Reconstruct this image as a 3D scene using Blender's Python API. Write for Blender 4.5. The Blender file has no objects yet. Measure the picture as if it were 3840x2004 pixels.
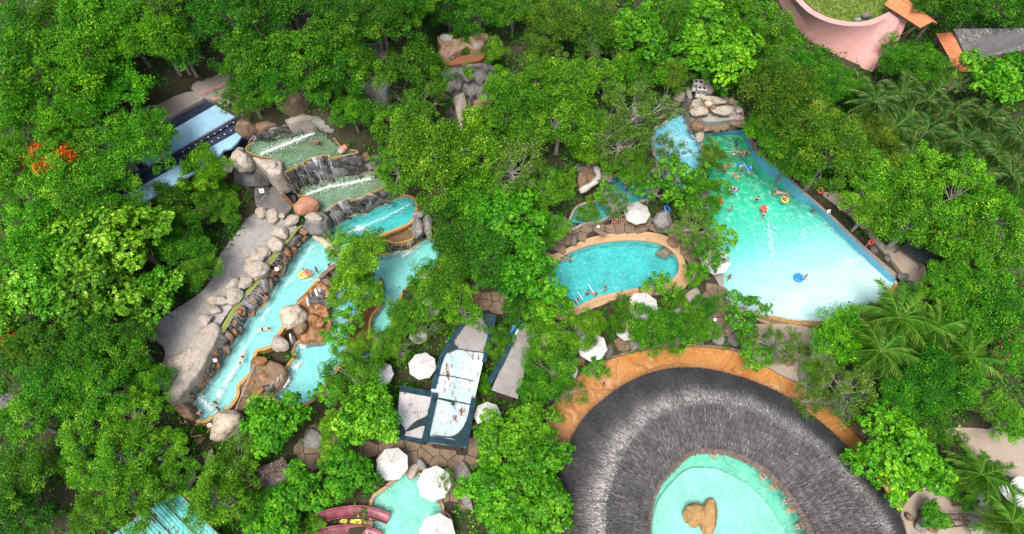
import bpy, bmesh, math, random
import numpy as np
from mathutils import Vector, Matrix, noise

# ---------------------------------------------------------------- scene, camera, light
scene = bpy.context.scene
COL = scene.collection
H, TILT, FPX = 80.0, math.radians(26.0), 2560.0
cam_data = bpy.data.cameras.new('camera')
cam_data.lens = 24.0
cam_data.sensor_width = 36.0
cam_data.clip_end = 600.0
cam = bpy.data.objects.new('camera', cam_data)
cam.location = (0, 0, H)
cam.rotation_euler = (TILT, 0, 0)
COL.objects.link(cam)
scene.camera = cam

SUN_EL, SUN_AZ = math.radians(68), math.radians(205)      # azimuth clockwise from +Y
world = bpy.data.worlds.new('World')
scene.world = world
world.use_nodes = True
wn = world.node_tree.nodes
sky = wn.new('ShaderNodeTexSky')
sky.sky_type = 'NISHITA'
sky.sun_disc = False
sky.sun_elevation = SUN_EL
sky.sun_rotation = SUN_AZ
sky.air_density = 1.0
sky.dust_density = 6.0
sky.ozone_density = 1.0
wn['Background'].inputs['Strength'].default_value = 0.148
world.node_tree.links.new(sky.outputs['Color'], wn['Background'].inputs['Color'])
sun_data = bpy.data.lights.new('sun', 'SUN')
sun_data.energy = 1.95
sun_data.angle = math.radians(20)
sun_data.color = (1.0, 0.95, 0.88)
sun = bpy.data.objects.new('sun', sun_data)
sd = Vector((math.sin(SUN_AZ) * math.cos(SUN_EL), math.cos(SUN_AZ) * math.cos(SUN_EL), math.sin(SUN_EL)))
sun.rotation_euler = sd.to_track_quat('Z', 'Y').to_euler()
COL.objects.link(sun)
scene.view_settings.view_transform = 'Standard'
scene.view_settings.look = 'None'
scene.view_settings.gamma = 1.0
scene.view_settings.exposure = 0.9
scene.render.engine = 'CYCLES'
cy = scene.cycles
cy.use_denoising = True
cy.max_bounces = 7
cy.diffuse_bounces = 2
cy.glossy_bounces = 2
cy.transmission_bounces = 4
cy.transparent_max_bounces = 14
cy.volume_bounces = 0
cy.caustics_reflective = False
cy.caustics_refractive = False

rng = np.random.default_rng(7)
random.seed(7)

# ---------------------------------------------------------------- from the photograph's pixels (3840 wide) to the place
CT, ST = math.cos(TILT), math.sin(TILT)
def P(u, v, z=0.0):
    dx, dy = (u - 1920) / FPX, (1002 - v) / FPX
    d = Vector((dx, dy * CT + ST, dy * ST - CT))
    s = (z - H) / d.z
    return Vector((d.x * s, d.y * s, z))
def mpp(u, v, z=0.0):
    dy = (1002 - v) / FPX
    return ((z - H) / (dy * ST - CT)) / FPX
def Z(c, r, pts):
    return [(960 * c + x / 2.0115, 668 * r + y / 2.0115) for x, y in pts]
def Z4(x0, y0, pts):
    return [(x0 + x / 4.0229, y0 + y / 4.0229) for x, y in pts]
def D(pts):
    return [(x * 1.4907, y * 1.4907) for x, y in pts]
def PP(uv, z):
    if isinstance(z, (int, float)):
        z = [z] * len(uv)
    return [P(u, v, zz) for (u, v), zz in zip(uv, z)]

def resample(pts, n, closed=False, smooth=True):
    """n points along a polyline (Catmull-Rom), even in length"""
    a = np.array([list(p) for p in pts], float)
    k = len(a)
    out = []
    segs = k if closed else k - 1
    for i in range(segs):
        p1, p2 = a[i], a[(i + 1) % k]
        p0 = a[i - 1] if (closed or i > 0) else 2 * p1 - p2
        p3 = a[(i + 2) % k] if (closed or i + 2 < k) else 2 * p2 - p1
        m = 12 if smooth else 1
        for j in range(m):
            t = j / m
            if smooth:
                l1 = np.linalg.norm(p2 - p1) + 1e-6
                m1 = (p2 - p0) * min(1, l1 / (np.linalg.norm(p2 - p0) * 0.5 + 1e-6)) * .5
                m2 = (p3 - p1) * min(1, l1 / (np.linalg.norm(p3 - p1) * 0.5 + 1e-6)) * .5
                q = (2*t**3-3*t**2+1)*p1 + (t**3-2*t**2+t)*m1 + (-2*t**3+3*t**2)*p2 + (t**3-t**2)*m2
            else:
                q = p1 + (p2 - p1) * t
            out.append(q)
    out.append(a[0] if closed else a[-1])
    out = np.array(out)
    L = np.r_[0, np.cumsum(np.linalg.norm(np.diff(out, axis=0), axis=1))]
    s = np.linspace(0, L[-1], n + 1)[:-1] if closed else np.linspace(0, L[-1], n)
    return np.stack([np.interp(s, L, out[:, i]) for i in range(out.shape[1])], 1)

def area2(p):
    x, y = p[:, 0], p[:, 1]
    return (x * np.roll(y, -1) - y * np.roll(x, -1)).sum()
def ccw(p):
    return p if area2(p) > 0 else p[::-1]
def offset(p, d):
    """closed ccw outline moved outwards by d"""
    t = np.roll(p[:, :2], -1, 0) - np.roll(p[:, :2], 1, 0)
    t /= np.linalg.norm(t, axis=1)[:, None] + 1e-9
    q = p.copy()
    q[:, 0] += t[:, 1] * d
    q[:, 1] -= t[:, 0] * d
    return q
def inside(poly, x, y):
    """vectorised point in polygon"""
    x, y = np.asarray(x), np.asarray(y)
    r = np.zeros(x.shape, bool)
    n = len(poly)
    for i in range(n):
        x1, y1 = poly[i][0], poly[i][1]
        x2, y2 = poly[i - 1][0], poly[i - 1][1]
        if y1 == y2:
            continue
        c = ((y1 > y) != (y2 > y)) & (x < (x2 - x1) * (y - y1) / (y2 - y1) + x1)
        r ^= c
    return r

# ---------------------------------------------------------------- objects
def tag(o, label=None, cat=None, group=None, kind=None):
    if label: o['label'] = label
    if cat: o['category'] = cat
    if group: o['group'] = group
    if kind: o['kind'] = kind
    return o
def empty(name, loc=(0, 0, 0), label=None, cat=None, group=None):
    o = bpy.data.objects.new(name, None)
    o.empty_display_size = .3
    o.location = loc
    COL.objects.link(o)
    return tag(o, label, cat, group)
def link(name, me, parent=None, loc=None, mat=None):
    o = bpy.data.objects.new(name, me)
    COL.objects.link(o)
    if parent is not None:
        o.parent = parent
        if loc is None:     # geometry given in world coordinates
            o.matrix_parent_inverse = Matrix.Translation(-Vector(parent.location)) if parent.parent is None else Matrix.Translation(-(Vector(parent.location) if parent.type == 'EMPTY' and parent.parent is None else Vector((0,0,0))))
    if loc is not None:
        o.location = loc
    if mat is not None and not me.materials:
        me.materials.append(mat)
    return o
def mesh(verts, faces, smooth=False, fix=False, name='m'):
    me = bpy.data.meshes.new(name)
    me.from_pydata([tuple(map(float, v)) for v in verts], [], [tuple(map(int, f)) for f in faces])
    if fix:
        bm = bmesh.new(); bm.from_mesh(me)
        bmesh.ops.recalc_face_normals(bm, faces=bm.faces)
        bm.to_mesh(me); bm.free()
    if smooth:
        me.polygons.foreach_set('use_smooth', [True] * len(me.polygons))
    me.update()
    return me
def quads(co, tint=None, name='m'):
    """co: (n,4,3) array -> mesh of separate quads, with a per-face value"""
    n = len(co)
    me = bpy.data.meshes.new(name)
    me.vertices.add(n * 4); me.loops.add(n * 4); me.polygons.add(n)
    me.vertices.foreach_set('co', np.ascontiguousarray(co, dtype=np.float32).ravel())
    me.loops.foreach_set('vertex_index', np.arange(n * 4, dtype=np.int32))
    me.polygons.foreach_set('loop_start', np.arange(0, n * 4, 4, dtype=np.int32))
    me.polygons.foreach_set('loop_total', np.full(n, 4, dtype=np.int32))
    if tint is not None:
        at = me.attributes.new('tint', 'FLOAT', 'FACE')
        at.data.foreach_set('value', np.ascontiguousarray(tint, dtype=np.float32))
    me.update(calc_edges=True)
    return me
def box(c, s, rz=0):
    c = Vector(c); x, y, z = s[0] / 2, s[1] / 2, s[2] / 2
    v = [(-x,-y,-z),(x,-y,-z),(x,y,-z),(-x,y,-z),(-x,-y,z),(x,-y,z),(x,y,z),(-x,y,z)]
    m = Matrix.Rotation(rz, 3, 'Z')
    return [c + m @ Vector(p) for p in v], [(3,2,1,0),(4,5,6,7),(0,1,5,4),(1,2,6,5),(2,3,7,6),(3,0,4,7)]
def join(*vf):
    V, F = [], []
    for v, f in vf:
        k = len(V); V += list(v); F += [tuple(i + k for i in q) for q in f]
    return V, F
def tube(pts, radii, n=6, cap=True):
    pts = [Vector(p) for p in pts]
    if not isinstance(radii, (list, tuple, np.ndarray)):
        radii = [radii] * len(pts)
    V, F = [], []
    for i, p in enumerate(pts):
        t = (pts[min(i + 1, len(pts) - 1)] - pts[max(i - 1, 0)]).normalized()
        a = t.cross(Vector((0, 0, 1)))
        if a.length < .05: a = t.cross(Vector((1, 0, 0)))
        a.normalize(); b = t.cross(a)
        for k in range(n):
            w = 2 * math.pi * k / n
            V.append(p + (a * math.cos(w) + b * math.sin(w)) * radii[i])
    for i in range(len(pts) - 1):
        for k in range(n):
            F.append((i*n+k, i*n+(k+1) % n, (i+1)*n+(k+1) % n, (i+1)*n+k))
    if cap:
        F.append(tuple(range(n))[::-1]); F.append(tuple((len(pts)-1)*n + k for k in range(n)))
    return V, F
def prism(pts, z0, z1):
    """outline (n,2+) -> solid between two heights"""
    n = len(pts)
    zt = z1 if hasattr(z1, '__len__') else [z1] * n
    V = [(p[0], p[1], z0) for p in pts] + [(p[0], p[1], t) for p, t in zip(pts, zt)]
    F = [tuple(range(n))[::-1], tuple(range(n, 2 * n))] + [(i, (i+1) % n, n+(i+1) % n, n+i) for i in range(n)]
    return V, F
def plate(pts3, thick):
    """closed ring of 3d points (ccw from above) -> a sheet with thickness"""
    n = len(pts3)
    V = [Vector(p) for p in pts3] + [Vector(p) - Vector((0, 0, thick)) for p in pts3]
    F = [tuple(range(n)), tuple(range(n, 2*n))[::-1]] + [(i, n+i, n+(i+1) % n, (i+1) % n) for i in range(n)]
    return V, F
def ring_strip(inner, outer, z_top_in, z_top_out, z_bot):
    """a rim between two matching closed outlines, with inner and outer faces"""
    n = len(inner)
    V = []
    for i in range(n):
        a, b = inner[i], outer[i]
        V += [(a[0], a[1], z_bot), (a[0], a[1], z_top_in), (b[0], b[1], z_top_out), (b[0], b[1], z_bot)]
    F = []
    for i in range(n):
        j = (i + 1) % n
        for k in range(3):
            F.append((4*i+k, 4*j+k, 4*j+k+1, 4*i+k+1))
    return V, F
def loft(a, b, nv=1):
    """surface between two polylines of the same length"""
    a, b = np.array([list(p) for p in a]), np.array([list(p) for p in b])
    n = len(a)
    V = [tuple(a[i] + (b[i] - a[i]) * j / nv) for j in range(nv + 1) for i in range(n)]
    F = [(j*n+i, j*n+i+1, (j+1)*n+i+1, (j+1)*n+i) for j in range(nv) for i in range(n - 1)]
    return V, F

# ---------------------------------------------------------------- materials
def new_mat(name):
    m = bpy.data.materials.new(name)
    m.use_nodes = True
    return m, m.node_tree.nodes, m.node_tree.links
def ramp(n, l, src, stops):
    r = n.new('ShaderNodeValToRGB')
    e = r.color_ramp.elements
    while len(e) < len(stops): e.new(.5)
    for el, (p, c) in zip(e, stops):
        el.position = p; el.color = (*c, 1)
    l.new(src, r.inputs['Fac'])
    return r.outputs['Color']
def noise_node(n, l, vec, scale, detail=4, rough=.6, dist=0):
    t = n.new('ShaderNodeTexNoise')
    t.inputs['Scale'].default_value = scale
    t.inputs['Detail'].default_value = detail
    t.inputs['Roughness'].default_value = rough
    t.inputs['Distortion'].default_value = dist
    l.new(vec, t.inputs['Vector'])
    return t
def mixc(n, l, fac, a, b, mode='MIX'):
    m = n.new('ShaderNodeMix'); m.data_type = 'RGBA'; m.blend_type = mode
    if isinstance(fac, (int, float)): m.inputs[0].default_value = fac
    else: l.new(fac, m.inputs[0])
    for s, x in ((6, a), (7, b)):
        if isinstance(x, tuple): m.inputs[s].default_value = (*x, 1)
        else: l.new(x, m.inputs[s])
    return m.outputs[2]
def stone(name, c1, c2, c3=None, scale=.6, rough=.85, bump=.4, fine=6, spec=.3, stain=None, crack=0, coat=0, local=False):
    """mottled mineral surface: three colours by two noises, fine relief, optional stains and cracks"""
    m, n, l = new_mat(name)
    b = n['Principled BSDF']
    if local:
        g = n.new('ShaderNodeTexCoord'); vec = g.outputs['Object']
    else:
        g = n.new('ShaderNodeNewGeometry'); vec = g.outputs['Position']
    n1 = noise_node(n, l, vec, scale, 5, .65, .6)
    n2 = noise_node(n, l, vec, scale * fine, 4, .7)
    col = ramp(n, l, n1.outputs['Fac'], [(.3, c1), (.55, c2), (.75, c3 or c1)])
    col = mixc(n, l, n2.outputs['Fac'], mixc(n, l, .5, col, (.25, .25, .25), 'MULTIPLY'), col)
    if stain:
        n3 = noise_node(n, l, vec, scale * .8, 6, .7, 1.5)
        f = ramp(n, l, n3.outputs['Fac'], [(stain[1], (0, 0, 0)), (stain[1] + .12, (1, 1, 1))])
        col = mixc(n, l, f, col, stain[0])
    if crack:
        v = n.new('ShaderNodeTexVoronoi'); v.feature = 'DISTANCE_TO_EDGE'; v.inputs['Scale'].default_value = crack
        wv = mixc(n, l, .6, vec, n1.outputs['Color'], 'LINEAR_LIGHT'); l.new(wv, v.inputs['Vector'])
        f = ramp(n, l, v.outputs['Distance'], [(0, (.45, .45, .45)), (.022, (0, 0, 0))])
        col = mixc(n, l, f, col, (.03, .025, .02))
    l.new(col, b.inputs['Base Color'])
    b.inputs['Roughness'].default_value = rough
    b.inputs['Specular IOR Level'].default_value = spec
    if coat: b.inputs['Coat Weight'].default_value = coat; b.inputs['Coat Roughness'].default_value = .15
    bp = n.new('ShaderNodeBump'); bp.inputs['Strength'].default_value = bump; bp.inputs['Distance'].default_value = .12
    l.new(n2.outputs['Fac'], bp.inputs['Height']); l.new(bp.outputs['Normal'], b.inputs['Normal'])
    return m
def plain(name, c, rough=.6, vary=.12, scale=3, metal=0, spec=.4):
    m, n, l = new_mat(name)
    b = n['Principled BSDF']
    g = n.new('ShaderNodeNewGeometry')
    t = noise_node(n, l, g.outputs['Position'], scale, 4)
    d = tuple(max(0, x * (1 - 2 * vary)) for x in c); e = tuple(min(1, x * (1 + vary)) for x in c)
    l.new(ramp(n, l, t.outputs['Fac'], [(.3, d), (.7, e)]), b.inputs['Base Color'])
    b.inputs['Roughness'].default_value = rough; b.inputs['Metallic'].default_value = metal
    b.inputs['Specular IOR Level'].default_value = spec
    return m
def leafmat(name, stops, transl=.24, hue=.011):
    m, n, l = new_mat(name)
    n.remove(n['Principled BSDF'])
    a = n.new('ShaderNodeAttribute'); a.attribute_name = 'tint'
    oi = n.new('ShaderNodeObjectInfo')
    col = ramp(n, l, a.outputs['Fac'], stops)
    hs = n.new('ShaderNodeHueSaturation')
    mr = n.new('ShaderNodeMapRange'); mr.inputs[3].default_value = .5 - hue; mr.inputs[4].default_value = .5 + hue
    l.new(oi.outputs['Random'], mr.inputs[0]); l.new(mr.outputs[0], hs.inputs['Hue'])
    ml = n.new('ShaderNodeMath'); ml.operation = 'MULTIPLY_ADD'; ml.inputs[1].default_value = 7.31; ml.inputs[2].default_value = .17
    fr = n.new('ShaderNodeMath'); fr.operation = 'FRACT'
    l.new(oi.outputs['Random'], ml.inputs[0]); l.new(ml.outputs[0], fr.inputs[0])
    mv = n.new('ShaderNodeMapRange'); mv.inputs[3].default_value = .78; mv.inputs[4].default_value = 1.18
    l.new(fr.outputs[0], mv.inputs[0]); l.new(mv.outputs[0], hs.inputs['Value'])
    l.new(col, hs.inputs['Color'])
    di = n.new('ShaderNodeBsdfPrincipled'); di.inputs['Roughness'].default_value = .5; di.inputs['Specular IOR Level'].default_value = .16
    l.new(hs.outputs['Color'], di.inputs['Base Color'])
    tr = n.new('ShaderNodeBsdfTranslucent')
    l.new(mixc(n, l, 1.0, hs.outputs['Color'], (1.0, 1.0, .45), 'MULTIPLY'), tr.inputs['Color'])
    mx = n.new('ShaderNodeMixShader'); mx.inputs[0].default_value = transl
    l.new(di.outputs[0], mx.inputs[1]); l.new(tr.outputs[0], mx.inputs[2])
    l.new(mx.outputs[0], n['Material Output'].inputs['Surface'])
    return m

M = {}
M['pale'] = stone('pale_rock', (.30,.26,.21), (.45,.40,.335), (.24,.19,.145), 1.3, .9, .9, fine=5, stain=((.085,.065,.05), .58), crack=.42)
M['cream'] = stone('cream_rock', (.42,.355,.27), (.54,.47,.37), (.33,.24,.16), 1.0, .9, .8, fine=5, stain=((.17,.10,.05), .57), crack=.33)
M['greyrock'] = stone('grey_rock', (.16,.16,.155), (.27,.265,.25), (.10,.095,.09), 1.2, .9, .9, fine=5, stain=((.05,.045,.04), .60), crack=.4)
M['darkrock'] = stone('dark_rock', (.06,.06,.06), (.15,.145,.14), (.09,.07,.055), .9, .75, .6)
M['brown'] = stone('brown_rock', (.13,.085,.05), (.23,.155,.10), (.075,.05,.032), 1.2, .75, .5, stain=((.36,.12,.03), .64))
M['rust'] = stone('rusty_rock', (.17,.07,.018), (.27,.125,.04), (.06,.035,.02), .9, .4, .5, spec=.5, stain=((.05,.04,.035), .62))
M['terra'] = stone('terracotta_rock', (.36,.15,.08), (.42,.21,.13), (.24,.09,.04), .6, .7, .35)
M['wet'] = stone('wet_dark_rock', (.014,.014,.016), (.06,.056,.053), (.12,.085,.058), 1.1, .25, .9, spec=.7, stain=((.15,.07,.025), .62))
M['wetgrey'] = stone('wet_grey_concrete', (.06,.06,.065), (.17,.17,.165), (.10,.09,.08), .7, .35, .5, spec=.6, stain=((.02,.02,.022), .58))
M['gold'] = stone('ochre_rim', (.36,.20,.055), (.48,.29,.10), (.22,.13,.04), 1.6, .6, .5, stain=((.13,.085,.03), .60))
M['lip'] = stone('olive_lip', (.24,.17,.045), (.36,.25,.075), (.14,.11,.03), 1.6, .6, .5, stain=((.09,.085,.03), .58))
M['tan'] = stone('tan_coping', (.40,.25,.125), (.48,.32,.18), (.31,.18,.085), .8, .75, .2, stain=((.36,.20,.08), .68))
M['concrete'] = stone('grey_concrete', (.21,.205,.20), (.32,.31,.30), (.15,.145,.14), .4, .9, .4, stain=((.42,.41,.40), .60))
M['roofgrey'] = stone('path_concrete', (.20,.18,.165), (.27,.245,.22), (.15,.135,.12), .5, .9, .3)
M['soil'] = stone('forest_soil', (.030,.034,.014), (.050,.045,.024), (.014,.024,.006), .5, .95, .8, stain=((.055,.045,.028), .70))
M['earthrock'] = stone('brown_paving_rock', (.15,.10,.065), (.23,.16,.105), (.10,.07,.05), .35, .85, .6, crack=.32, stain=((.30,.25,.20), .66))
M['sand'] = stone('pale_sand', (.30,.245,.19), (.36,.30,.24), (.23,.18,.135), .5, .95, .3, fine=14)
M['orange'] = stone('orange_stained_floor', (.40,.14,.016), (.46,.215,.055), (.24,.065,.008), .7, .4, .3, spec=.5, stain=((.44,.30,.17), .54), crack=.16)
M['litter'] = stone('leaf_litter', (.14,.055,.025), (.20,.085,.04), (.09,.05,.03), 1.5, .95, .6)
M['whitestone'] = stone('light_concrete', (.38,.36,.33), (.50,.48,.45), (.30,.28,.25), .9, .9, .5)
M['flag'] = stone('flagstone', (.13,.09,.06), (.22,.16,.11), (.09,.065,.05), .7, .85, .6, stain=((.27,.23,.19), .62))
M['grout'] = stone('dark_joint', (.03,.025,.02), (.05,.04,.03))
M['moss'] = stone('green_slime', (.12,.16,.03), (.22,.25,.06), (.07,.09,.02), .9, .45, .3)
M['skyblue'] = plain('pale_blue_paint', (.30,.56,.74), .45, .1, .6)
M['laneblue'] = plain('slide_blue', (.21,.37,.50), .4, .07, 1.5)
M['poolwall'] = plain('pool_wall_blue', (.10,.34,.50), .5, .08, .5)
M['floorwhite'] = plain('pool_floor', (.66,.72,.73), .7, .05, .5)
M['floorgreen'] = stone('pool_floor_algae', (.12,.10,.010), (.23,.34,.25), (.085,.07,.008), .24, .7, .2)
M['floorblue'] = plain('pale_blue_pool_floor', (.56,.68,.75), .7, .07, .4)
M['floormid'] = plain('pool_floor_turquoise', (.48,.68,.66), .7, .16, .35)
M['goldrock'] = stone('golden_rock', (.33,.19,.065), (.44,.28,.12), (.22,.11,.035), 1.3, .8, .8, stain=((.46,.38,.28), .60), crack=.5)
M['navy'] = plain('navy_deck', (.018,.026,.05), .4, .3, 1)
M['edgebrown'] = stone('brown_edging', (.18,.09,.04), (.28,.16,.085), (.11,.06,.03), 1.2)
M['teal'] = plain('dark_teal_metal', (.008,.035,.05), .7, .35, 1.5, 0, .2)
M['net'] = plain('dark_green_net', (.01,.03,.03), .9, .4, 6)
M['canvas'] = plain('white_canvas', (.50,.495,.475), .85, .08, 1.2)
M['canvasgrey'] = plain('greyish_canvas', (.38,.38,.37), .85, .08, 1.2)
M['white'] = plain('white_paint', (.78,.78,.76), .6, .05)
M['black'] = plain('black_paint', (.012,.012,.013), .5, .2)
M['metal'] = plain('steel', (.45,.46,.47), .35, .1, 3, .8)
M['acgrey'] = plain('ac_grey', (.50,.51,.50), .5, .06)
M['pink'] = stone('pink_plaster', (.48,.255,.235), (.54,.30,.28), (.42,.21,.195), .35, .85, .2, stain=((.33,.19,.175), .62))
M['tile'] = stone('orange_roof_tile', (.56,.17,.07), (.66,.25,.11), (.42,.11,.045), 1.2, .75, .3)
M['shingle'] = stone('grey_shingle', (.08,.08,.085), (.13,.13,.135), (.06,.06,.065), 1.6, .9, .7, fine=9)
M['wood'] = stone('dark_wood', (.055,.035,.025), (.10,.065,.045), (.035,.025,.02), 2, .8, .3)
M['redwood'] = stone('red_wood', (.20,.055,.025), (.27,.09,.04), (.14,.04,.02), 1.2, .6, .3)
M['slidered'] = plain('maroon_fibreglass', (.25,.07,.09), .35, .3, 1.2, 0, .5)
M['yellow'] = plain('yellow_plastic', (.72,.55,.05), .4, .1)
M['yellowring'] = plain('yellow_vinyl', (.80,.56,.03), .3, .05)
M['ochrering'] = plain('ochre_vinyl', (.70,.42,.10), .35, .08)
M['bluering'] = plain('blue_vinyl', (.03,.20,.62), .3, .08)
M['redring'] = plain('red_vinyl', (.72,.09,.045), .35, .08)
M['bluepaint'] = plain('blue_fascia', (.02,.14,.50), .4, .12)
M['rope'] = plain('rope', (.42,.36,.28), .8, .1)
M['bark'] = stone('bark', (.14,.115,.09), (.26,.225,.185), (.08,.065,.05), 3, .9, .5, local=True)
M['palebark'] = stone('pale_twigs', (.30,.27,.24), (.44,.41,.37), (.22,.19,.16), 3, .9, .3, local=True)
M['palmbark'] = stone('palm_bark', (.12,.10,.085), (.22,.19,.16), (.07,.06,.05), 3, .9, .5, local=True)

def foam_mat():
    m, n, l = new_mat('white_foam')
    b = n['Principled BSDF']
    b.inputs['Base Color'].default_value = (.74, .80, .80, 1); b.inputs['Roughness'].default_value = .6
    t = n.new('ShaderNodeBsdfTransparent'); mx = n.new('ShaderNodeMixShader'); mx.inputs[0].default_value = .55
    l.new(t.outputs[0], mx.inputs[1]); l.new(b.outputs[0], mx.inputs[2]); l.new(mx.outputs[0], n['Material Output'].inputs['Surface'])
    return m
M['foam'] = foam_mat()
def fall_mat():
    m, n, l = new_mat('falling_water')
    b = n['Principled BSDF']; b.inputs['Base Color'].default_value = (.82, .86, .88, 1); b.inputs['Roughness'].default_value = .3
    t = n.new('ShaderNodeBsdfTransparent'); mx = n.new('ShaderNodeMixShader'); mx.inputs[0].default_value = .42
    l.new(t.outputs[0], mx.inputs[1]); l.new(b.outputs[0], mx.inputs[2]); l.new(mx.outputs[0], n['Material Output'].inputs['Surface'])
    return m
M['fall'] = fall_mat()
def water_mat(name, absorb, density, ripple=2.5, milk=(.62,.86,.84), streak=.18, gloss=.05):
    """water: clear surface with a little sky reflection and ripple glints painted as milky streaks, absorbing volume"""
    m, n, l = new_mat(name)
    n.remove(n['Principled BSDF'])
    g = n.new('ShaderNodeNewGeometry')
    t1 = noise_node(n, l, g.outputs['Position'], ripple, 5, .65, .8)
    t2 = noise_node(n, l, g.outputs['Position'], ripple * .22, 3, .6, .5)
    tr = n.new('ShaderNodeBsdfTransparent')
    gl = n.new('ShaderNodeBsdfGlossy'); gl.inputs['Roughness'].default_value = .08
    bp = n.new('ShaderNodeBump'); bp.inputs['Strength'].default_value = .5; bp.inputs['Distance'].default_value = .25
    l.new(t1.outputs['Fac'], bp.inputs['Height']); l.new(bp.outputs['Normal'], gl.inputs['Normal'])
    df = n.new('ShaderNodeBsdfDiffuse'); df.inputs['Color'].default_value = (*milk, 1)
    fr = n.new('ShaderNodeFresnel'); fr.inputs['IOR'].default_value = 1.33
    l.new(bp.outputs['Normal'], fr.inputs['Normal'])
    m1 = n.new('ShaderNodeMixShader')
    l.new(fr.outputs[0], m1.inputs[0]); l.new(tr.outputs[0], m1.inputs[1]); l.new(gl.outputs[0], m1.inputs[2])
    pr = n.new('ShaderNodeMath'); pr.operation = 'MULTIPLY'
    r1 = ramp(n, l, t1.outputs['Fac'], [(.48, (0,0,0)), (.72, (1,1,1))])
    r2 = ramp(n, l, t2.outputs['Fac'], [(.3, (.25,.25,.25)), (.7, (1,1,1))])
    l.new(r1, pr.inputs[0]); l.new(r2, pr.inputs[1])
    ps = n.new('ShaderNodeMath'); ps.operation = 'MULTIPLY_ADD'; ps.inputs[1].default_value = streak; ps.inputs[2].default_value = gloss  # pale diffuse streaks stand in for sky glints on the ripples
    l.new(pr.outputs[0], ps.inputs[0])
    m2 = n.new('ShaderNodeMixShader')
    l.new(ps.outputs[0], m2.inputs[0]); l.new(m1.outputs[0], m2.inputs[1]); l.new(df.outputs[0], m2.inputs[2])
    l.new(m2.outputs[0], n['Material Output'].inputs['Surface'])
    va = n.new('ShaderNodeVolumeAbsorption'); va.inputs['Color'].default_value = (*absorb, 1); va.inputs['Density'].default_value = density
    l.new(va.outputs[0], n['Material Output'].inputs['Volume'])
    return m
M['w_turq'] = water_mat('turquoise_water', (.0,.83,.85), 1.0, 2.6, (.58,.86,.86), .24, .02)
M['w_river'] = water_mat('milky_river_water', (.28,.88,.87), .80, 2.2, (.45,.74,.72), .3, .08)
M['w_green'] = water_mat('sea_green_water', (.22,.90,.76), .72, 2.6, (.62,.86,.78), .32, .03)
M['w_algae'] = water_mat('algae_water', (.55,.86,.62), .50, 3.0, (.42,.62,.52), .18, .02)
M['w_wave'] = water_mat('wave_pool_water', (.0,.88,.72), 1.0, 1.5, (.58,.88,.84), .34, .02)
M['w_cyan'] = water_mat('cyan_water', (.0,.80,.94), .80, 2.0, (.60,.88,.95), .45)
M['w_brown'] = water_mat('brown_shallow_water', (.8,.6,.3), .8, 2.0, (.35,.27,.12), .25)

# ================================================================ terrain
CTRL = [(100,50,15),(1000,-60,19),(400,-60,19),(1500,-60,9),(2000,-60,4),(2500,-60,3),(400,30,18),(700,40,18),(1000,60,18),(930,140,16),(1180,90,17),(1190,200,8.5),(1180,300,5),(1150,250,6),(1230,240,6),(1190,150,11),(1100,400,6),(1350,60,12),
 (1400,250,7),(1300,450,4.5),(1250,620,2),(1600,80,6),(1600,250,3),(1800,150,2.5),(1750,230,3),(2000,150,2.5),(2200,60,3),(2450,60,2),
 (2300,300,1),(2500,400,1),(2400,600,.6),(2000,470,1.7),(2150,580,1.2),(2290,690,.6),(2500,900,.5),(2200,900,.3),(2450,1150,.3),(2500,1300,.3),
 (1900,850,.3),(1600,830,.3),(1750,700,.5),(1350,600,1.2),(1450,480,1.3),(1500,350,3),(1400,900,.3),(1250,950,.2),(1100,850,.3),(1000,900,.2),
 (1300,1200,0),(1100,1130,.1),(900,1200,.1),(700,1150,.5),(550,1200,.5),(500,1120,.6),(600,620,3.3),(480,880,3.3),(420,1000,2.6),(300,900,4.5),
 (150,900,5),(100,1200,4),(300,1250,2),(200,600,7),(100,400,11),(400,280,13),(300,500,8.5),(250,300,13.5),(550,300,10.4),(700,250,13),
 (820,270,13),(900,330,9.5),(960,420,6),(1020,500,3),(1750,900,0),(1850,1300,0),(1500,1000,0),(2150,1100,0),(1100,600,1.5),(1130,700,.4),(560,560,3.8),(1480,562,.4),(1560,556,.45),(1650,556,.45),(1720,590,.45),(1600,540,.6),(1680,530,.8),(700,860,-.2),(660,960,-.2),(760,800,-.1),(640,1030,.2),(800,700,.6),(830,760,.0),(720,760,.5),(930,620,.6),(620,900,.6),(870,560,2),(980,560,2),(760,560,3.5),(1040,620,1),(850,1000,0),(780,1050,.1),(640,480,5),(500,700,3.4)]
_c = np.array([list(P(u * 1.4907, v * 1.4907, z)) for u, v, z in CTRL])
def ground0(x, y):
    x, y = np.asarray(x, float), np.asarray(y, float)
    d2 = (x[..., None] - _c[:, 0])**2 + (y[..., None] - _c[:, 1])**2 + 1.0
    w = d2**-1.6
    return (w * _c[:, 2]).sum(-1) / w.sum(-1)
CARVE = []      # (outline, z, margin): the terrain is lowered here
KEEPOUT = []    # outlines in which no undergrowth grows

def outline(uv, z, n, smooth=True):
    return ccw(resample([list(p) for p in PP(uv, z)], n, True, smooth))[:, :2]

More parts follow.
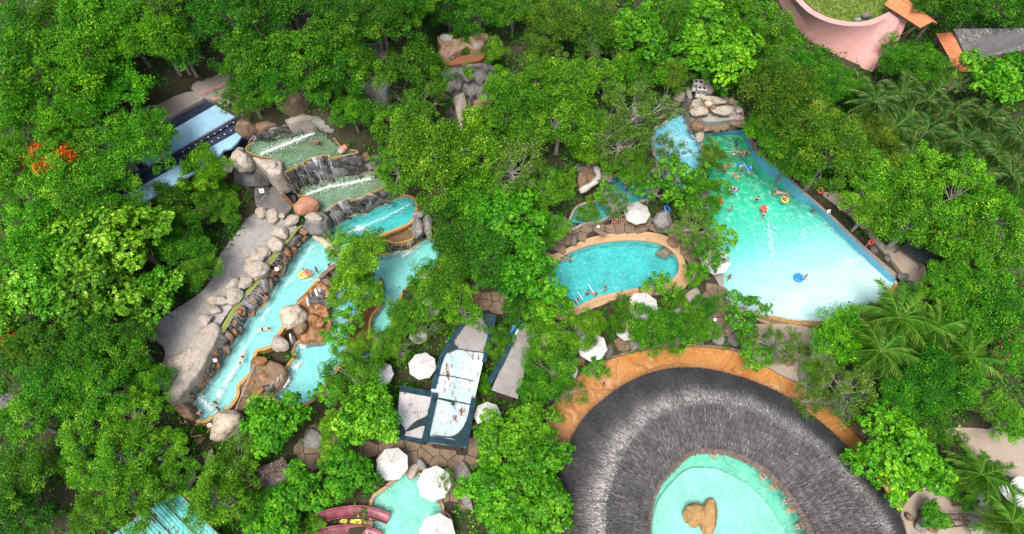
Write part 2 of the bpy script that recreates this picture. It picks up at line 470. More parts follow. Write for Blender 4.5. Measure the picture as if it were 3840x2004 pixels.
def pool(name, label, uv, z, depth, wmat, fmat, cop=None, n=120, slope=None, cat='pool', smooth=True, wall=None):
    """a basin with water in it and a rim: slope(x, y) gives the depth where it is not even"""
    o = outline(uv, z, n, smooth)
    c = o.mean(0)
    e = empty(name, (c[0], c[1], z - depth), label, cat)
    dep = slope if slope else (lambda x, y: depth)
    big = offset(o, .03)
    k = len(o)
    V = [(p[0], p[1], z + .1) for p in big] + [(p[0], p[1], z - dep(p[0], p[1]) - .03) for p in big]
    F = [(i, (i+1) % k, k + (i+1) % k, k + i) for i in range(k)]
    link('basin_wall', mesh(V, F), e, mat=wall or fmat)
    link('basin_floor', mesh([V[k+i] for i in range(k)], [tuple(range(k))]), e, mat=fmat)
    V = [(p[0], p[1], z) for p in o] + [(p[0], p[1], z - dep(p[0], p[1])) for p in o]
    F = [tuple(range(k)), tuple(range(k, 2*k))[::-1]] + [(i, k+i, k+(i+1) % k, (i+1) % k) for i in range(k)]
    link('water', mesh(V, F, fix=True), e, mat=wmat)
    if cop:
        w, h, cm = cop[:3]
        V, F = ring_strip(offset(o, .015), offset(o, w), z + h, z + h, z - (cop[3] if len(cop) > 3 else max(.8, depth)))
        link('coping', mesh(V, F, fix=True), e, mat=cm)
    CARVE.append((o, z - depth - .6, .45 if not cop else min(.7, cop[0])))
    KEEPOUT.append(offset(o, .6))
    return e, o

def flakes(name, parent, pts, width, n, size=(.05, .2), z_jit=.05, mat='foam'):
    n = int(n * .62); size = (size[0] * .5, size[1] * .42)
    """foam: many small irregular white flakes floating along a line"""
    a = resample(pts, 200)
    idx = rng.integers(0, 199, n)
    c = a[idx] + (a[np.minimum(idx + 1, 199)] - a[idx]) * rng.random((n, 1))
    c[:, :2] += rng.normal(0, width, (n, 2)) * rng.gamma(1.2, .85, (n, 1))
    c[:, 2] += .015 + rng.random(n) * z_jit
    s = rng.uniform(size[0], size[1], n) * rng.uniform(.5, 1.3, n)
    w = rng.uniform(0, 6.28, n)
    q = np.zeros((n, 4, 3))
    for k in range(4):
        r = s * rng.uniform(.5, 1.1, n)
        q[:, k, 0] = c[:, 0] + r * np.cos(w + k * 1.57)
        q[:, k, 1] = c[:, 1] + r * np.sin(w + k * 1.57)
        q[:, k, 2] = c[:, 2] + rng.normal(0, .012, n)
    o = link(name, quads(q), parent, mat=M[mat])
    o['kind'] = 'stuff'
    return o
def falling(parent, top, bot, n, width=(.014, .034), out=.75):
    """water falling from a lip: broken ribbons between two lines"""
    a, b = resample(top, 300), resample(bot, 300)
    q = []
    n = int(n * .5); cl = rng.uniform(0, 299, max(3, n // 14)); cw = rng.uniform(2, 9, len(cl))
    for i in range(n):
        kc = int(rng.integers(0, len(cl))); t = int(np.clip(rng.normal(cl[kc], cw[kc]), 0, 298)) if rng.random() < .75 else int(rng.integers(0, 299)); j = int(np.clip(t + rng.normal(0, 4), 0, 299))
        p0, p1 = a[t].copy(), b[j].copy()
        p1[:2] += rng.normal(0, .12, 2); p0[2] += .03
        d = np.r_[(p1 - p0)[:2], 0]; d = d / (np.linalg.norm(d) + .01)
        side = np.array([-d[1], d[0], 0]) + rng.normal(0, .3, 3) * [1, 1, 0]
        s0 = rng.random() * .6 if rng.random() < .6 else 0
        s1 = min(1, s0 + rng.uniform(.2, .8))
        w = rng.uniform(*width)
        def at(s):
            p = p0 + (p1 - p0) * np.array([s, s, s**1.5])
            return p + d * (out * s * (1 - .3 * s)) + np.array([0, 0, .06])
        m = 3
        for k in range(m):
            sa, sb = s0 + (s1 - s0) * k / m, s0 + (s1 - s0) * (k + 1) / m
            pa, pb = at(sa), at(sb)
            q.append([pa - side * w / 2, pa + side * w / 2, pb + side * w / 2, pb - side * w / 2])
    o = link('falling_water', quads(np.array(q)), parent, mat=M['fall'])
    o['kind'] = 'stuff'
    return o
def rough_wall(top, bot, nu, nv, amp, seed=0, freq=.8):
    a, b = resample(top, nu), resample(bot, nu)
    V = []
    d = b - a; h = np.stack([d[:, 0], d[:, 1]], 1)
    t = np.gradient(a[:, :2], axis=0); nrm = np.stack([t[:, 1], -t[:, 0]], 1); nrm /= np.linalg.norm(nrm, axis=1)[:, None] + 1e-9
    if (nrm * h).sum() < 0: nrm = -nrm
    for j in range(nv + 1):
        f = j / nv
        for i in range(nu):
            p = a[i] + d[i] * f
            s = noise.fractal(Vector((p[0] * freq + seed, p[1] * freq, p[2] * freq)), 1, 2, 4)
            k = amp * s * (math.sin(math.pi * f)**.5 if f not in (0, 1) else 0)
            V.append((p[0] + nrm[i][0] * k, p[1] + nrm[i][1] * k, p[2] + .3 * k))
    F = [(j*nu+i, j*nu+i+1, (j+1)*nu+i+1, (j+1)*nu+i) for j in range(nv) for i in range(nu - 1)]
    return mesh(V, F, True)

# ---- boulders: a few unit shapes, shared
def boulder_shape(seed, cuts=9, squash=1.0):
    bm = bmesh.new()
    bmesh.ops.create_icosphere(bm, subdivisions=4, radius=1)
    r = random.Random(seed)
    pl = []
    for k in range(cuts):
        v = Vector((r.gauss(0, 1), r.gauss(0, 1), r.gauss(0, .8))).normalized()
        pl.append((v, r.uniform(.62, .88)))
    for v in bm.verts:
        p = v.co.copy()
        p *= 1 + .16 * noise.fractal(p * .9 + Vector((seed * 7.1, 0, 0)), 1, 2, 3)
        for nv, dd in pl:
            e = p.dot(nv) - dd
            if e > 0: p -= nv * e * .82
        p *= 1 + .10 * (1 - 2 * abs(noise.noise(p * 2.2 + Vector((seed, 5, 2))))) * .6 + .09 * noise.fractal(p * 3.0 + Vector((0, seed * 3.3, 0)), 1, 2, 4)
        v.co = p
    me = bpy.data.meshes.new('boulder'); bm.to_mesh(me); bm.free()
    me.polygons.foreach_set('use_smooth', [True] * len(me.polygons))
    return me
_BS = [boulder_shape(s, 7 + s % 5) for s in range(9)]
_BM = {}
def bmesh_of(k, mat):
    if (k, mat) not in _BM:
        me = _BS[k].copy(); me.materials.clear(); me.materials.append(M[mat]); _BM[(k, mat)] = me
    return _BM[(k, mat)]
_bk = [0]
def boulder(uv, rx, ry, z, mat, label, rot=0, rz=None, group=None, parent=None, name='boulder', lift=.15):
    """uv and radii in photo pixels; z: height of the boulder's middle"""
    s = mpp(uv[0], uv[1], z)
    _bk[0] += 1
    k = (_bk[0] * 5 + 3) % 9
    o = bpy.data.objects.new(name, bmesh_of(k, mat))
    COL.objects.link(o)
    o.location = P(uv[0], uv[1], z + lift)
    o.rotation_euler = (random.uniform(-.15, .15), random.uniform(-.15, .15), math.radians(rot))
    m = min(rx, ry) * s
    o.scale = (rx * s * 1.04, ry * s * 1.08, (rz if rz else m * .75) * 1.05)
    if parent is None:
        tag(o, label, 'boulder', group)
    else:
        o.parent = parent
        o.matrix_parent_inverse = Matrix.Translation(-Vector(parent.location))
    return o
def slab(name, uv, z_top, z_bot, mat, label, cat='rock', bevel=.35, amp=.25, n=70, dome=.25, parent=None, freq=.5):
    """a flat-topped rock with a traced outline, rounded shoulder and uneven top"""
    o = outline(uv, z_top, n)
    c = o.mean(0)
    rings = [(1.0, z_bot), (1.0, (z_bot + z_top) / 2), (1.0, z_top - bevel), (.97, z_top - bevel * .25), (.88, z_top), (.6, z_top + dome * .6), (.3, z_top + dome)]
    V, F = [], []
    for s, zz in rings:
        for p in o:
            q = c + (p - c) * s
            k = amp * noise.fractal(Vector((q[0] * freq, q[1] * freq, zz * .6)), 1, 2, 4)
            V.append((q[0] + k * .35, q[1] - k * .35, zz + k * .6))
    V.append((c[0], c[1], z_top + dome))
    for j in range(len(rings) - 1):
        for i in range(n):
            F.append((j*n+i, j*n+(i+1) % n, (j+1)*n+(i+1) % n, (j+1)*n+i))
    j = len(rings) - 1
    for i in range(n): F.append((j*n+i, j*n+(i+1) % n, len(V) - 1))
    ob = link(name, mesh(V, F, True, True), parent, mat=M[mat])
    if parent is None: tag(ob, label, cat)
    return ob
def sheet(name, uv, z, mat, thick=.3, n=80, smooth=True, label=None, kind='structure'):
    o = outline(uv, z, n, smooth) if n else ccw(np.array([list(p) for p in PP(uv, z)]))[:, :2]
    ob = link(name, mesh(*prism(o, z - thick, z), fix=True), mat=M[mat])
    if kind: ob['kind'] = kind
    if label: ob['label'] = label
    KEEPOUT.append(o); CARVE.append((o, z - .2, .0))
    return ob, o

# ================================================================ cascade pools, river
A_uv = Z4(780,380,[(590,740),(650,650),(870,570),(1150,495),(1400,425),(1560,400),(1700,420),(1760,490),(1850,520),(1931,620)]) + \
       Z4(960,560,[(1290,-20),(1420,20),(1530,45),(1330,90),(1120,130),(1100,80),(840,125),(560,275),(390,335),(330,160),(60,100)])
ZA, ZB, ZC, ZE, ZD = 9.6, 5.4, 2.2, 1.2, -.2
pa, oa = pool('cascade_pool', 'topmost cascade pool with green algae water and a small stone in it', A_uv, ZA, .7, M['w_algae'], M['floorgreen'], (.17, .08, M['lip'], .3), 160)
B_uv = Z4(960,560,[(640,690),(720,570),(880,520),(1050,480),(1200,430),(1500,400),(1680,350),(1850,400),(1960,540),(1700,660),(1440,770),(1425,725),(1250,790),(970,960),(930,860),(830,760),(740,690)])
pb, ob = pool('cascade_pool', 'middle cascade pool with olive water between two dark waterfall walls', B_uv, ZB, .7, M['w_algae'], M['floorgreen'], (.17, .08, M['lip'], .3), 160)
C_uv = Z4(1200,700,[(155,660),(380,525),(580,410),(620,440),(900,310),(1240,165),(1400,200),(1440,330),(1400,440),(1400,490),(1290,570),(800,770),(600,850),(380,950),(300,930),(200,870),(140,780)])
pc, oc = pool('cascade_pool', 'long turquoise pool below the lowest dark waterfall wall', C_uv, ZC, 1.3, M['w_turq'], M['floormid'], (.38, .12, M['gold'], .5), 160)
E_uv = Z(1,1,[(650,600),(620,640),(480,745),(430,800),(310,940),(200,1120),(165,1170),(110,1260),(20,1285)]) + Z4(760,1040,[(790,1110),(750,1220)]) + \
       Z4(600,1340,[(1400,0),(1390,150),(1340,240),(1160,430),(1150,560),(1110,640),(1030,740),(900,830),(790,880),(690,945),(570,930),(550,860),(510,690),(590,570),(680,420),(830,130)]) + \
       Z4(760,1040,[(340,1130),(480,960),(540,880),(620,720),(690,620),(860,490),(990,380),(1010,300),(1100,150),(1150,20)]) + Z(1,1,[(200,725),(235,690),(310,550),(430,440),(560,520)])
pe, oe = pool('lazy_river', 'narrow milky turquoise river running beside the grey plaza wall', E_uv, ZE, 1.0, M['w_river'], M['floorwhite'], (.42, .12, M['gold']), 260, cat='river')
D_uv = Z4(1200,700,[(970,1050),(1120,990),(1380,950),(1600,800),(1720,820),(1880,1040),(1800,1210)]) + \
       Z(1,1,[(1390,660),(1240,760),(1120,840),(1050,960),(1020,1060),(1000,1160),(960,1260),(900,1344)]) + \
       Z(1,2,[(640,60),(560,160),(480,260),(400,340),(250,370),(130,300),(220,210),(245,170),(225,120),(250,80),(310,0)]) + \
       Z(1,1,[(290,1320),(330,1245),(490,1225),(540,1160),(575,1080),(560,990),(570,930),(590,850),(640,760),(720,690),(820,610),(900,575)])
pd, od = pool('lazy_river', 'broad turquoise river winding around the small wooded island', D_uv, ZD, 1.15, M['w_river'], M['floorwhite'], (.4, .14, M['gold']), 260, cat='river')
# the wooded island
isl = outline(Z(1,1,[(955,760),(960,830),(950,960),(880,1060),(870,1190),(905,1230),(830,1310),(700,1320),(690,1230),(720,1080),(790,990),(850,930),(900,860),(930,780)]), ZD, 80)
ie = empty('island', (isl[:, 0].mean(), isl[:, 1].mean(), ZD - 1), 'small planted island with an ochre kerb in the broad river', 'island')
link('earth_bed', mesh(*prism(offset(isl, -.3), ZD - 1.4, ZD + .3), fix=True), ie, mat=M['litter'])
link('kerb', mesh(*ring_strip(offset(isl, -.3), isl, ZD + .36, ZD + .36, ZD - 1.4), fix=True), ie, mat=M['gold'])

# shallow brown spill basin between the long pool and the broad river
S_uv = Z4(1200,700,[(860,800),(1080,700),(1290,610),(1400,760),(1280,820),(1150,845),(1030,815)])
ps, osb = pool('spill_basin', 'shallow brown spill basin under the long turquoise pool', S_uv, 1.5, .35, M['w_brown'], M['brown'], (.2, .1, M['gold']), 60, cat='basin')
top = PP(Z4(1200,700,[(1000,810),(1150,850),(1290,830),(1420,780),(1600,770)]), 1.45)
bot = PP(Z4(1200,700,[(990,1035),(1120,985),(1300,960),(1390,920),(1610,775)]), ZD)
o = link('rock_wall', rough_wall(top, bot, 40, 8, .25, 3), mat=M['wet']); tag(o, 'short wet black wall under the brown spill basin', 'wall')
falling(o, top[:4], bot[:4], 90)
flakes('splash_foam', pd, bot[1:4], .25, 700)

# waterfall walls
def fall_wall(label, top, bot, mat, n, seed, amp=.35, nv=14, strands=True):
    o = link('waterfall_wall', rough_wall(top, bot, 110, nv, amp * 1.5, seed, .9), mat=M[mat])
    tag(o, label, 'wall')
    if seed < 40:
        a_, b_ = resample(top, 100), resample(bot, 100)
        for i in range(13):
            t = 4 + int(i / 13 * 92); f = [.25, .7, .5, .85][i % 4]; p = a_[t] + (b_[t] - a_[t]) * f
            s = bpy.data.objects.new('stone', bmesh_of((i * 4) % 9, ['wet', 'wet', 'darkrock', 'wet', 'wetgrey'][i % 5])); COL.objects.link(s); s.parent = o
            s.location = p; s.scale = (random.uniform(.7, 1.5), random.uniform(.2, .35), random.uniform(.5, 1.0)); s.rotation_euler = (random.uniform(-.2, .2), 0, random.uniform(-.4, .8))
    if strands: falling(o, top, bot, n)
    return o
t1 = PP(Z4(960,560,[(395,345),(560,285),(840,140),(1100,95)]), ZA + .05) + PP(Z4(960,560,[(1125,140),(1330,105),(1545,60)]), ZA + .05)
b1 = PP(Z4(960,560,[(640,690),(720,575),(880,520),(1050,480)]), ZB - .1) + PP(Z4(960,560,[(1250,430),(1500,400),(1680,350)]), ZB - .1)
w1 = fall_wall('dark wet wall with waterfall strands under the topmost pool', t1, b1, 'wet', 620, 11)
t2 = PP(Z4(960,560,[(975,970),(1250,800),(1430,735)]), ZB + .05) + PP(Z4(960,560,[(1445,780),(1700,670),(1931,565)]), ZB + .05)
b2 = PP(Z4(1200,700,[(155,650),(380,520),(570,405)]), ZC) + PP(Z4(1200,700,[(620,430),(900,300),(1240,155)]), ZC)
w2 = fall_wall('dark wet wall with waterfall strands above the long turquoise pool', t2, b2, 'wet', 520, 23)
t0 = PP(Z4(780,380,[(730,480),(900,430),(1150,350),(1400,290),(1590,265)]), ZA + 1.25)
b0 = PP(Z4(780,380,[(640,645),(870,565),(1150,490),(1400,420),(1570,395)]), ZA - .1)
w0 = fall_wall('mottled rock wall with thin strands falling into the topmost pool', t0, b0, 'wet', 330, 31)
tE = PP(Z(1,1,[(345,355),(200,540),(90,690),(15,800)]) + Z4(760,1040,[(640,320),(480,560),(400,720),(260,900),(80,1160)]) + Z4(600,1340,[(560,240),(420,430),(310,590)]), 3.8)
bE = PP(Z(1,1,[(430,440),(310,550),(230,690),(150,800)]) + Z4(760,1040,[(1000,340),(860,490),(690,620),(540,880),(340,1130)]) + Z4(600,1340,[(680,420),(590,570),(510,690)]), ZE - .1)
w3 = fall_wall('long wet stone wall with trickling water beside the narrow river', tE, bE, 'wet', 900, 43, .3)
aE, zE = resample(tE, 200), resample(bE, 200)
for i in range(46):     # rough blocks standing out of the wall
    t = int((i + random.random() * .6) / 46 * 196) + 1
    f = random.choice([.3, .55, .8]) + random.uniform(-.08, .08)
    p = aE[t] + (zE[t] - aE[t]) * f
    b = bpy.data.objects.new('stone', bmesh_of(i % 9, ['brown', 'rust', 'wet', 'brown', 'darkrock', 'rust'][i % 6])); COL.objects.link(b)
    b.location = p; b.scale = (random.uniform(.5, .95), random.uniform(.4, .65), random.uniform(.4, .75))
    b.rotation_euler = (random.uniform(-.3, .3), random.uniform(-.3, .3), random.uniform(0, 3)); b.parent = w3
# foam lines
fA = PP(Z4(780,380,[(790,800),(1000,720),(1250,620),(1440,540),(1590,490)]), ZA)
flakes('splash_foam', pa, fA, .2, 2600, (.05, .2)); flakes('splash_foam', pa, fA, .7, 900, (.03, .1))
fB = PP(Z4(960,560,[(750,690),(950,620),(1130,560),(1400,520),(1720,450)]), ZB)
flakes('splash_foam', pb, fB, .22, 2900, (.05, .2)); flakes('splash_foam', pb, fB, .8, 900, (.03, .1))
fC = PP(Z4(1200,700,[(290,790),(400,700),(600,630),(900,500),(1200,350),(1390,250)]), ZC)
flakes('splash_foam', pc, fC, .17, 1900, (.04, .13)); flakes('splash_foam', pc, PP(Z4(1200,700,[(520,660),(640,620)]), ZC), .25, 700)
for q in ([(1660,20),(1500,60)], [(1350,30),(1230,140)], [(1000,470),(960,520)], [(930,590),(880,660)], [(800,830),(640,1060)], [(640,1060),(560,1180)]):
    flakes('splash_foam', pe, PP(Z4(760,1040,q), ZE), .12, 260, (.04, .13))
flakes('splash_foam', pe, PP(Z(1,1,[(430,510),(350,640),(270,750)]), ZE), .14, 520, (.04, .14))
flakes('splash_foam', pe, PP(Z4(600,1340,[(1180,80),(1080,250),(960,420)]), ZE), .22, 1500, (.05, .17))
flakes('splash_foam', pe, PP(Z4(600,1340,[(900,500),(890,600)]), ZE), .3, 700, (.05, .17))
flakes('splash_foam', pe, PP(Z4(600,1340,[(560,600),(700,700),(780,800)]), ZE), .35, 1100, (.05, .16))
flakes('splash_foam', pe, PP(Z4(600,1340,[(830,180),(700,420),(600,580)]), ZE), .5, 900, (.03, .09))
flakes('splash_foam', pd, PP(Z(1,2,[(330,60),(280,90)]), ZD), .3, 500); flakes('splash_foam', pd, PP(Z(1,2,[(250,170),(210,240)]), ZD), .25, 500)
flakes('splash_foam', pd, PP(Z4(760,1040,[(1480,1040),(1540,1060)]), ZD), .2, 350)
flakes('splash_foam', pd, PP(Z4(1200,700,[(1240,1050),(1380,990)]), ZD), .2, 400)

# ================================================================ plaza, gutter, slabs
plz, _o = sheet('plaza', D([(665,520),(745,565),(700,640),(640,700),(600,750),(545,830),(505,900),(450,955),(415,985),(395,950),(415,880),(360,830),(440,780),(520,720),(555,640),(600,580),(630,540)]), 3.75, 'concrete', 4.5, 110)
g_in = PP(Z(1,1,[(300,375),(150,545),(40,690),(-30,800)]) + Z4(760,1040,[(560,320),(390,560),(300,720),(170,900),(50,1130)]) + Z4(600,1340,[(520,240),(390,430),(290,590)]), 3.82)
gi, go = resample(g_in, 80), resample([p + Vector((0, 0, .02)) for p in tE], 80)
V, F = loft(gi, go)
gut = link('gutter', mesh(V, F), mat=M['moss']); tag(gut, 'slimy green overflow gutter along the edge of the grey plaza', 'gutter')
CARVE.append((ccw(np.vstack([gi[:, :2], zE[::-1][:, :2]])), .2, .2))
slab('rock', Z(0,1,[(1600,1080),(1655,1130),(1640,1200),(1580,1300)]) + Z(0,2,[(1565,0),(1530,70),(1410,230),(1320,340),(1240,330),(1290,200),(1240,120),(1250,30)]) + Z(0,1,[(1380,1300),(1450,1190)]), 4.5, 1.0, 'pale', 'large flat pale rock at the low end of the grey plaza', amp=.5, dome=.5)
R1 = [('Z01',1890,650,48,72),('Z01',1850,790,58,50),('Z01',1755,800,40,50),('Z01',1770,890,66,60),('Z01',1640,925,78,46),('Z01',1625,995,48,36),('Z01',1550,1070,52,48),
      ('Z11',60,560,58,52),('Z11',185,415,62,55),('Z11',150,500,70,62),('Z11',270,320,62,46),('Z11',130,290,52,60),('Z11',40,260,48,40),('Z11',10,690,80,96),('Z11',200,280,26,34),('Z11',20,600,60,56)]
LB = ['upright pale boulder just above the widest part of the plaza row','squat pale boulder leaning on the mossy gutter','small pointed pale boulder standing back on the plaza','broad rounded pale boulder touching the gutter edge',
      'loaf-shaped pale boulder jutting onto the plaza','low pale boulder tucked beneath the loaf-shaped one','pale boulder next to the large flat plaza rock','plump pale boulder halfway along the gutter',
      'pale boulder with a cleft near the upper gutter','rounded pale boulder under the cleft one by the gutter','block-like pale boulder at the gutter head','lumpy pale boulder behind the block-like one','small pale boulder at the upper plaza wall',
      'biggest pale boulder of the plaza row','narrow pale stone between lumpy and block-like boulders','mid-sized pale boulder above the biggest one of the row']
for i, (c, x, y, a, b) in enumerate(R1):
    uv = (Z(0,1,[(x,y)]) if c == 'Z01' else Z(1,1,[(x,y)]))[0]
    boulder(uv, a / 2.01, b / 2.01, 4.1, 'pale', LB[i], random.uniform(-40, 40), group='boulders edging the plaza')
boulder(Z4(760,1040,[(310,612)])[0], 7, 6, 4.0, 'cream', 'small round white stone sitting in the green gutter', 0)

# brown rock shelves between the rivers
def shelf(label, uv, z_hi, z_lo, hi_pt, mat='rust', amp=.45, n=110):
    o = outline(uv, (z_hi + z_lo) / 2, n)
    c = o.mean(0); h = np.array(list(P(*hi_pt, z_hi)))[:2]
    ax = (h - c); ax /= np.linalg.norm(ax)
    pr = o @ ax; lo, hi = pr.min(), pr.max()
    V, F = [], []
    rings = [1.04, 1.0, .92, .84, .75, .66, .57, .48, .39, .3, .2, .1]
    for j, s in enumerate(rings):
        for p in o:
            q = c + (p - c) * s
            f = (q @ ax - lo) / (hi - lo)
            f = max(0, min(1, f)); z = z_lo + (z_hi - z_lo) * (f * f * (3 - 2 * f))
            z += amp * (noise.fractal(Vector((q[0] * .6, q[1] * .6, 3.3)), 1, 2, 4) + 1.2 * abs(noise.noise(Vector((q[0] * 1.1, q[1] * 1.1, 9.3))))) * (1 if j > 1 else .2)
            V.append((q[0], q[1], z if j else z - 2.5))
    for j in range(len(rings) - 1):
        for i in range(n): F.append((j*n+i, j*n+(i+1) % n, (j+1)*n+(i+1) % n, (j+1)*n+i))
    F.append(tuple((len(rings)-1)*n + i for i in range(n)))
    ob = link('rock_shelf', mesh(V, F, True, True), mat=M[mat]); tag(ob, label, 'rock')
    KEEPOUT.append(o); CARVE.append((o, z_lo - 1.0, .4))
    return ob
sh1 = shelf('rust-stained rock shelf with black wet streaks beside the big tan boulder', Z4(980,960,[(540,710),(700,580),(880,420),(1000,480),(1080,640),(1030,740),(1020,830),(1035,960),(1020,1050),(950,1140),(890,1250),(720,1270),(590,1280),(500,1160),(470,1000),(480,850)]), 1.5, .25, Z4(980,960,[(800,480)])[0])
sh2 = shelf('brown wet rock shelf beside the sea-green end of the narrow river', Z4(600,1340,[(1420,60),(1640,60),(1880,160),(1870,330),(1700,520),(1600,640),(1400,640),(1220,800),(1060,760),(1160,600),(1190,440),(1370,260)]), 1.5, .2, Z4(600,1340,[(1450,100)])[0], 'brown')
sh3 = shelf('dark wet stone bank above the upper end of the broad river', Z4(980,960,[(1180,120),(1320,60),(1420,140),(1350,260),(1200,400),(1080,500),(960,480),(900,400),(960,280),(1080,190)]), 1.45, .1, Z4(980,960,[(1000,180)])[0], 'wet')
for k, (tp, bt) in enumerate([(Z4(980,960,[(640,640),(760,540),(880,440)]), Z4(980,960,[(700,900),(880,850),(1030,720)])), (Z4(760,1040,[(1290,870),(1400,830)]), Z4(760,1040,[(1340,1080),(1450,960)])), (Z4(600,1340,[(1700,380),(1850,250)]), Z4(600,1340,[(1600,560),(1880,360)]))]):
    falling([sh1, sh1, sh2][k], PP(tp, 1.6), PP(bt, .5), [120, 40, 60][k], (.02, .05), .1)
for i, (x, y, a, b, m, t) in enumerate([(800,640,26,34,'wet','black wet rock on the upper part of the rusty shelf'),(900,560,20,26,'wet','black wet rock at the upper corner of the rusty shelf'),(960,700,16,30,'wet','narrow black wet rock by the river kerb'),(780,930,22,20,'rust','dark orange rock in the middle of the rusty shelf'),(880,1010,22,18,'rust','low rusty rock near the kerb of the rusty shelf'),(1130,330,22,20,'wet','black rock on the dark stone bank'),(1010,400,20,18,'brown','brown rock on the dark stone bank')]):
    boulder(Z4(980,960,[(x, y)])[0], a, b, .9, m, t, i * 41, .5)
for i, (x, y, a, b, m, t) in enumerate([(1660,170,24,18,'brown','brown rock at the far edge of the brown wet shelf'),(1560,300,22,26,'rust','rusty rock in the middle of the brown wet shelf'),(1400,380,20,16,'rust','orange rock near the rope on the brown wet shelf'),(1750,330,16,30,'brown','long brown rock on the right of the brown wet shelf'),(1650,480,18,18,'wet','black wet rock at the lower right of the brown wet shelf'),(1300,560,20,14,'brown','flat brown rock low on the brown wet shelf'),(1480,520,30,14,'rust','flat rusty rock low on the brown wet shelf')]):
    boulder(Z4(600,1340,[(x, y)])[0], a, b, .7, m, t, i * 37, .4)
boulder(Z4(760,1040,[(1370,590)])[0], 46, 56, 1.5, 'cream', 'big tan and white boulder between the narrow river and the rusty shelf', 15, 1.5)
boulder(Z4(760,1040,[(1480,730)])[0], 26, 38, 1.2, 'brown', 'striped brown boulder leaning against the big tan one', 10)
boulder(Z4(760,1040,[(1300,680)])[0], 26, 24, 1.4, 'cream', 'low white rock at the river edge under the big tan boulder', 30)
boulder(Z4(760,1040,[(1160,1000)])[0], 29, 36, 1.4, 'pale', 'smooth flat cream boulder at the bend of the narrow river', 60)
boulder(Z4(760,1040,[(1725,40)])[0], 12, 10, 1.6, 'cream', 'small pale block on the river kerb beside the bather ring', 30)
boulder(Z4(600,1340,[(1515,55)])[0], 27, 21, 1.6, 'rust', 'orange boulder at the corner of the brown wet shelf', 0)
boulder(Z4(600,1340,[(1000,1030)])[0], 62, 56, 1.6, 'cream', 'huge smooth cream boulder at the foot of the narrow river', 20, 2.0)
boulder(Z4(600,1340,[(1165,1225)])[0], 20, 17, .6, 'greyrock', 'round grey boulder under the huge cream one', 0)
boulder(Z4(600,1340,[(1260,1300)])[0], 38, 17, .5, 'greyrock', 'long grey boulder behind the round grey one', 28)
boulder(Z4(600,1340,[(380,780)])[0], 52, 30, 1.8, 'brown', 'dark brown boulder under the end of the plaza wall', -40, 1.4)
boulder(Z4(1200,700,[(1490,640)])[0], 27, 40, 2.3, 'greyrock', 'cleft grey boulder beside the brown spill basin', 15, 1.5)
boulder(Z4(1200,700,[(1650,610)])[0], 20, 54, 2.2, 'greyrock', 'tall grey boulder under the tree by the long pool', 5, 1.5)
boulder(Z4(1200,700,[(1490,420)])[0], 22, 14, 2.6, 'greyrock', 'flat grey boulder at the far corner of the long pool', 0)
boulder(Z4(960,560,[(760,850)])[0], 44, 38, 6.3, 'terra', 'terracotta coloured boulder at the end of the middle pool', 40, 1.2)
sgb = boulder(Z4(960,560,[(960,1150)])[0], 44, 40, 4.2, 'greyrock', 'grey-brown rock face with a small sign by the log', 30, 2.6)
boulder(Z4(960,560,[(870,1030)])[0], 32, 20, 6.3, 'pale', 'broken pale ledge under the terracotta boulder', -20)
# pieces of rock around the topmost pool
slab('rock', Z4(780,380,[(1130,190),(1220,130),(1350,115),(1530,160),(1590,200),(1560,260),(1350,300),(1190,320)]), ZA + 2.1, ZA - .5, 'pale', 'long pale capstone above the thin falls', amp=.3)
slab('rock', Z4(780,380,[(700,340),(850,300),(1000,230),(1120,190),(1150,250),(1080,320),(900,380),(760,440)]), ZA + 1.9, ZA - .5, 'brown', 'flat brown capstone half hidden by the dark tree', amp=.3)
boulder(Z4(780,380,[(580,420)])[0], 40, 28, ZA + 1.2, 'brown', 'brown faceted boulder between the blue slide and the falls', -15, 1.6)
boulder(Z4(780,380,[(530,900)])[0], 42, 36, ZA - .6, 'pale', 'tan boulder with rusty streaks beside the black gap', 30, 1.7)
boulder(Z4(780,380,[(175,870)])[0], 25, 24, ZA - .4, 'cream', 'ochre boulder at the foot of the blue slide', 0)
boulder(Z4(780,380,[(460,745)])[0], 22, 14, ZA - .2, 'greyrock', 'small grey boulder above the rust-streaked tan one', 30)
boulder(Z4(780,380,[(300,1000)])[0], 24, 20, ZA - 1.2, 'pale', 'pale boulder below the ochre one at the slide foot', 30)
slab('rock', Z4(780,380,[(670,830),(850,860),(1050,880),(1110,920),(1115,1040),(1080,1090),(950,1130),(860,1040),(740,920)]), ZA + .7, ZA - 3.5, 'pale', 'carved pale rock forming the left end of the topmost pool', amp=.5, dome=.3)
boulder(Z4(780,380,[(990,970)])[0], 16, 17, ZA + .9, 'pale', 'round knob on the carved pale rock', 0)
boulder(Z4(780,380,[(1690,320)])[0], 36, 24, ZA + 1.4, 'greyrock', 'light grey lumpy rock right of the thin falls', -30)
boulder(Z4(780,380,[(1840,400)])[0], 26, 24, ZA + 1.0, 'greyrock', 'smooth light grey rock at the bend of the topmost pool', 0)
boulder(Z4(780,380,[(1620,610)])[0], 16, 9, ZA + .1, 'brown', 'small brown stone lying in the topmost pool', -15, .4)
boulder(Z4(960,560,[(1290,20)])[0], 14, 12, ZA + .3, 'pale', 'pale stone on the right lip of the topmost pool', 0)
boulder(Z4(960,560,[(1340,-30)])[0], 13, 11, ZA + .6, 'terra', 'reddish stone behind the pale lip stone', 0)
boulder(Z4(960,560,[(1640,110)])[0], 18, 28, ZA - 2.5, 'brown', 'dark red-brown boulder behind the dark waterfall wall', 0)
boulder(Z4(960,560,[(1640,250)])[0], 18, 12, ZB + .9, 'greyrock', 'grey knuckle of rock at the far end of the middle pool', 0)
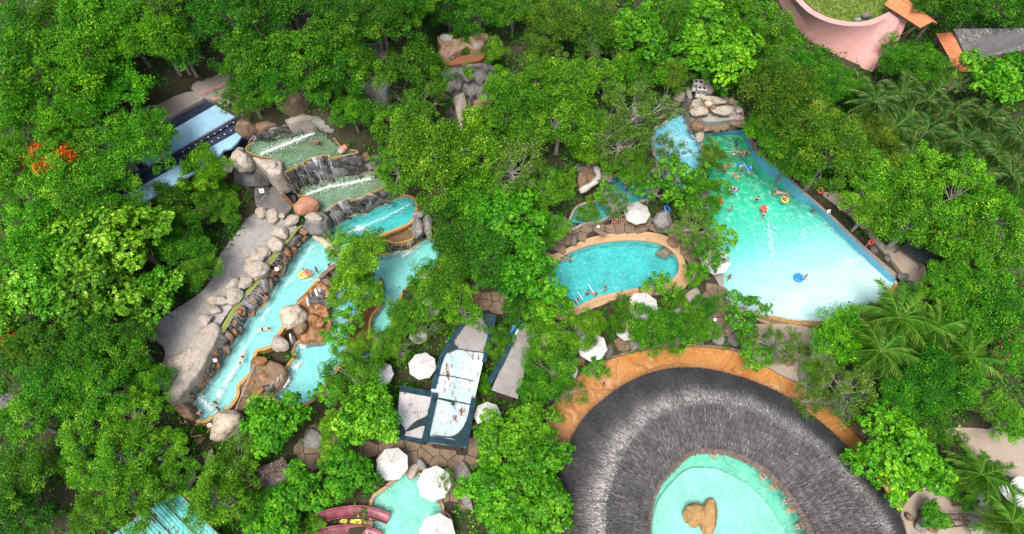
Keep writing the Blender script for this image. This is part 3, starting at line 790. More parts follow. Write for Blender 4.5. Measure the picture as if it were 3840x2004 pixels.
def log(label, uv, z, r, mat, name='log'):
    pts = resample(PP(uv, z), 14)
    V, F = tube([Vector(p) for p in pts], [r * (1 + .18 * math.sin(i * 1.3)) for i in range(14)], 10)
    o = link(name, mesh(V, F, True), mat=M[mat]); tag(o, label, 'log'); return o
log('white fallen log of stone beside the middle pool', Z4(960,560,[(1690,250),(1800,260),(1890,310),(1931,370)]), ZB + .6, .55, 'greyrock', 'stone_log')
log('thick tan stone log between the two turquoise waters', Z(1,1,[(450,430),(510,480),(580,540),(660,600)]), 2.2, .55, 'cream', 'stone_log')
log('curved brown kerb log along the upper bend of the narrow river', Z4(980,960,[(1230,70),(1100,160),(980,250),(890,330)]), 1.7, .3, 'brown', 'stone_log')
# dark service gully with railing, left of the falls
GU = Z4(960,560,[(0,330),(150,420),(330,420),(420,520),(560,640),(600,760),(560,860),(430,970),(200,900),(0,860)])
gly, _o = sheet('gully_floor', GU, 4.6, 'darkrock', 1, 50)
CARVE.append((_o, 4.0, .4))
def wall_between(label, uv_t, z_t, uv_b, z_b, mat, name='rock_wall', amp=.2, nu=40):
    o = link(name, rough_wall(PP(uv_t, z_t), PP(uv_b, z_b), nu * 2 if amp > .5 else nu, 22 if amp > .5 else 8, amp, random.random() * 9), mat=M[mat]); tag(o, label, 'wall'); return o
wall_between('grey concrete face under the carved pale rock', Z4(960,560,[(-330,220),(-160,120),(0,200),(220,410)]), ZA - .6, Z4(960,560,[(-330,520),(-180,560),(0,560),(190,560)]), 5.2, 'wetgrey')
wall_between('wet grey corner pier left of the dark waterfall wall', Z4(960,560,[(220,410),(390,350)]), ZA - .2, Z4(960,560,[(300,560),(640,690)]), 5.5, 'wetgrey')
wall_between('rust-brown sluice wall beside the terracotta boulder', Z4(960,560,[(300,560),(450,690),(560,830)]), 6.6, Z4(960,560,[(330,660),(470,800),(540,880)]), 4.7, 'rust')

# ---- spill planter and steps at the foot of the river
pl = outline(Z4(600,1340,[(445,1190),(560,990),(760,1060),(700,1150),(560,1200)]), .9, 40)
pe2 = empty('planter_basin', (pl[:, 0].mean(), pl[:, 1].mean(), 0), 'small empty ochre basin with a pointed end beside the steps', 'basin')
link('floor', mesh(*prism(offset(pl, -.2), .1, .45), fix=True), pe2, mat=M['rust'])
link('kerb', mesh(*ring_strip(offset(pl, -.2), pl, .9, .9, 0), fix=True), pe2, mat=M['gold'])
ste = empty('stone_steps', P(*Z4(600,1340,[(760,1250)])[0], 0), 'curved brown stone steps below the huge cream boulder', 'steps')
for k in range(6):
    a = resample(PP(Z4(600,1340,[(560 - 14*k, 1225 + 32*k), (720 - 4*k, 1180 + 36*k), (840 + 25*k, 1155 + 45*k)]), .7 - .12*k), 10)
    b = a.copy(); b[:, 1] -= .75
    V, F = plate([Vector(p) for p in a[::-1]] + [Vector(p) for p in b], .3)
    link('tread', mesh(V, F, fix=True), ste, mat=M['brown'])

# ================================================================ blue mat slide
sl = empty('mat_slide', P(*Z(0,0,[(1500,950)])[0], 10.4), 'pale blue two-lane mat slide with dark navy borders under the trees', 'slide')
dv = np.array([-380., 220.])
def lane_quad(a, b, la, lb):
    a, b = np.array(a, float), np.array(b, float)
    return Z(0,0,[tuple(a), tuple(b), tuple(b + dv * lb), tuple(a + dv * la)])
def slide_part(name, uv, z, mat, th=.25):
    o = ccw(np.array([list(p) for p in PP(uv, z)]))
    return link(name, mesh(*prism(o[:, :2], z - th, z), fix=True), sl, mat=M[mat])
slide_part('deck', lane_quad((1540,735), (1890,985), 2.6, 2.6), 10.4, 'navy', 1.5)
slide_part('lane', lane_quad((1625,792), (1770,882), 1.7, 1.7), 10.47, 'laneblue', .3)
slide_part('lane', Z(0,0,[(1815,985),(1835,1010),(1790,1075),(1740,1120),(1690,1130),(1650,1180),(1590,1230),(1300,1400),(1060,1540),(900,1500),(1000,1440)]), 10.47, 'laneblue', .3)
slide_part('edging', lane_quad((1490,715), (1530,745), 2.4, 2.4), 10.75, 'edgebrown', .7)
slide_part('divider', lane_quad((1790,880), (1815,895), 2.2, 2.2), 10.75, 'navy', .5)
slide_part('divider', lane_quad((1700,905), (1722,918), .0, .0) if 0 else lane_quad((1772,886), (1790,897), 2.2, 2.2), 10.6, 'roofgrey', .4)
for k in range(9):
    for (bx, by), zz in (((1800, 905), 10.82), ((1780, 965), 10.5)):
        p = P(*Z(0,0,[(bx + dv[0] * (.1 + k * .125), by + dv[1] * (.1 + k * .125))])[0], zz)
        b = link('stud', mesh(*tube([p, p + Vector((0, 0, .05))], .07, 8)), sl, mat=M['white'])
KEEPOUT.append(outline(lane_quad((1440,690), (1890,985), 2.6, 2.6), 10.4, 0 or 40, False))
CARVE.append((outline(lane_quad((1440,690), (1890,985), 2.6, 2.6), 10.4, 40, False), 9.0, .2))
sheet('path', Z(0,0,[(1440,690),(1540,735),(1490,770),(1100,980),(900,1090),(700,1200),(620,1120),(850,930),(1000,830),(1200,770)]), 10.9, 'roofgrey', 2.0, 60)
sheet('path', Z(0,0,[(1440,640),(1720,540),(1760,600),(1720,800),(1620,760),(1540,735)]), 11.0, 'roofgrey', 2.0, 40)
rail = PP(Z(0,0,[(1510,710),(1700,630)]), 11.6)
o = link('hand_rail', mesh(*tube(rail, .04)), mat=M['redring']); tag(o, 'red rail across the grey path above the slide', 'rail')
o = link('hand_rail', mesh(*tube(PP(Z(0,0,[(1600,755),(1680,715)]), 11.6), .04)), mat=M['redring']); tag(o, 'short red rail nearest the blue slide', 'rail')
# pale water seen between the leaves below the slide
sheet('splash_channel', Z(0,1,[(780,90),(1000,110),(1130,160),(1060,250),(930,310),(830,290),(790,200)]), 9.2, 'skyblue', .3, 40)

# ================================================================ hillside road, rock cliff
sheet('road', Z(1,0,[(540,460),(700,380),(860,350),(980,330),(1010,420),(900,470),(760,510),(600,580),(560,530)]), 15.6, 'roofgrey', 2.5, 50)
tw = PP(Z(1,0,[(720,385),(800,350),(960,320)]), 16.6)
V, F = [], []
rw = empty('stone_wall', tw[1], 'low rough stone wall above the hillside road', 'wall')
st = resample(tw, 26)
for i in range(26):
    for j in range(2):
        b = bpy.data.objects.new('stone', bmesh_of((i * 2 + j) % 9, 'greyrock')); COL.objects.link(b); b.parent = rw
        b.matrix_parent_inverse = Matrix.Translation(-rw.location)
        b.location = Vector(st[i]) + Vector((random.uniform(-.08, .08), 0, -.7 + .5 * j)); b.scale = (.32, .3, .3)
slab('cliff_rock', Z(1,0,[(1370,270),(1500,300),(1600,240),(1750,250),(1720,320),(1680,360),(1560,370),(1450,420),(1380,400),(1390,330)]), 14.6, 10, 'brown', 'brown stepped rock ledge on the cliff top', amp=1.1, freq=.9)
sheet('litter_ledge', Z(1,0,[(1430,440),(1560,420),(1720,400),(1700,450),(1560,480),(1430,490)]), 13.6, 'litter', 1.5, 40)
wall_between('dark weathered cliff face under the litter ledge', Z(1,0,[(1400,520),(1480,510),(1600,490),(1720,480),(1800,500)]), 13.6, Z(1,0,[(1440,900),(1540,940),(1640,880),(1750,900),(1850,860)]), 6.5, 'darkrock', 'rock_wall', .9, 60)
slab('cliff_rock', Z(1,0,[(1440,590),(1540,600),(1620,660),(1570,720),(1590,800),(1580,900),(1540,940),(1500,820),(1470,700)]), 9.6, 5, 'pale', 'pale streaked buttress on the cliff face', amp=.9, dome=.6)
slab('cliff_rock', Z(1,0,[(1640,720),(1760,700),(1770,800),(1700,900),(1660,860)]), 9, 5, 'brown', 'reddish rock beside the pale buttress', amp=.6)
slab('cliff_rock', Z(1,0,[(760,590),(900,520),(1000,600),(960,680),(800,640)]), 14.6, 10, 'greyrock', 'low grey outcrop beneath the hillside road', amp=.6)
slab('cliff_rock', Z(1,0,[(130,730),(260,600),(360,620),(390,700),(300,760),(180,780)]), 14.5, 10, 'brown', 'brown outcrop under the trees above the falls', amp=.6)
slab('cliff_rock', Z(2,0,[(560,290),(650,280),(670,380),(640,420),(590,390)]), 8, 4, 'pale', 'pale rock showing between trees on the middle slope', amp=.5)
slab('cliff_rock', Z(2,0,[(740,220),(860,190),(880,260),(800,280),(730,260)]), 7.4, 4, 'pale', 'pale stone slab below the bright rounded trees', amp=.5)
slab('cliff_rock', Z(1,0,[(770,1130),(850,1110),(940,1160),(930,1300),(860,1240),(800,1230)]), 6.6, 3, 'darkrock', 'dark rock between the topmost pool and the leafy hill', amp=.5)

for i, (x, y, a, b, z, m, t) in enumerate([(1440,290,26,18,14.4,'greyrock','grey block on the cliff top ledge'),(1600,300,34,16,14.4,'brown','long brown block on the cliff top ledge'),(1680,340,22,18,14.2,'greyrock','grey block at the right of the cliff top ledge'),(1480,420,24,14,13.6,'brown','brown block at the lip of the litter ledge'),(1430,560,26,30,11.5,'darkrock','dark block in the upper cliff face'),(1660,560,30,36,11.0,'brown','brown block in the upper cliff face'),(1760,620,24,40,10.0,'darkrock','dark block right of the pale buttress'),(1470,760,22,40,8.0,'brown','brown block left of the pale buttress'),(1640,840,26,34,7.0,'darkrock','dark block at the foot of the cliff')]):
    boulder(Z(1,0,[(x, y)])[0], a, b, z, m, t, i * 17)

# ================================================================ wave pool
nw = 120
wat = resample([list(p) for p in PP(Z4(2680,480,[(400,95),(500,300),(600,470),(760,660),(1000,840),(1280,1110),(1480,1220)]) + Z(3,1,[(480,370),(700,580),(900,765),(950,795)]), 0)], nw)
zt = np.interp(np.linspace(0, 1, nw), [0, .4, 1], [1.2, 1.8, .85])
tin_uv = resample([(u, v, 0) for u, v in Z4(2680,480,[(440,25),(500,170),(640,390),(900,590),(1100,760),(1400,1040),(1740,1344)]) + Z(3,1,[(700,520),(960,760)])], nw)
tou_uv = resample([(u, v, 0) for u, v in Z4(2680,480,[(500,15),(640,290),(700,385),(900,540),(1300,900),(1760,1310)]) + Z(3,1,[(720,505),(985,735)])], nw)
tin = np.array([list(P(a[0], a[1], z)) for a, z in zip(tin_uv, zt)])
tou = np.array([list(P(a[0], a[1], z)) for a, z in zip(tou_uv, zt)])
shore = PP(Z(3,1,[(950,795),(880,890),(780,970),(640,1030),(500,1072),(330,1080),(180,1072),(50,1045)]) + Z4(2560,920,[(1250,1060),(1050,1000),(860,930),(700,830),(630,650),(615,420)]) + D([(1800,630),(1785,560),(1790,500),(1785,450),(1765,347)]), 0)
ol = np.vstack([wat[:, :3], resample([list(p) for p in shore], 110)[1:-1], [list(P(*D([(1768,345)])[0], 0))], [list(P(*Z4(2680,480,[(390,97)])[0], 0))]])
ol = ccw(ol)[:, :2]
deep, shal = np.array(list(P(2740, 560, 0)))[:2], np.array(list(P(3130, 1190, 0)))[:2]
ax = shal - deep; Ld = np.linalg.norm(ax); ax /= Ld
def wdepth(x, y):
    t = ((x - deep[0]) * ax[0] + (y - deep[1]) * ax[1]) / Ld
    return float(np.interp(t, [-.3, 0, .2, .42, .62, .85, 1.3], [2.9, 2.6, 2.0, 1.15, .45, .12, .06]))
we = empty('wave_pool', (ol[:, 0].mean(), ol[:, 1].mean(), -1), 'large wave pool shading from green depth to a white shallow end', 'pool')
def grid_floor(o, zf, step):
    """a floor that follows a depth function inside an outline"""
    x0, y0 = o.min(0) - step; x1, y1 = o.max(0) + step
    xs, ys = np.arange(x0, x1 + step, step), np.arange(y0, y1 + step, step)
    X, Y = np.meshgrid(xs, ys)
    V = [(a, b, zf(a, b)) for a, b in zip(X.ravel(), Y.ravel())]
    W = len(xs)
    F = [(j*W+i, j*W+i+1, (j+1)*W+i+1, (j+1)*W+i) for j in range(len(ys) - 1) for i in range(W - 1)]
    cx, cyy = X[:-1, :-1].ravel() + step / 2, Y[:-1, :-1].ravel() + step / 2
    ok = inside(offset(o, step), cx, cyy)
    F = [f for f, k in zip(F, ok) if k]
    return mesh(V, F, True)
link('basin_floor', grid_floor(ol, lambda x, y: -wdepth(x, y) - .02, .8), we, mat=M['floorblue'])
k = len(ol)
link('water', mesh(*prism(ol, -3.3, 0), fix=True), we, mat=M['w_wave'])     # the sloping floor stands inside this body
wb = wat.copy(); wb[:, 2] = -2.7; wb[:, :2] += .02
link('painted_wall', mesh(*loft(wb, wat + [0.01, .01, .02]), True), we, mat=M['poolwall'])
link('painted_wall', mesh(*loft(wat + [0.01, .01, .02], tin), True), we, mat=M['poolwall'])
V1, F1 = loft(tin, tou); tb = tou.copy(); tb[:, 2] = -1; V2, F2 = loft(tou, tb)
link('coping', mesh(*join((V1, F1), (V2, F2)), fix=False), we, mat=M['roofgrey'])
nt = PP(Z4(2680,480,[(-380,95),(0,68),(430,22)]), 1.2); nbm = PP(Z4(2680,480,[(-380,160),(0,116),(395,95)]), 0)
V, F = loft(resample(nt, 12), resample(nbm, 12)); V3, F3 = loft(resample(nbm, 12), resample([p - Vector((0, 0, 2.7)) for p in nbm], 12))
link('painted_wall', mesh(*join((V, F), (V3, F3))), we, mat=M['poolwall'])
sh_in = resample([list(p) for p in shore[:11]], 90)
sh_uv_out = Z(3,1,[(1035,818),(960,930),(880,990),(700,1075),(520,1140),(330,1165),(150,1150),(10,1112)]) + Z4(2560,920,[(1300,1200),(1050,1100),(850,1040),(640,960)])
sh_out = resample([list(p) for p in PP(sh_uv_out, .25)], 90)
md = sh_in + (sh_out - sh_in) * .38
a0 = sh_in.copy(); a0[:, 2] = -.4; a1 = sh_in.copy(); a1[:, 2] = .06
m0 = md.copy(); m0[:, 2] = .22; m1 = md.copy(); m1[:, 2] = .12; e0 = sh_out + (sh_in - sh_out) * .12; e0[:, 2] = .14; e1 = e0.copy(); e1[:, 2] = .42; e2 = sh_out.copy(); e2[:, 2] = .42; e3 = sh_out.copy(); e3[:, 2] = -.6
link('shore_rim', mesh(*join(loft(a0, a1), loft(a1, m0), loft(m0, m1))), we, mat=M['gold'])
link('shore_channel', mesh(*loft(m1, e0)), we, mat=M['brown'])
link('shore_kerb', mesh(*join(loft(e0, e1), loft(e1, e2), loft(e2, e3))), we, mat=M['tan'])
CARVE.append((ol, -3.4, .5)); KEEPOUT.append(offset(ol, 1.0))
CARVE.append((ccw(np.vstack([sh_in[:, :2], sh_out[::-1][:, :2]])), -.5, .1))
flakes('wave_foam', we, PP(Z(3,1,[(0,330),(20,430),(30,530),(40,590)]), 0), .5, 500, (.06, .2), .02)
flakes('wave_foam', we, PP(Z(3,1,[(560,660),(650,620),(740,590)]), 0), .6, 700, (.06, .18), .02)
flakes('wave_foam', we, PP(Z(3,1,[(800,820),(900,770)]), 0), .5, 500, (.06, .18), .02)
for q in ([(100,240),(200,215),(330,205)], [(120,330),(250,290),(370,255)], [(250,390),(350,365),(450,340)], [(330,430),(420,390),(500,372)]):
    flakes('wave_foam', we, PP(Z(3,1,q), 0), .06, 350, (.03, .08), .02)
gr = sheet('landing', Z4(2560,920,[(440,390),(500,400),(610,420),(620,600),(640,850),(480,830),(450,600)]), .32, 'concrete', .8, 30, False)[0]
o = link('rope_line', mesh(*tube(PP(Z4(2680,480,[(-200,378),(0,372),(270,355),(545,338)]), .12), .05)), mat=M['rope']); tag(o, 'rope line across the green deep end of the wave pool', 'rope')
# railing along the shallow shore
rl = resample(PP(Z4(2880,1120,[(20,240),(250,290),(450,320),(700,335)]), .9), 13)
re_ = empty('hand_rail', Vector(rl[6]) - Vector((0, 0, .8)), 'thin steel handrail along the shallow shore of the wave pool', 'rail')
link('rail_bar', mesh(*tube([Vector(p) for p in rl], .03)), re_, mat=M['metal'])
for i in range(0, 13, 3): link('post', mesh(*tube([Vector(rl[i]), Vector(rl[i]) - Vector((0, .1, .85))], .03)), re_, mat=M['metal'])

# cyan slide landing left of the wave machine
pcy, ocy = pool('landing_pool', 'bright cyan landing pool with white foam left of the wave machine rocks', Z4(2420,260,[(515,520),(600,460),(650,475),(662,600),(640,800),(740,1000),(820,1150),(860,1344)]) + D([(1770,420),(1760,470),(1700,470),(1660,430),(1645,370)]) + Z4(2420,260,[(140,940),(300,830),(430,700),(555,640)]), .8, .9, M['w_cyan'], M['floorwhite'], (.4, .3, M['pale']), 100)
flakes('splash_foam', pcy, PP(Z4(2420,260,[(350,1000),(550,1080),(650,1250),(600,1340)]), .8), 1.2, 1800, (.05, .18), .02)
flakes('splash_foam', pcy, PP(Z4(2420,260,[(640,860),(720,1000),(790,1120)]), .8), .15, 350, (.06, .2), .02)
# shaded turquoise pool behind the oval one
pf, of = pool('shaded_pool', 'turquoise pool half hidden by thin trees behind the oval pool', Z4(2080,560,[(800,500),(920,400),(1000,450),(1350,480),(1450,460),(1510,680),(1300,780),(1000,850),(830,990),(660,1080),(430,1110),(290,1190),(180,1170),(240,1080),(330,900),(480,830),(700,780),(760,640)]), 1.0, 1.2, M['w_turq'], M['floormid'], (.3, .15, M['pale']), 110)
log('curved pale concrete chute wall above the shaded pool', Z4(2080,560,[(610,270),(650,340),(660,430),(600,500),(500,570),(380,640)]), 3.6, .42, 'whitestone', 'chute_wall')
shelf('brown dry ramp beside the curved pale chute wall', Z4(2080,560,[(360,390),(540,230),(610,280),(640,420),(560,520),(420,600),(360,520)]), 3.2, 2.0, Z4(2080,560,[(450,300)])[0], 'brown')
for i, (x, y, a, b, m, t) in enumerate([(380,270,38,18,'greyrock','grey block above the brown dry ramp'),(780,400,24,28,'pale','tan rounded rock beside the chute wall'),(740,560,26,22,'darkrock','dark boulder below the chute wall'),(900,250,24,22,'brown','brown boulder above the shaded pool'),
        (80,1100,34,26,'greyrock','big grey boulder at the left end of the shaded pool'),(1620,1050,36,34,'greyrock','wide grey rock beside the white parasol at the shaded pool'),(1250,300,34,30,'darkrock','dark boulder behind the shaded pool'),(1380,420,24,18,'greyrock','small grey boulder at the right corner of the shaded pool'),(1580,330,22,40,'pale','tall pale rock between the shaded pool and the wave pool'),(690,1250,28,10,'brown','low tan stone on the rim of the oval pool')]):
    boulder(Z4(2080,560,[(x,y)])[0], a, b, 1.7, m, t, i * 37)

# ================================================================ oval pool
O_uv = Z(2,1,[(300,665),(370,605),(450,560),(600,510),(800,478),(980,478),(1120,503),(1200,553),(1248,620),(1252,700),(1210,760),(1120,798),(980,825),(800,860),(640,900),(530,950),(430,985),(330,965),(275,860),(275,740)])
po, oo = pool('oval_pool', 'oval turquoise swimming pool with a wide tan rim', O_uv, .35, 1.35, M['w_turq'], M['floormid'], (.55, .16, M['tan']), 160)
out_uv = Z(2,1,[(215,640),(240,580),(400,512),(620,442),(800,410),(950,402),(1100,420),(1230,470),(1310,550),(1342,640),(1342,760),(1290,840),(1180,872),(1050,885),(900,890),(760,925),(640,975),(520,1020),(420,1060),(340,1065),(260,960),(215,800)])
oo2 = outline(out_uv, .38, 160)
def match(a, b):
    """b re-ordered to start nearest a[0]"""
    k = int(((b - a[0])**2).sum(1).argmin()); return np.roll(b, -k, 0)
oin = offset(oo, .5)
link('deck_rim', mesh(*ring_strip(match(oo2, oin), oo2, .40, .40, -.5), fix=True), po, mat=M['tan'])
KEEPOUT.append(oo2); CARVE.append((oo2, -.2, .1))
boulder(Z(2,1,[(1150,565)])[0], 30, 20, -.2, 'brown', 'brown submerged rock under the surface of the oval pool', 10, .35)
boulder(Z(2,1,[(470,470)])[0], 12, 24, .9, 'darkrock', 'dark twisted stump shaped rock on the oval pool rim', -20)
boulder(Z(2,1,[(1215,490)])[0], 22, 15, .9, 'brown', 'brown carved rock at the right rim of the oval pool', -40)
boulder(Z(2,1,[(1300,500)])[0], 16, 22, .9, 'brown', 'brown boulder outside the right rim of the oval pool', 0)
boulder(Z(2,1,[(240,520)])[0], 12, 22, .9, 'pale', 'pale boulder at the left tip of the oval pool', 20)
boulder(Z(2,1,[(90,520)])[0], 36, 22, 1.2, 'greyrock', 'grey rock under the trees left of the oval pool', 0)
boulder(Z(2,1,[(355,340)])[0], 32, 24, 1.5, 'darkrock', 'dark grey boulder between oval pool and shaded pool', 0)
for i, ((x, y), (x2, y2), t) in enumerate([((440,985),(462,1010),'first'),((478,945),(512,980),'second'),((505,905),(540,945),'third'),((585,850),(625,895),'fourth')]):
    a, b = Z(2,1,[(x - 8, y - 45), (x2 - 8, y2 - 30)])
    pts = [P(*a, .1), P(*a, 1.1), P(*b, 1.1), P(*b, .3)]
    o = link('hand_rail', mesh(*tube(pts, .04)), mat=M['white']); tag(o, f'{t} pale grab rail from the left on the lower rim of the oval pool', 'rail')
lad = empty('pool_ladder', P(*Z(2,1,[(1022,480)])[0], .3), 'steel ladder on the far rim of the oval pool', 'ladder')
for dx in (-12, 12):
    a, b = Z(2,1,[(1022 + dx, 505), (1028 + dx, 455)])
    link('side_rail', mesh(*tube([P(*a, -.3), P(*a, 1.0), P(*b, 1.0), P(*b, .35)], .035)), lad, mat=M['metal'])

def flagstones(parent, o, z, size, seed):
    """irregular paving stones filling an outline, each with its own edges"""
    g = np.random.default_rng(seed); q = offset(o, -.05)
    x0, y0 = q.min(0); x1, y1 = q.max(0)
    S = [(x + g.uniform(-.38, .38) * size, y + g.uniform(-.38, .38) * size) for x in np.arange(x0 - size, x1 + size, size) for y in np.arange(y0 - size, y1 + size, size)]
    S = np.array(S); ok = inside(q, S[:, 0], S[:, 1])
    for i in np.nonzero(ok)[0]:
        c = S[i]; poly = [c + size * 1.1 * np.array([math.cos(a), math.sin(a)]) for a in np.linspace(0, 6.283, 13)[:-1]]
        d = np.hypot(*(S - c).T)
        for j in np.argsort(d)[1:14]:
            n_ = (S[j] - c) / d[j]; lim = d[j] / 2 - .05; out = []
            for k in range(len(poly)):
                a, b = poly[k], poly[(k + 1) % len(poly)]; da, db = (a - c) @ n_ - lim, (b - c) @ n_ - lim
                if da <= 0: out.append(a)
                if da * db < 0: out.append(a + (b - a) * (da / (da - db)))
            poly = out
            if len(poly) < 3: break
        if len(poly) >= 3: link('flagstone', mesh(*prism(np.array(poly), z - .1, z + .05 + g.uniform(0, .05)), fix=True), parent, mat=M['flag'])

# ================================================================ children's pool, red slides, deck
K_uv = Z4(1160,1670,[(1170,660),(1230,600),(1350,510),(1450,440),(1540,428),(1680,480),(1780,600)]) + Z4(1560,1670,[(250,700),(330,850),(385,950),(365,1090),(330,1344),(250,1600)]) + Z4(1160,1670,[(1200,1700),(900,1600),(890,1344),(950,1170),(950,900),(1000,780)])
pk, ok_ = pool('splash_pool', 'sea-green pool at the end of the red slides', K_uv, -.3, 1.0, M['w_green'], M['floormid'], (.35, .25, M['tan']), 140)
def chute(label, path, z, width, mat):
    c = resample([list(P(u, v, zz)) for (u, v), zz in zip(path, z)], 40)
    t = np.gradient(c[:, :2], axis=0); t /= np.linalg.norm(t, axis=1)[:, None]
    nr = np.stack([-t[:, 1], t[:, 0]], 1)
    prof = [(-1, .42), (-1.08, .45), (-1.12, .3), (-1.0, .0), (-.9, -.12)] ; inner = [(-.98, .40), (-.88, .12), (-.6, 0), (0, -.06), (.6, 0), (.88, .12), (.98, .40), (1.08, .45), (1.12, .35), (1.02, -.05), (.6, -.2), (0, -.26), (-.6, -.2), (-1.02, -.05), (-1.12, .35), (-1.08, .45)]
    m = len(inner); V, F = [], []
    for i in range(40):
        for a, h in inner:
            V.append((c[i, 0] + nr[i, 0] * a * width / 2, c[i, 1] + nr[i, 1] * a * width / 2, c[i, 2] + h))
    for i in range(39):
        for j in range(m): F.append((i*m+j, i*m+(j+1) % m, (i+1)*m+(j+1) % m, (i+1)*m+j))
    F.append(tuple(range(m))); F.append(tuple(39*m + j for j in range(m))[::-1])
    o = link('water_slide', mesh(V, F, True, True), mat=M[mat]); tag(o, label, 'slide'); return o
chute('upper maroon water slide chute ending in the sea-green pool', Z4(1160,1670,[(1200,1115),(1000,1040),(800,1000),(550,1010),(300,1060),(100,1140)]), [-.35, .0, .4, .9, 1.6, 2.2], 1.1, 'slidered')
chute('lower maroon water slide chute cut by the bottom edge', Z4(1160,1670,[(1080,1400),(850,1310),(600,1290),(350,1310),(150,1370),(-50,1470)]), [-.35, .0, .5, 1.0, 1.6, 2.2], 1.1, 'slidered')
sheet('slide_landing', Z4(1160,1670,[(400,1120),(800,1110),(970,1160),(950,1260),(800,1220),(450,1230)]), .12, 'brown', .6, 0, False)
o = link('timber_strip', mesh(*prism(ccw(np.array([list(p) for p in PP(Z4(1160,1670,[(800,1115),(860,1120),(850,1240),(790,1215)]), .2)]))[:, :2], 0, .22), fix=True), mat=M['redwood']); tag(o, 'red timber strip between the two maroon slides', 'board')
for i, (x, y) in enumerate([(510, 1135), (705, 1155)]):
    e = empty('swim_mat', P(*Z4(1160,1670,[(x, y)])[0], .15), ['plain yellow board lying between the maroon slides', 'yellow board with dark marks nearer the sea-green pool'][i], 'board')
    w = [.85, 1.15][i]
    V, F = box((0, 0, .05), (w, .55, .08), -.12); V = [Vector((v.x, v.y * (1.15 if v.x > 0 else .8), v.z)) for v in V]
    link('plate', mesh(V, F), e, loc=(0, 0, 0), mat=M['yellow'])
    for k in range(2 + i):
        link('mark', mesh(*box((w * .28 - .2 * k * (1 - .2*i), -.03, .1), (.1, .18, .02), -.12)), e, loc=(0, 0, 0), mat=M['black'])
dk = empty('timber_deck', P(*Z4(1560,1670,[(620,1200)])[0], 0), 'red-brown timber deck right of the sea-green pool', 'deck')
for k in range(9):
    x = 430 + k * 52
    a = Z4(1560,1670,[(x, 985 + k * 10), (x + 46, 990 + k * 10), (x + 40, 1500), (x - 6, 1500)])
    o = ccw(np.array([list(p) for p in PP(a, .18)]))
    link('plank', mesh(*prism(o[:, :2], .02, .18 + .01 * (k % 2)), fix=True), dk, mat=M['redwood'])
rr = resample(PP(Z4(1560,1670,[(410,1025),(470,1030),(520,1090),(545,1200),(540,1344)]), .5), 24)
o = link('curved_kerb', mesh(*tube([Vector(p) for p in rr], .1, 8), True), mat=M['tan']); tag(o, 'curved tan kerb between sea-green pool and timber deck', 'kerb')
sheet('paving', Z(1,2,[(880,640),(1000,610),(1270,640),(1600,700),(1640,620),(1700,480),(1720,620),(1680,760),(1600,900),(1640,1100),(1560,1160),(1420,1080),(1420,900),(1250,880),(1150,860),(900,760),(700,760),(560,900),(460,900),(300,760),(330,640),(480,560),(700,640)]), .16, 'grout', .6, 120)
flagstones(bpy.data.objects['paving'], KEEPOUT[-1], .16, 1.7, 1)
for i, (x, y, a, b, m, t) in enumerate([(1570,880,32,40,'greyrock','grey boulder right of the white parasols'),(1590,1080,18,36,'greyrock','narrow grey rock under the leafy edge near the deck'),(430,620,38,40,'greyrock','rough pale grey rock between the leafy trees'),(1190,860,34,22,'pale','flat pale stone above the sea-green pool'),(1650,520,14,50,'brown','brown rock bank along the rusty metal roof'),(1250,820,24,18,'greyrock','flat grey stone between two white parasols')]):
    boulder(Z(1,2,[(x,y)])[0], a, b, .35, m, t, i * 23, .6)

# ================================================================ thatched ring pavilion
def polar(uv, z, c):
    p = np.array([list(q) for q in PP(uv, z)])[:, :2] - c
    th = np.arctan2(p[:, 1], p[:, 0]); r = np.hypot(p[:, 0], p[:, 1])
    k = th.argsort(); return th[k], r[k]
CP = np.array([22.4, 5.9])
ou = Z(2,2,[(1150,100),(900,185),(700,320),(550,450),(430,650),(360,870),(310,1150),(285,1344),(1400,90),(1650,140)]) + Z(3,2,[(0,240),(180,330),(300,430),(480,570),(620,720),(870,1000),(1000,1200),(1040,1344)])
iu = Z(2,2,[(1230,860),(1110,1000),(1060,1150),(1045,1344),(1370,740),(1500,735),(1620,745),(1780,815),(1930,900)]) + Z(3,2,[(0,910),(110,1020),(190,1130),(260,1250),(310,1344)])
ru = Z(2,2,[(700,1344),(690,1200),(720,1000),(790,820),(900,620),(1060,460),(1300,370),(1600,350),(1930,440)]) + Z(3,2,[(0,470),(300,640),(560,870),(750,1100),(900,1344)])
NT = 220
TH = np.linspace(-math.pi, math.pi, NT, endpoint=False)
def rad(uv, z):
    th, r = polar(uv, z, CP)
    v = np.interp(TH, th, r, period=2 * math.pi)
    for _ in range(6): v = (np.roll(v, 1) + 2 * v + np.roll(v, -1)) / 4
    return v
rO, rR, rI = rad(ou, 2.9), rad(ru, 6.3), rad(iu, 2.8)
pv = empty('thatched_pavilion', (CP[0], CP[1], 0), 'huge ring-shaped pavilion roofed with grey thatch around a round pool', 'pavilion')
prof = [(rO - .5, 2.55), (rO, 2.75), (rO, 3.0), (rO + (rR - rO) * .5, 4.5), (rR + .4, 6.0), (rR, 6.22), (rR - .4, 6.02), (rR + (rI + .5 - rR) * .5, 4.75), (rI + .5, 3.5), (rI + .5, 3.3), (rI + .05, 2.85), (rI + .1, 2.68), (rI + .5, 2.9)]
m = len(prof); V, F = [], []
for i in range(NT):
    for r, z in prof:
        rr_ = r[i]
        V.append((CP[0] + rr_ * math.cos(TH[i]), CP[1] + rr_ * math.sin(TH[i]), z))
for i in range(NT):
    for j in range(m): F.append((i*m+j, i*m+(j+1) % m, ((i+1) % NT)*m+(j+1) % m, ((i+1) % NT)*m+j))
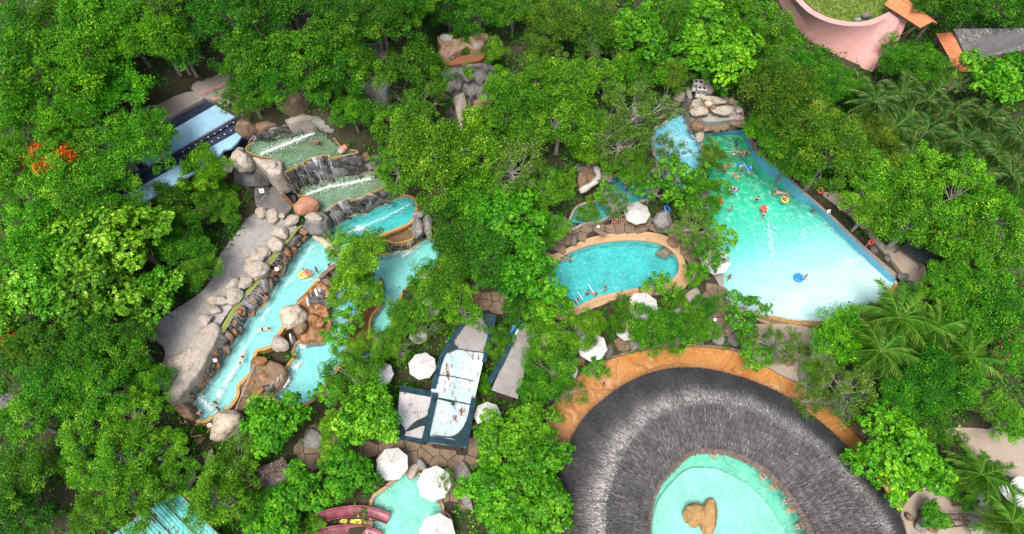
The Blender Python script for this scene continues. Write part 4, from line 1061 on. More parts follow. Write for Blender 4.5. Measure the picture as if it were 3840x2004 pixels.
def thatch_mat():
    m, n, l = new_mat('grey_thatch')
    b = n['Principled BSDF']
    a = n.new('ShaderNodeAttribute'); a.attribute_name = 'tint'
    l.new(ramp(n, l, a.outputs['Fac'], [(0, (.016,.016,.017)), (.35, (.070,.068,.070)), (.6, (.17,.163,.16)), (.8, (.37,.35,.33)), (1, (.58,.55,.51))]), b.inputs['Base Color'])
    b.inputs['Roughness'].default_value = .8
    return m
M['thatch'] = thatch_mat()
M['thatchbase'] = stone('thatch_base', (.05,.05,.055), (.10,.095,.10), (.03,.03,.033), 3, .9, .8)
link('roof_body', mesh(V, F, True, True), pv, mat=M['thatchbase'])
def strands(n, ra, za, rb, zb, light, width=(.03, .06), length=(.28, .72), seed=0, droop=.0, courses=.16):
    """short reed blades lying down the slope from (ra,za) to (rb,zb)"""
    g = np.random.default_rng(seed)
    f = g.random(n) * .985; thi = g.uniform(0, NT, n); i0 = thi.astype(int) % NT; i1 = (i0 + 1) % NT; fr = thi - thi.astype(int)
    A = ra[i0] * (1 - fr) + ra[i1] * fr; B = rb[i0] * (1 - fr) + rb[i1] * fr
    th = -math.pi + thi * 2 * math.pi / NT
    r = A + (B - A) * f; z = za + (zb - za) * f + courses * ((f * 6.5 + .12 * np.sin(th * 37)) % 1)
    L = g.uniform(*length, n); w = g.uniform(*width, n)
    sl_ = np.abs(zb - za) / np.abs(B - A); sg = np.sign(B - A)
    ct, st_ = np.cos(th), np.sin(th)
    dirv = np.stack([ct * sg, st_ * sg, -sl_ * np.ones(n)], 1); dirv /= np.linalg.norm(dirv, axis=1)[:, None]
    tang = np.stack([-st_, ct, np.zeros(n)], 1)
    dirv = dirv + tang * g.normal(0, .17, (n, 1)) + np.array([0, 0, 1.]) * g.normal(.03, .045, (n, 1))
    dirv /= np.linalg.norm(dirv, axis=1)[:, None]
    side = tang + dirv * g.normal(0, .2, (n, 1)) + np.array([0, 0, 1.]) * g.normal(0, .5, (n, 1))
    side /= np.linalg.norm(side, axis=1)[:, None]
    c = np.stack([CP[0] + r * ct, CP[1] + r * st_, z + .06], 1)
    p0 = c - dirv * (L * .5)[:, None]; p1 = c + dirv * (L * .5)[:, None]
    p0[:, 2] += .02; p1[:, 2] += g.uniform(-.02, .06, n) - droop
    sw = side * (w / 2)[:, None]
    q = np.stack([p0 - sw, p0 + sw, p1 + sw * .4, p1 - sw * .4], 1)
    t = np.clip(light(f, th, g, n), 0, 1)
    return q, t
def lum_out(f, th, g, n):      # bleached reeds below the ridge, darker towards the eave under its net
    band = np.exp(-((f - .12) / .33)**2)
    return .15 + .50 * band + g.normal(0, .16, n) * (.6 + .6 * band) + .07 * np.sin(th * 23) * np.sin(th * 7 + f * 5) - .08 * ((f * 7 + .15 * np.sin(th * 40)) % 1 > .82)
def lum_in(f, th, g, n):
    return .29 + .22 * np.exp(-(f / .07)**2) + g.normal(0, .17, n) + .06 * np.sin(th * 19) * np.sin(th * 5 + f * 6) - .09 * ((f * 6 + .15 * np.sin(th * 31)) % 1 > .82)
def lum_fr(f, th, g, n):
    return .30 + g.normal(0, .17, n)
Q, T = zip(strands(92000, rR, 6.25, rO, 3.0, lum_out, seed=1), strands(74000, rR, 6.25, rI + .45, 3.5, lum_in, seed=2))
o = link('thatch_reeds', quads(np.vstack(Q), np.concatenate(T)), pv, mat=M['thatch']); o['kind'] = 'stuff'
def brown_thatch():
    m, n, l = new_mat('brown_thatch'); b = n['Principled BSDF']
    a = n.new('ShaderNodeAttribute'); a.attribute_name = 'tint'
    l.new(ramp(n, l, a.outputs['Fac'], [(0, (.03,.022,.018)), (.4, (.13,.095,.08)), (1, (.44,.38,.34))]), b.inputs['Base Color']); b.inputs['Roughness'].default_value = .85
    return m
M['thatchbrown'] = brown_thatch()
q, t = strands(12000, rI + .55, 3.25, rI, 2.85, lum_fr, (.04, .08), (.3, .6), 3, .05, .0)
o = link('eave_fringe', quads(q, t), pv, mat=M['thatchbrown']); o['kind'] = 'stuff'
for i in range(0, NT, 10):
    for r_ in (rI[i] + 2.2, rO[i] - 1.6):
        p = Vector((CP[0] + r_ * math.cos(TH[i]), CP[1] + r_ * math.sin(TH[i]), 0))
        link('post', mesh(*tube([p - Vector((0, 0, .6)), p + Vector((0, 0, 3.6))], .14, 8)), pv, mat=M['wood'])
# round pool under and inside the ring
ring = np.stack([CP[0] + (rI + 1.15) * np.cos(TH), CP[1] + (rI + 1.15) * np.sin(TH)], 1)[::2]
pr = empty('round_pool', (CP[0], CP[1], -1), 'round milky green pool inside the thatched ring', 'pool')
kk = len(ring); ZR = -.25
shelf_o = np.stack([CP[0] + (rI - .9) * np.cos(TH), CP[1] + (rI - .9) * np.sin(TH)], 1)[::2]
V = [(p[0], p[1], ZR - .85) for p in shelf_o]
link('basin_floor', mesh(V, [tuple(range(kk))]), pr, mat=M['floormid'])
a_ = np.c_[shelf_o, np.full(kk, ZR - .85)]; b_ = np.c_[shelf_o, np.full(kk, ZR - 1.35)]; c_ = np.c_[ring, np.full(kk, ZR - 1.35)]; d_ = np.c_[ring, np.full(kk, ZR + .1)]
cl = lambda x: np.vstack([x, x[:1]])
link('basin_wall', mesh(*join(loft(cl(a_), cl(b_)), loft(cl(b_), cl(c_)), loft(cl(c_), cl(d_)))), pr, mat=M['floormid'])
wo = offset(ring, -.02)
V = [(p[0], p[1], ZR) for p in wo] + [(p[0], p[1], ZR - 1.33) for p in wo] + [(p[0], p[1], ZR - 1.33) for p in offset(shelf_o, .02)] + [(p[0], p[1], ZR - .83) for p in offset(shelf_o, .02)]
F = [tuple(range(kk)), tuple(range(3*kk, 4*kk))[::-1]]
for j in range(3):
    for i in range(kk): F.append((j*kk+i, j*kk+(i+1) % kk, (j+1)*kk+(i+1) % kk, (j+1)*kk+i))
link('water', mesh(V, F, fix=True), pr, mat=M['w_green'])
ring2 = np.stack([CP[0] + (rI + 2.6) * np.cos(TH), CP[1] + (rI + 2.6) * np.sin(TH)], 1)[::2]
link('seat_ledge', mesh(*ring_strip(ring, ring2, ZR + .16, ZR + .16, -1.7), fix=True), pr, mat=M['rust'])
CARVE.append((ring2, -2.2, .6)); KEEPOUT.append(np.stack([CP[0] + (rO + .5) * np.cos(TH), CP[1] + (rO + .5) * np.sin(TH)], 1))
boulder(Z(2,2,[(1385,1205)])[0], 46, 38, .0, 'goldrock', 'rounded pale-topped rock in the middle of the round pool', 10, .8)
boulder(Z(2,2,[(1490,1215)])[0], 33, 62, -.1, 'goldrock', 'long ochre rock beside the rounded one in the round pool', -18, .7)
# orange terrace outside the ring
te = D([(1375,1160),(1380,1060),(1410,1000),(1460,945),(1560,897),(1700,874),(1850,885),(1960,932),(2050,1005),(2145,1085),(2230,1200),(2320,1400)])
tp = resample([list(p) for p in PP(te, .1)], 90)
thp = np.arctan2(tp[:, 1] - CP[1], tp[:, 0] - CP[0])
ri = np.interp(thp, TH, rO, period=2*math.pi) - 2.2
ti = np.stack([CP[0] + ri * np.cos(thp), CP[1] + ri * np.sin(thp), np.full(90, .1)], 1)
V, F = loft(ti, tp)
ter = link('terrace', mesh(V, F), mat=M['orange']); ter['kind'] = 'structure'
k1, k2 = tp.copy(), tp.copy(); k1[:, 2] = .3; nrm = np.stack([np.cos(thp), np.sin(thp), np.zeros(90)], 1); k2 = k1 + nrm * .3; k3 = k2.copy(); k3[:, 2] = -.5
kb = link('terrace_kerb', mesh(*join(loft(tp, k1), loft(k1, k2), loft(k2, k3))), mat=M['brown']); kb['kind'] = 'structure'
KEEPOUT.append(np.vstack([ti[:, :2], tp[::-1][:, :2]])); CARVE.append((ccw(np.vstack([ti[:, :2], tp[::-1][:, :2]])), -.3, .1))
LR = ['grey','dark grey','flat brown','lichened grey','rounded dark','wedge-shaped grey','low brown','cracked grey','small dark','long grey','blocky brown','squat grey','mottled dark']
for i in range(26):
    f = i / 25
    j = int(14 + f * 60)
    q = tp[j] + nrm[j] * random.uniform(.9, 1.7)
    b = bpy.data.objects.new('boulder', bmesh_of(i % 9, ['greyrock', 'darkrock', 'brown'][i % 3])); COL.objects.link(b)
    s = random.uniform(.5, 1.15); b.location = (q[0], q[1], .3); b.scale = (s * 1.2, s, s * .8); b.rotation_euler = (0, 0, random.uniform(0, 6))
    tag(b, f'{["1st","2nd","3rd","4th","5th","6th","7th","8th","9th","10th","11th","12th","13th","14th","15th","16th","17th","18th","19th","20th","21st","22nd","23rd","24th","25th","26th"][i]} rock clockwise along the outer edge of the orange terrace', 'boulder', 'rocks edging the orange terrace')

# ================================================================ metal roofed huts
def rusty(name, c1, c2, rustc=(.20,.06,.03), thr=.63):
    m, n, l = new_mat(name); b = n['Principled BSDF']
    g = n.new('ShaderNodeNewGeometry')
    mp = n.new('ShaderNodeMapping'); mp.inputs['Scale'].default_value = (1, .35, 1); mp.inputs['Rotation'].default_value = (0, 0, .22)
    l.new(g.outputs['Position'], mp.inputs['Vector'])
    n1 = noise_node(n, l, g.outputs['Position'], .35, 4); n2 = noise_node(n, l, mp.outputs[0], 3.2, 6, .75, .4); n3 = noise_node(n, l, g.outputs['Position'], .5, 2)
    col = ramp(n, l, n1.outputs['Fac'], [(.35, c1), (.65, c2)])
    a = n.new('ShaderNodeMath'); a.operation = 'MULTIPLY_ADD'; a.inputs[1].default_value = .45; l.new(n3.outputs['Fac'], a.inputs[0]); l.new(n2.outputs['Fac'], a.inputs[2])
    f = ramp(n, l, a.outputs[0], [(thr + .2, (0,0,0)), (thr + .26, (1,1,1))])
    l.new(mixc(n, l, f, col, rustc), b.inputs['Base Color']); b.inputs['Roughness'].default_value = .5; b.inputs['Metallic'].default_value = .1
    return m
M['tin_white'] = rusty('white_tin', (.38,.50,.50), (.52,.60,.59), thr=.59)
M['tin_grey'] = rusty('grey_tin', (.25,.24,.23), (.36,.345,.33), thr=.68)
M['tin_pink'] = rusty('rusted_white_tin', (.44,.44,.44), (.56,.54,.54), thr=.60)
M['tin_teal'] = rusty('turquoise_tin', (.05,.36,.33), (.14,.50,.46), (.10,.06,.045), .58)
def corrug(name, uv4, z4, ridges, mat, parent, amp=.05, nv=3):
    c = [P(u, v, z) for (u, v), z in zip(uv4, z4)]
    nu = ridges * 4
    V, F = [], []
    for j in range(nv + 1):
        f = j / nv
        a, b = c[0].lerp(c[3], f), c[1].lerp(c[2], f)
        for i in range(nu + 1):
            p = a.lerp(b, i / nu); p.z += amp * math.sin(i / 4 * 2 * math.pi)
            V.append(p)
    W = nu + 1
    F = [(j*W+i, (j+1)*W+i, (j+1)*W+i+1, j*W+i+1) for j in range(nv) for i in range(nu)]
    return link(name, mesh(V, F), parent, mat=M[mat])
def strip(name, uv, z, w_px, mat, parent, th=.08):
    """a flat metal strip along a pixel line"""
    pts = resample([list(p) for p in PP(uv, z)], 12)
    s = mpp(*uv[0], 0) * w_px
    t = np.gradient(pts[:, :2], axis=0); t /= np.linalg.norm(t, axis=1)[:, None]; nr = np.stack([-t[:, 1], t[:, 0]], 1)
    L = [Vector((p[0] + n_[0]*s/2, p[1] + n_[1]*s/2, p[2])) for p, n_ in zip(pts, nr)]; R = [Vector((p[0] - n_[0]*s/2, p[1] - n_[1]*s/2, p[2])) for p, n_ in zip(pts, nr)]
    return link(name, mesh(*plate(R + L[::-1], th), fix=True), parent, mat=M[mat])
def patch(name, uv, z, mat, parent, th=.03, n=50, smooth=True):
    o = resample([list(p) for p in PP(uv, z)], n, True, smooth); o = ccw(o)
    return link(name, mesh(*plate([Vector(p) for p in o], th), fix=True), parent, mat=M[mat])
def walls(uv, z0, z1, parent, mat='wood', inset=-.4):
    o = offset(ccw(np.array([list(p) for p in PP(uv, z1)]))[:, :2], inset)
    V, F = prism(o, z0, z1 - .15)
    return link('wall', mesh(V, F, fix=True), parent, mat=M[mat])
q1 = lambda p: Z4(1440,1160,p)
q2 = lambda p: Z4(1440,1420,p)
hut = empty('metal_roofed_hut', P(*q1([(1100,1100)])[0], 0), 'long hut with a stepped rusty white corrugated roof edged in dark teal', 'hut')
S1, S2, S3 = q1([(1330,62),(1680,95),(1530,645),(925,600)]), q1([(925,600),(1530,640),(1372,1335),(705,1235)]), q2([(728,185),(1392,285),(1228,1050),(600,955)])
corrug('roof_sheet', S1, [4.3,4.3,4.2,4.2], 24, 'tin_grey', hut)
corrug('roof_sheet', S2, [4.12,4.12,4.0,4.0], 26, 'tin_white', hut)
corrug('roof_sheet', S3, [3.92,3.92,3.75,3.75], 26, 'tin_white', hut)
walls(q1([(1330,62),(1680,95)]) + q2([(1228,1050),(600,955)]), 0, 3.7, hut, 'wood', -.7)
strip('flashing', q1([(1300,80),(900,660),(740,1200)]), 4.33, 17, 'teal', hut); strip('flashing', q1([(1340,80),(1670,108)]), 4.42, 15, 'teal', hut)
strip('flashing', q1([(1665,100),(1610,330),(1510,800)]), 4.36, 15, 'teal', hut); strip('flashing', q2([(1360,290),(1290,640),(1215,1040)]), 4.0, 20, 'teal', hut)
strip('flashing', q2([(775,215),(690,600),(610,950)]), 4.12, 22, 'teal', hut, .2); strip('flashing', q2([(640,905),(930,950),(1220,1010)]), 3.88, 22, 'teal', hut)
patch('shade_net', q2([(1300,430),(1330,640),(1240,950),(1000,900),(850,885),(700,850),(800,860),(1000,875),(1130,810),(1230,660)]), 3.98, 'net', hut)
patch('shade_net', q1([(1120,590),(1060,520),(1100,300),(1280,160),(1180,230),(1060,330),(1030,520),(900,650),(960,660)]), 4.4, 'net', hut)
patch('shade_net', q1([(1470,100),(1600,120),(1620,330),(1560,260)]), 4.44, 'net', hut)
strip('seam', q1([(810,990),(1060,1020),(1350,1085)]), 4.16, 3, 'net', hut, .04); strip('seam', q2([(800,295),(1000,330),(1310,395)]), 4.02, 4, 'net', hut, .05)
strip('seam', q1([(1110,598),(1300,630),(1520,655)]), 4.3, 3, 'net', hut, .04)
patch('shade_net', q2([(800,290),(900,300),(1020,335),(1070,370),(1050,410),(1000,390),(1030,375),(950,345),(820,315)]), 4.03, 'net', hut)
sh = empty('metal_roofed_shed', P(*q2([(450,550)])[0], 0), 'small shed with a square rust-flecked corrugated roof next to the long hut', 'shed')
S4 = q2([(245,115),(740,205),(620,955),(175,865)])
corrug('roof_sheet', S4, [3.5,3.5,3.3,3.3], 22, 'tin_pink', sh)
walls(S4, 0, 3.3, sh)
strip('flashing', q2([(240,150),(500,195),(750,240)]), 3.62, 22, 'teal', sh); strip('flashing', q2([(180,880),(400,915),(600,950)]), 3.42, 16, 'teal', sh)
patch('shade_net', q2([(690,400),(720,420),(640,700),(560,720),(330,800),(480,640),(640,560)]), 3.56, 'net', sh)
patch('shade_net', q2([(180,590),(230,640),(320,780),(300,860),(180,850)]), 3.52, 'net', sh)
h2 = empty('metal_roofed_hut', P(*D([(1280,920)])[0], 0), 'grey corrugated roof hut with a blue fascia between leafy trees', 'hut')
corrug('roof_sheet', D([(1292,850),(1345,835),(1302,1004),(1236,982)]), [3.9,3.9,3.7,3.7], 16, 'tin_grey', h2)
corrug('roof_sheet', D([(1312,815),(1348,826),(1344,838),(1291,853)]), [4.0,4.0,3.95,3.95], 14, 'tin_grey', h2)
walls(D([(1300,820),(1345,830),(1300,1003),(1236,985)]), 0, 3.6, h2)
strip('fascia', D([(1278,848),(1296,820),(1310,806)]), 4.05, 9, 'bluepaint', h2, .25); strip('fascia', D([(1290,852),(1306,826),(1318,812)]), 4.1, 7, 'skyblue', h2, .2)
strip('flashing', D([(1285,860),(1262,910),(1232,962)]), 4.0, 20, 'teal', h2)
h3 = empty('metal_roofed_shed', P(*D([(1395,845)])[0], 0), 'pale teal corrugated shed roof peeping out under the leaves', 'shed')
corrug('roof_sheet', D([(1372,818),(1412,822),(1400,862),(1362,856)]), [3.4,3.4,3.3,3.3], 10, 'tin_white', h3); walls(D([(1372,818),(1412,822),(1400,862),(1362,856)]), 0, 3.2, h3)
# turquoise roof in the bottom corner
h4 = empty('metal_roofed_hut', P(*Z(0,2,[(1250,1300)])[0], 0), 'turquoise rust-streaked tin roof at the bottom edge', 'hut')
c0, c1, c2, c3 = [np.array(p, float) for p in ((780,1390),(1330,1010),(1740,1439),(1190,1819))]
for i in range(5):
    for j in range(3):
        def pt(a, b):
            t_ = c0 + (c1 - c0) * a; b_ = c3 + (c2 - c3) * a
            return tuple(t_ + (b_ - t_) * b)
        a0_, a1_, b0_, b1_ = i / 5 + .008, (i + 1) / 5 - .008, j / 3 + .006, (j + 1) / 3 + .004
        zz = 3.6 - .12 * j
        corrug('panel', Z(0,2,[pt(a0_, b0_), pt(a1_, b0_), pt(a1_, b1_), pt(a0_, b1_)]), [zz, zz, zz - .08, zz - .08], 4, 'tin_teal', h4, .03, 1)
for a in (.2, .4, .6, .8): strip('seam', Z(0,2,[tuple(c0 + (c1 - c0) * a), tuple(c3 + (c2 - c3) * a)]), 3.68, 3, 'wood', h4, .06)
strip('seam', Z(0,2,[tuple(c1), tuple(c2)]), 3.7, 5, 'wood', h4, .1)
walls(Z(0,2,[tuple(c0), tuple(c1), tuple(c2), tuple(c3)]), 0, 3.4, h4, 'wood', -.5)
# little thatched hut
th_ = empty('thatched_hut', P(*Z(1,2,[(150,910)])[0], 0), 'small dark thatched roof among the leafy trees', 'hut')
tv = [P(*p, z) for p, z in zip(Z(1,2,[(20,860),(215,778),(300,920),(205,1035),(10,960)]), (3.0, 3.0, 2.6, 2.5, 2.6))]; tr_ = [P(*p, 3.9) for p in Z(1,2,[(60,900),(250,850)])]
V = tv + tr_; F = [(0, 5, 6, 1), (1, 6, 2), (2, 6, 5, 3), (3, 5, 4), (4, 5, 0), (4, 3, 2, 1, 0)]
link('roof_body', mesh(V, F, False, True), th_, mat=M['thatchbase'])
g = np.random.default_rng(5); nq = 3500
qs = []
for k in range(nq):
    f = g.random(); top_ = np.array(tr_[0].lerp(tr_[1], f)); e = g.random()
    bot_ = np.array((tv[0].lerp(tv[1], f)) if g.random() < .4 else (tv[4].lerp(tv[3], f * .9)).lerp(tv[2], f * .4))
    c = top_ + (bot_ - top_) * e + [0, 0, .08]; d_ = bot_ - top_; d_ /= np.linalg.norm(d_); d_ += g.normal(0, .15, 3)
    s_ = np.cross(d_, [0, 0, 1.]); s_ /= np.linalg.norm(s_) + 1e-6; L_ = g.uniform(.2, .45); w_ = g.uniform(.02, .05)
    qs.append([c - d_*L_ - s_*w_, c - d_*L_ + s_*w_, c + d_*L_ + s_*w_, c + d_*L_ - s_*w_])
o = link('thatch_reeds', quads(np.array(qs), np.clip(.33 + g.normal(0, .16, nq), 0, 1)), th_, mat=M['thatchbrown']); o['kind'] = 'stuff'
link('wall', mesh(*prism(offset(ccw(np.array([list(p) for p in tv]))[:, :2], -.6), 0, 2.6), fix=True), th_, mat=M['wood'])

# ================================================================ parasols
def parasol_mesh(r, mat, seed):
    g = random.Random(seed); k = 8; a0 = g.random()
    V, F = [(0, 0, .72)], []
    for j, (s, z) in enumerate(((.33, .50), (.66, .26), (1.0, 0.0))):
        for i in range(16):
            w = (i / 16 + a0) * 2 * math.pi
            cor = i % 2 == 0
            rr_ = r * s * (1 if cor else math.cos(math.pi / 8) * .985)
            V.append((rr_ * math.cos(w), rr_ * math.sin(w), z - (0 if cor else .03 * s)))
    for i in range(16): F.append((0, 1 + i, 1 + (i+1) % 16))
    for j in range(2):
        for i in range(16): F.append((1+j*16+i, 1+(j+1)*16+i, 1+(j+1)*16+(i+1) % 16, 1+j*16+(i+1) % 16))
    n0 = len(V)
    V += [(x, y, z - .14) for x, y, z in V[33:49]]
    for i in range(16): F.append((33+i, n0+i, n0+(i+1) % 16, 33+(i+1) % 16))
    return mesh(V, F), a0
def parasol(uv, rpx, label, mat='canvas', seed=0, h=2.35, tilt=(0, 0), base=None):
    u, v = uv
    gz = base if base is not None else float(ground0(*list(P(u, v, 2.5))[:2]))
    c = P(u, v, gz + h + .15); r = rpx * mpp(u, v, gz + h)
    e = empty('parasol', (c.x, c.y, gz), label, 'parasol', 'white parasols')
    me, a0 = parasol_mesh(r, mat, seed); me.materials.append(M[mat])
    o = link('canopy', me, e, loc=(0, 0, h)); o.rotation_euler = (tilt[0], tilt[1], 0)
    link('pole', mesh(*tube([(0, 0, 0), (0, 0, h + .7)], .035, 8)), e, loc=(0, 0, 0), mat=M['metal'])
    V, F = tube([(0, 0, h + .68), (0, 0, h + .78)], [.1, .03], 8); link('finial', mesh(V, F), e, loc=(0, 0, 0), mat=M['white'])
    link('seams', mesh(*join(*[tube([(.05 * math.cos(w), .05 * math.sin(w), .73), (r * .66 * math.cos(w), r * .66 * math.sin(w), .275), (r * math.cos(w), r * math.sin(w), .012)], .022, 4) for w in [(i_ / 8 + a0) * 2 * math.pi for i_ in range(8)]])), o, loc=(0, 0, 0), mat=M['canvasgrey'])
    link('base', mesh(*tube([(0, 0, 0), (0, 0, .12)], [.4, .36], 12)), e, loc=(0, 0, 0), mat=M['roofgrey'])
    for i in range(8):
        w = (i / 8 + a0) * 2 * math.pi
        link('rib', mesh(*tube([(0, 0, .68), (r * .98 * math.cos(w), r * .98 * math.sin(w), -.03)], .012, 4)), o, loc=(0, 0, 0), mat=M['metal'])
    return e
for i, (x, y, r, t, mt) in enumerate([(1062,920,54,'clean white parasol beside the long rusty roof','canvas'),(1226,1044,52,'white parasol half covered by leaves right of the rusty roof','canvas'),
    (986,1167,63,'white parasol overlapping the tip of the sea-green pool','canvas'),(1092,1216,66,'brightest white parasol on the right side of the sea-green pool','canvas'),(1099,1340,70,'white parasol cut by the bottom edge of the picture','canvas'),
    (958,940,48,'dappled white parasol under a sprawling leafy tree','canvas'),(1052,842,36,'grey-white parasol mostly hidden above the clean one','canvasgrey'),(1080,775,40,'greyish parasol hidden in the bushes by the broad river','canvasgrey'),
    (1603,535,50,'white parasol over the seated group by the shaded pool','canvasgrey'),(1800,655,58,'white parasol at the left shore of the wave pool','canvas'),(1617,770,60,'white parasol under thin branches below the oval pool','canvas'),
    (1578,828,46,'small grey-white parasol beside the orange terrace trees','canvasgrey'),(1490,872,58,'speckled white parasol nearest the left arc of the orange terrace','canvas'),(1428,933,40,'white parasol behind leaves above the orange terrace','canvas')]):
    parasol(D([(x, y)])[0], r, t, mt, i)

# ================================================================ wave machine house
slab('machine_rock', Z4(2420,260,[(690,470),(880,400),(1160,390),(1290,420),(1400,480),(1480,600),(1520,720),(1400,760),(1100,770),(830,780),(740,760),(690,700),(670,600)]), 3.2, 0, 'pale', 'broad artificial rock covering the wave machine', amp=.9, dome=.4, freq=1.1)
for i, (x, y, a, b, z, m, t) in enumerate([(780,850,24,28,2.6,'brown','upright brown rock at the left corner of the wave machine front'),(930,890,28,20,2.0,'brown','first rounded rock in the row above the green deep end'),(1050,880,20,19,2.0,'brown','second rounded rock in the row above the green deep end'),(1180,855,25,20,2.2,'brown','third rounded rock in the row above the green deep end'),(1410,820,36,17,2.4,'brown','widest rock in the row above the green deep end'),
      (955,515,15,12,5.0,'cream','ochre stone perched on the wave machine rock'),(895,580,18,13,4.6,'brown','brown stone under the perched ochre one'),(1015,580,13,15,4.7,'brown','stone right of the perched ochre one'),(1305,485,15,13,5.0,'brown','square brown stone on the wave machine rock'),(1420,630,13,11,4.2,'pale','small stone at the right edge of the wave machine rock'),
      (825,640,34,24,4.2,'pale','tilted pale slab on the left of the wave machine rock'),(1170,620,46,20,4.4,'pale','long pale slab in the middle of the wave machine rock'),(1060,470,48,16,4.6,'pale','flat pale slab at the back of the wave machine rock'),(720,640,14,30,3.4,'brown','narrow brown rock facing the cyan landing pool'),(820,1000,16,34,1.6,'pale','pale stone kerb between cyan landing pool and wave pool'),(520,420,30,22,2.8,'pale','pinkish rock above the cyan landing pool'),(460,520,24,14,2.4,'brown','flat brown rock at the cyan landing pool edge'),(500,615,18,9,1.6,'darkrock','dark wet rock at the bend of the cyan landing pool')]):
    boulder(Z4(2420,260,[(x, y)])[0], a, b, z, m, t, i * 13 % 30 - 15)
o = link('concrete_beam', mesh(*prism(ccw(np.array([list(p) for p in PP(Z4(2420,260,[(840,750),(1330,728),(1380,750),(1130,790),(900,800)]), 3.7)]))[:, :2], 2, 3.75), fix=True), mat=M['concrete']); tag(o, 'pale concrete beam across the front of the wave machine rock', 'beam')
for uvp, t in ((Z4(2420,260,[(880,110),(930,110),(1045,335),(970,380),(860,230)]), 'slanting grey concrete wall behind the cooling units'), (Z4(2420,260,[(640,250),(690,330),(710,430),(660,450),(620,360)]), 'grey concrete wall left of the cooling units')):
    o = link('concrete_wall', mesh(*prism(ccw(np.array([list(p) for p in PP(uvp, 4.8)]))[:, :2], 1, 4.8), fix=True), mat=M['roofgrey']); tag(o, t, 'wall')
def ac(uv, label):
    p = P(*uv, 3.2)
    e = empty('cooling_unit', (p.x, p.y, 3.2), label, 'air conditioner', 'rooftop cooling units')
    e.rotation_euler = (0, 0, -.12)
    link('cabinet', mesh(*box((0, 0, .85), (1.3, .8, 1.7))), e, loc=(0, 0, 0), mat=M['acgrey'])
    for sx in (-.32, .32):
        fan = link('fan_ring', mesh(*tube([(sx, 0, 1.70), (sx, 0, 1.76)], [.27, .25], 20)), e, loc=(0, 0, 0), mat=M['black'])
        link('guard', mesh(*join(*[tube([(sx + .25*math.cos(w), .25*math.sin(w), 1.775), (sx - .25*math.cos(w), -.25*math.sin(w), 1.775)], .008, 4) for w in (0, .79, 1.57, 2.36)])), fan, loc=(0, 0, 0), mat=M['metal'])
        link('grille', mesh(*join(*[box((sx, -.415, .95 + .09 * k), (.48, .03, .05)) for k in range(7)])), e, loc=(0, 0, 0), mat=M['roofgrey'])
        link('service_panel', mesh(*box((sx, -.41, .45), (.5, .02, .5))), e, loc=(0, 0, 0), mat=M['white'])
ac(Z4(2420,260,[(815,400)])[0], 'nearer grey cooling unit with two fans on the wave machine')
ac(Z4(2420,260,[(760,310)])[0], 'farther grey cooling unit partly under yellow leaves')

# ================================================================ pink wall and houses beyond
T = PP(Z(3,0,[(150,-120),(260,0),(350,80),(480,140),(620,165),(760,155),(880,105),(950,65)]), [7.5]*8)
T2 = PP(Z(3,0,[(120,-100),(225,20),(320,105),(460,170),(620,198),(780,188),(905,135),(1010,130)]), [7.4]*8)
B = PP(Z(3,0,[(60,-60),(170,120),(260,270),(400,360),(520,420),(640,470),(720,520),(785,545)]), 2.6)
t_, t2_, b_ = [resample(q, 60) for q in (T, T2, B)]
bk = t_.copy(); bk[:, 2] = 2; bk[:, 1] += .6
pw = empty('pink_wall', Vector(b_[30]), 'tall sweeping pink plaster wall with a curved top', 'wall')
link('wall_face', mesh(*join(loft(t2_, b_, 10), loft(t_, t2_), loft(bk, t_)), True), pw, mat=M['pink'])
link('return_face', mesh([T2[-1], P(*Z(3,0,[(1055,150)])[0], 7.4), P(*Z(3,0,[(930,430)])[0], 2.6), B[-1], T[-1]], [(0, 1, 2, 3), (0, 4, 1)]), pw, mat=M['pink'])
sheet('grass_slope', Z(3,0,[(150,-150),(280,0),(380,90),(520,150),(640,175),(770,160),(900,90),(1050,-150)]), 6.4, 'moss', 5, 40)
def tile_roof(label, c, z4, rows, cols, thick=.25, parent=None, ridge=None):
    """barrel tiles: rounded courses stepping down a plane"""
    p = [P(u, v, z) for (u, v), z in zip(c, z4)]
    e = empty('tiled_roof', (p[0] + p[2]) / 2, label, 'roof')
    n_ = (p[1] - p[0]).cross(p[3] - p[0]).normalized()
    if n_.z < 0: n_ = -n_
    for r_ in range(rows):
        f0, f1 = r_ / rows, (r_ + 1.12) / rows
        V, F = [], []
        W = cols * 4 + 1
        for f, up in ((f0, .02), (f1, .09)):
            a, b = p[0].lerp(p[3], f), p[1].lerp(p[2], f)
            for i in range(W):
                V.append(a.lerp(b, i / (W - 1)) + n_ * (up + .07 * abs(math.sin(i / 4 * math.pi))))
        for i in range(W): V.append(V[W + i] - n_ * .1)
        F = [(i, i+1, W+i+1, W+i) for i in range(W - 1)] + [(W+i, W+i+1, 2*W+i+1, 2*W+i) for i in range(W - 1)]
        link('tile_course', mesh(V, F), e, mat=M['tile'])
    link('roof_deck', mesh(*plate([q for q in p][::-1] if (p[1]-p[0]).cross(p[3]-p[0]).z < 0 else p, thick), fix=True), e, mat=M['wood'])
    return e
tr1 = tile_roof('orange tiled canopy roof on top of the pink wall', Z(3,0,[(945,-40),(1240,165),(1150,212),(878,38)]), [9.2,9.2,8.2,8.2], 8, 14)
tile_roof('hidden back slope of the orange tiled canopy', Z(3,0,[(1240,165),(945,-40),(985,-45),(1272,180)]), [9.2,9.2,8.6,8.6], 3, 14)
for a, b, t in (((1120,200),(890,330),'left'), ((1110,210),(950,338),'right')):
    o = link('strut', mesh(*tube([P(*Z(3,0,[a])[0], 8.0), P(*Z(3,0,[b])[0], 4.5)], .09)), tr1, mat=M['wood'])
hs = empty('house', P(*Z(3,0,[(1700,340)])[0], 1), 'house with a broad grey shingle roof in the upper right corner', 'house')
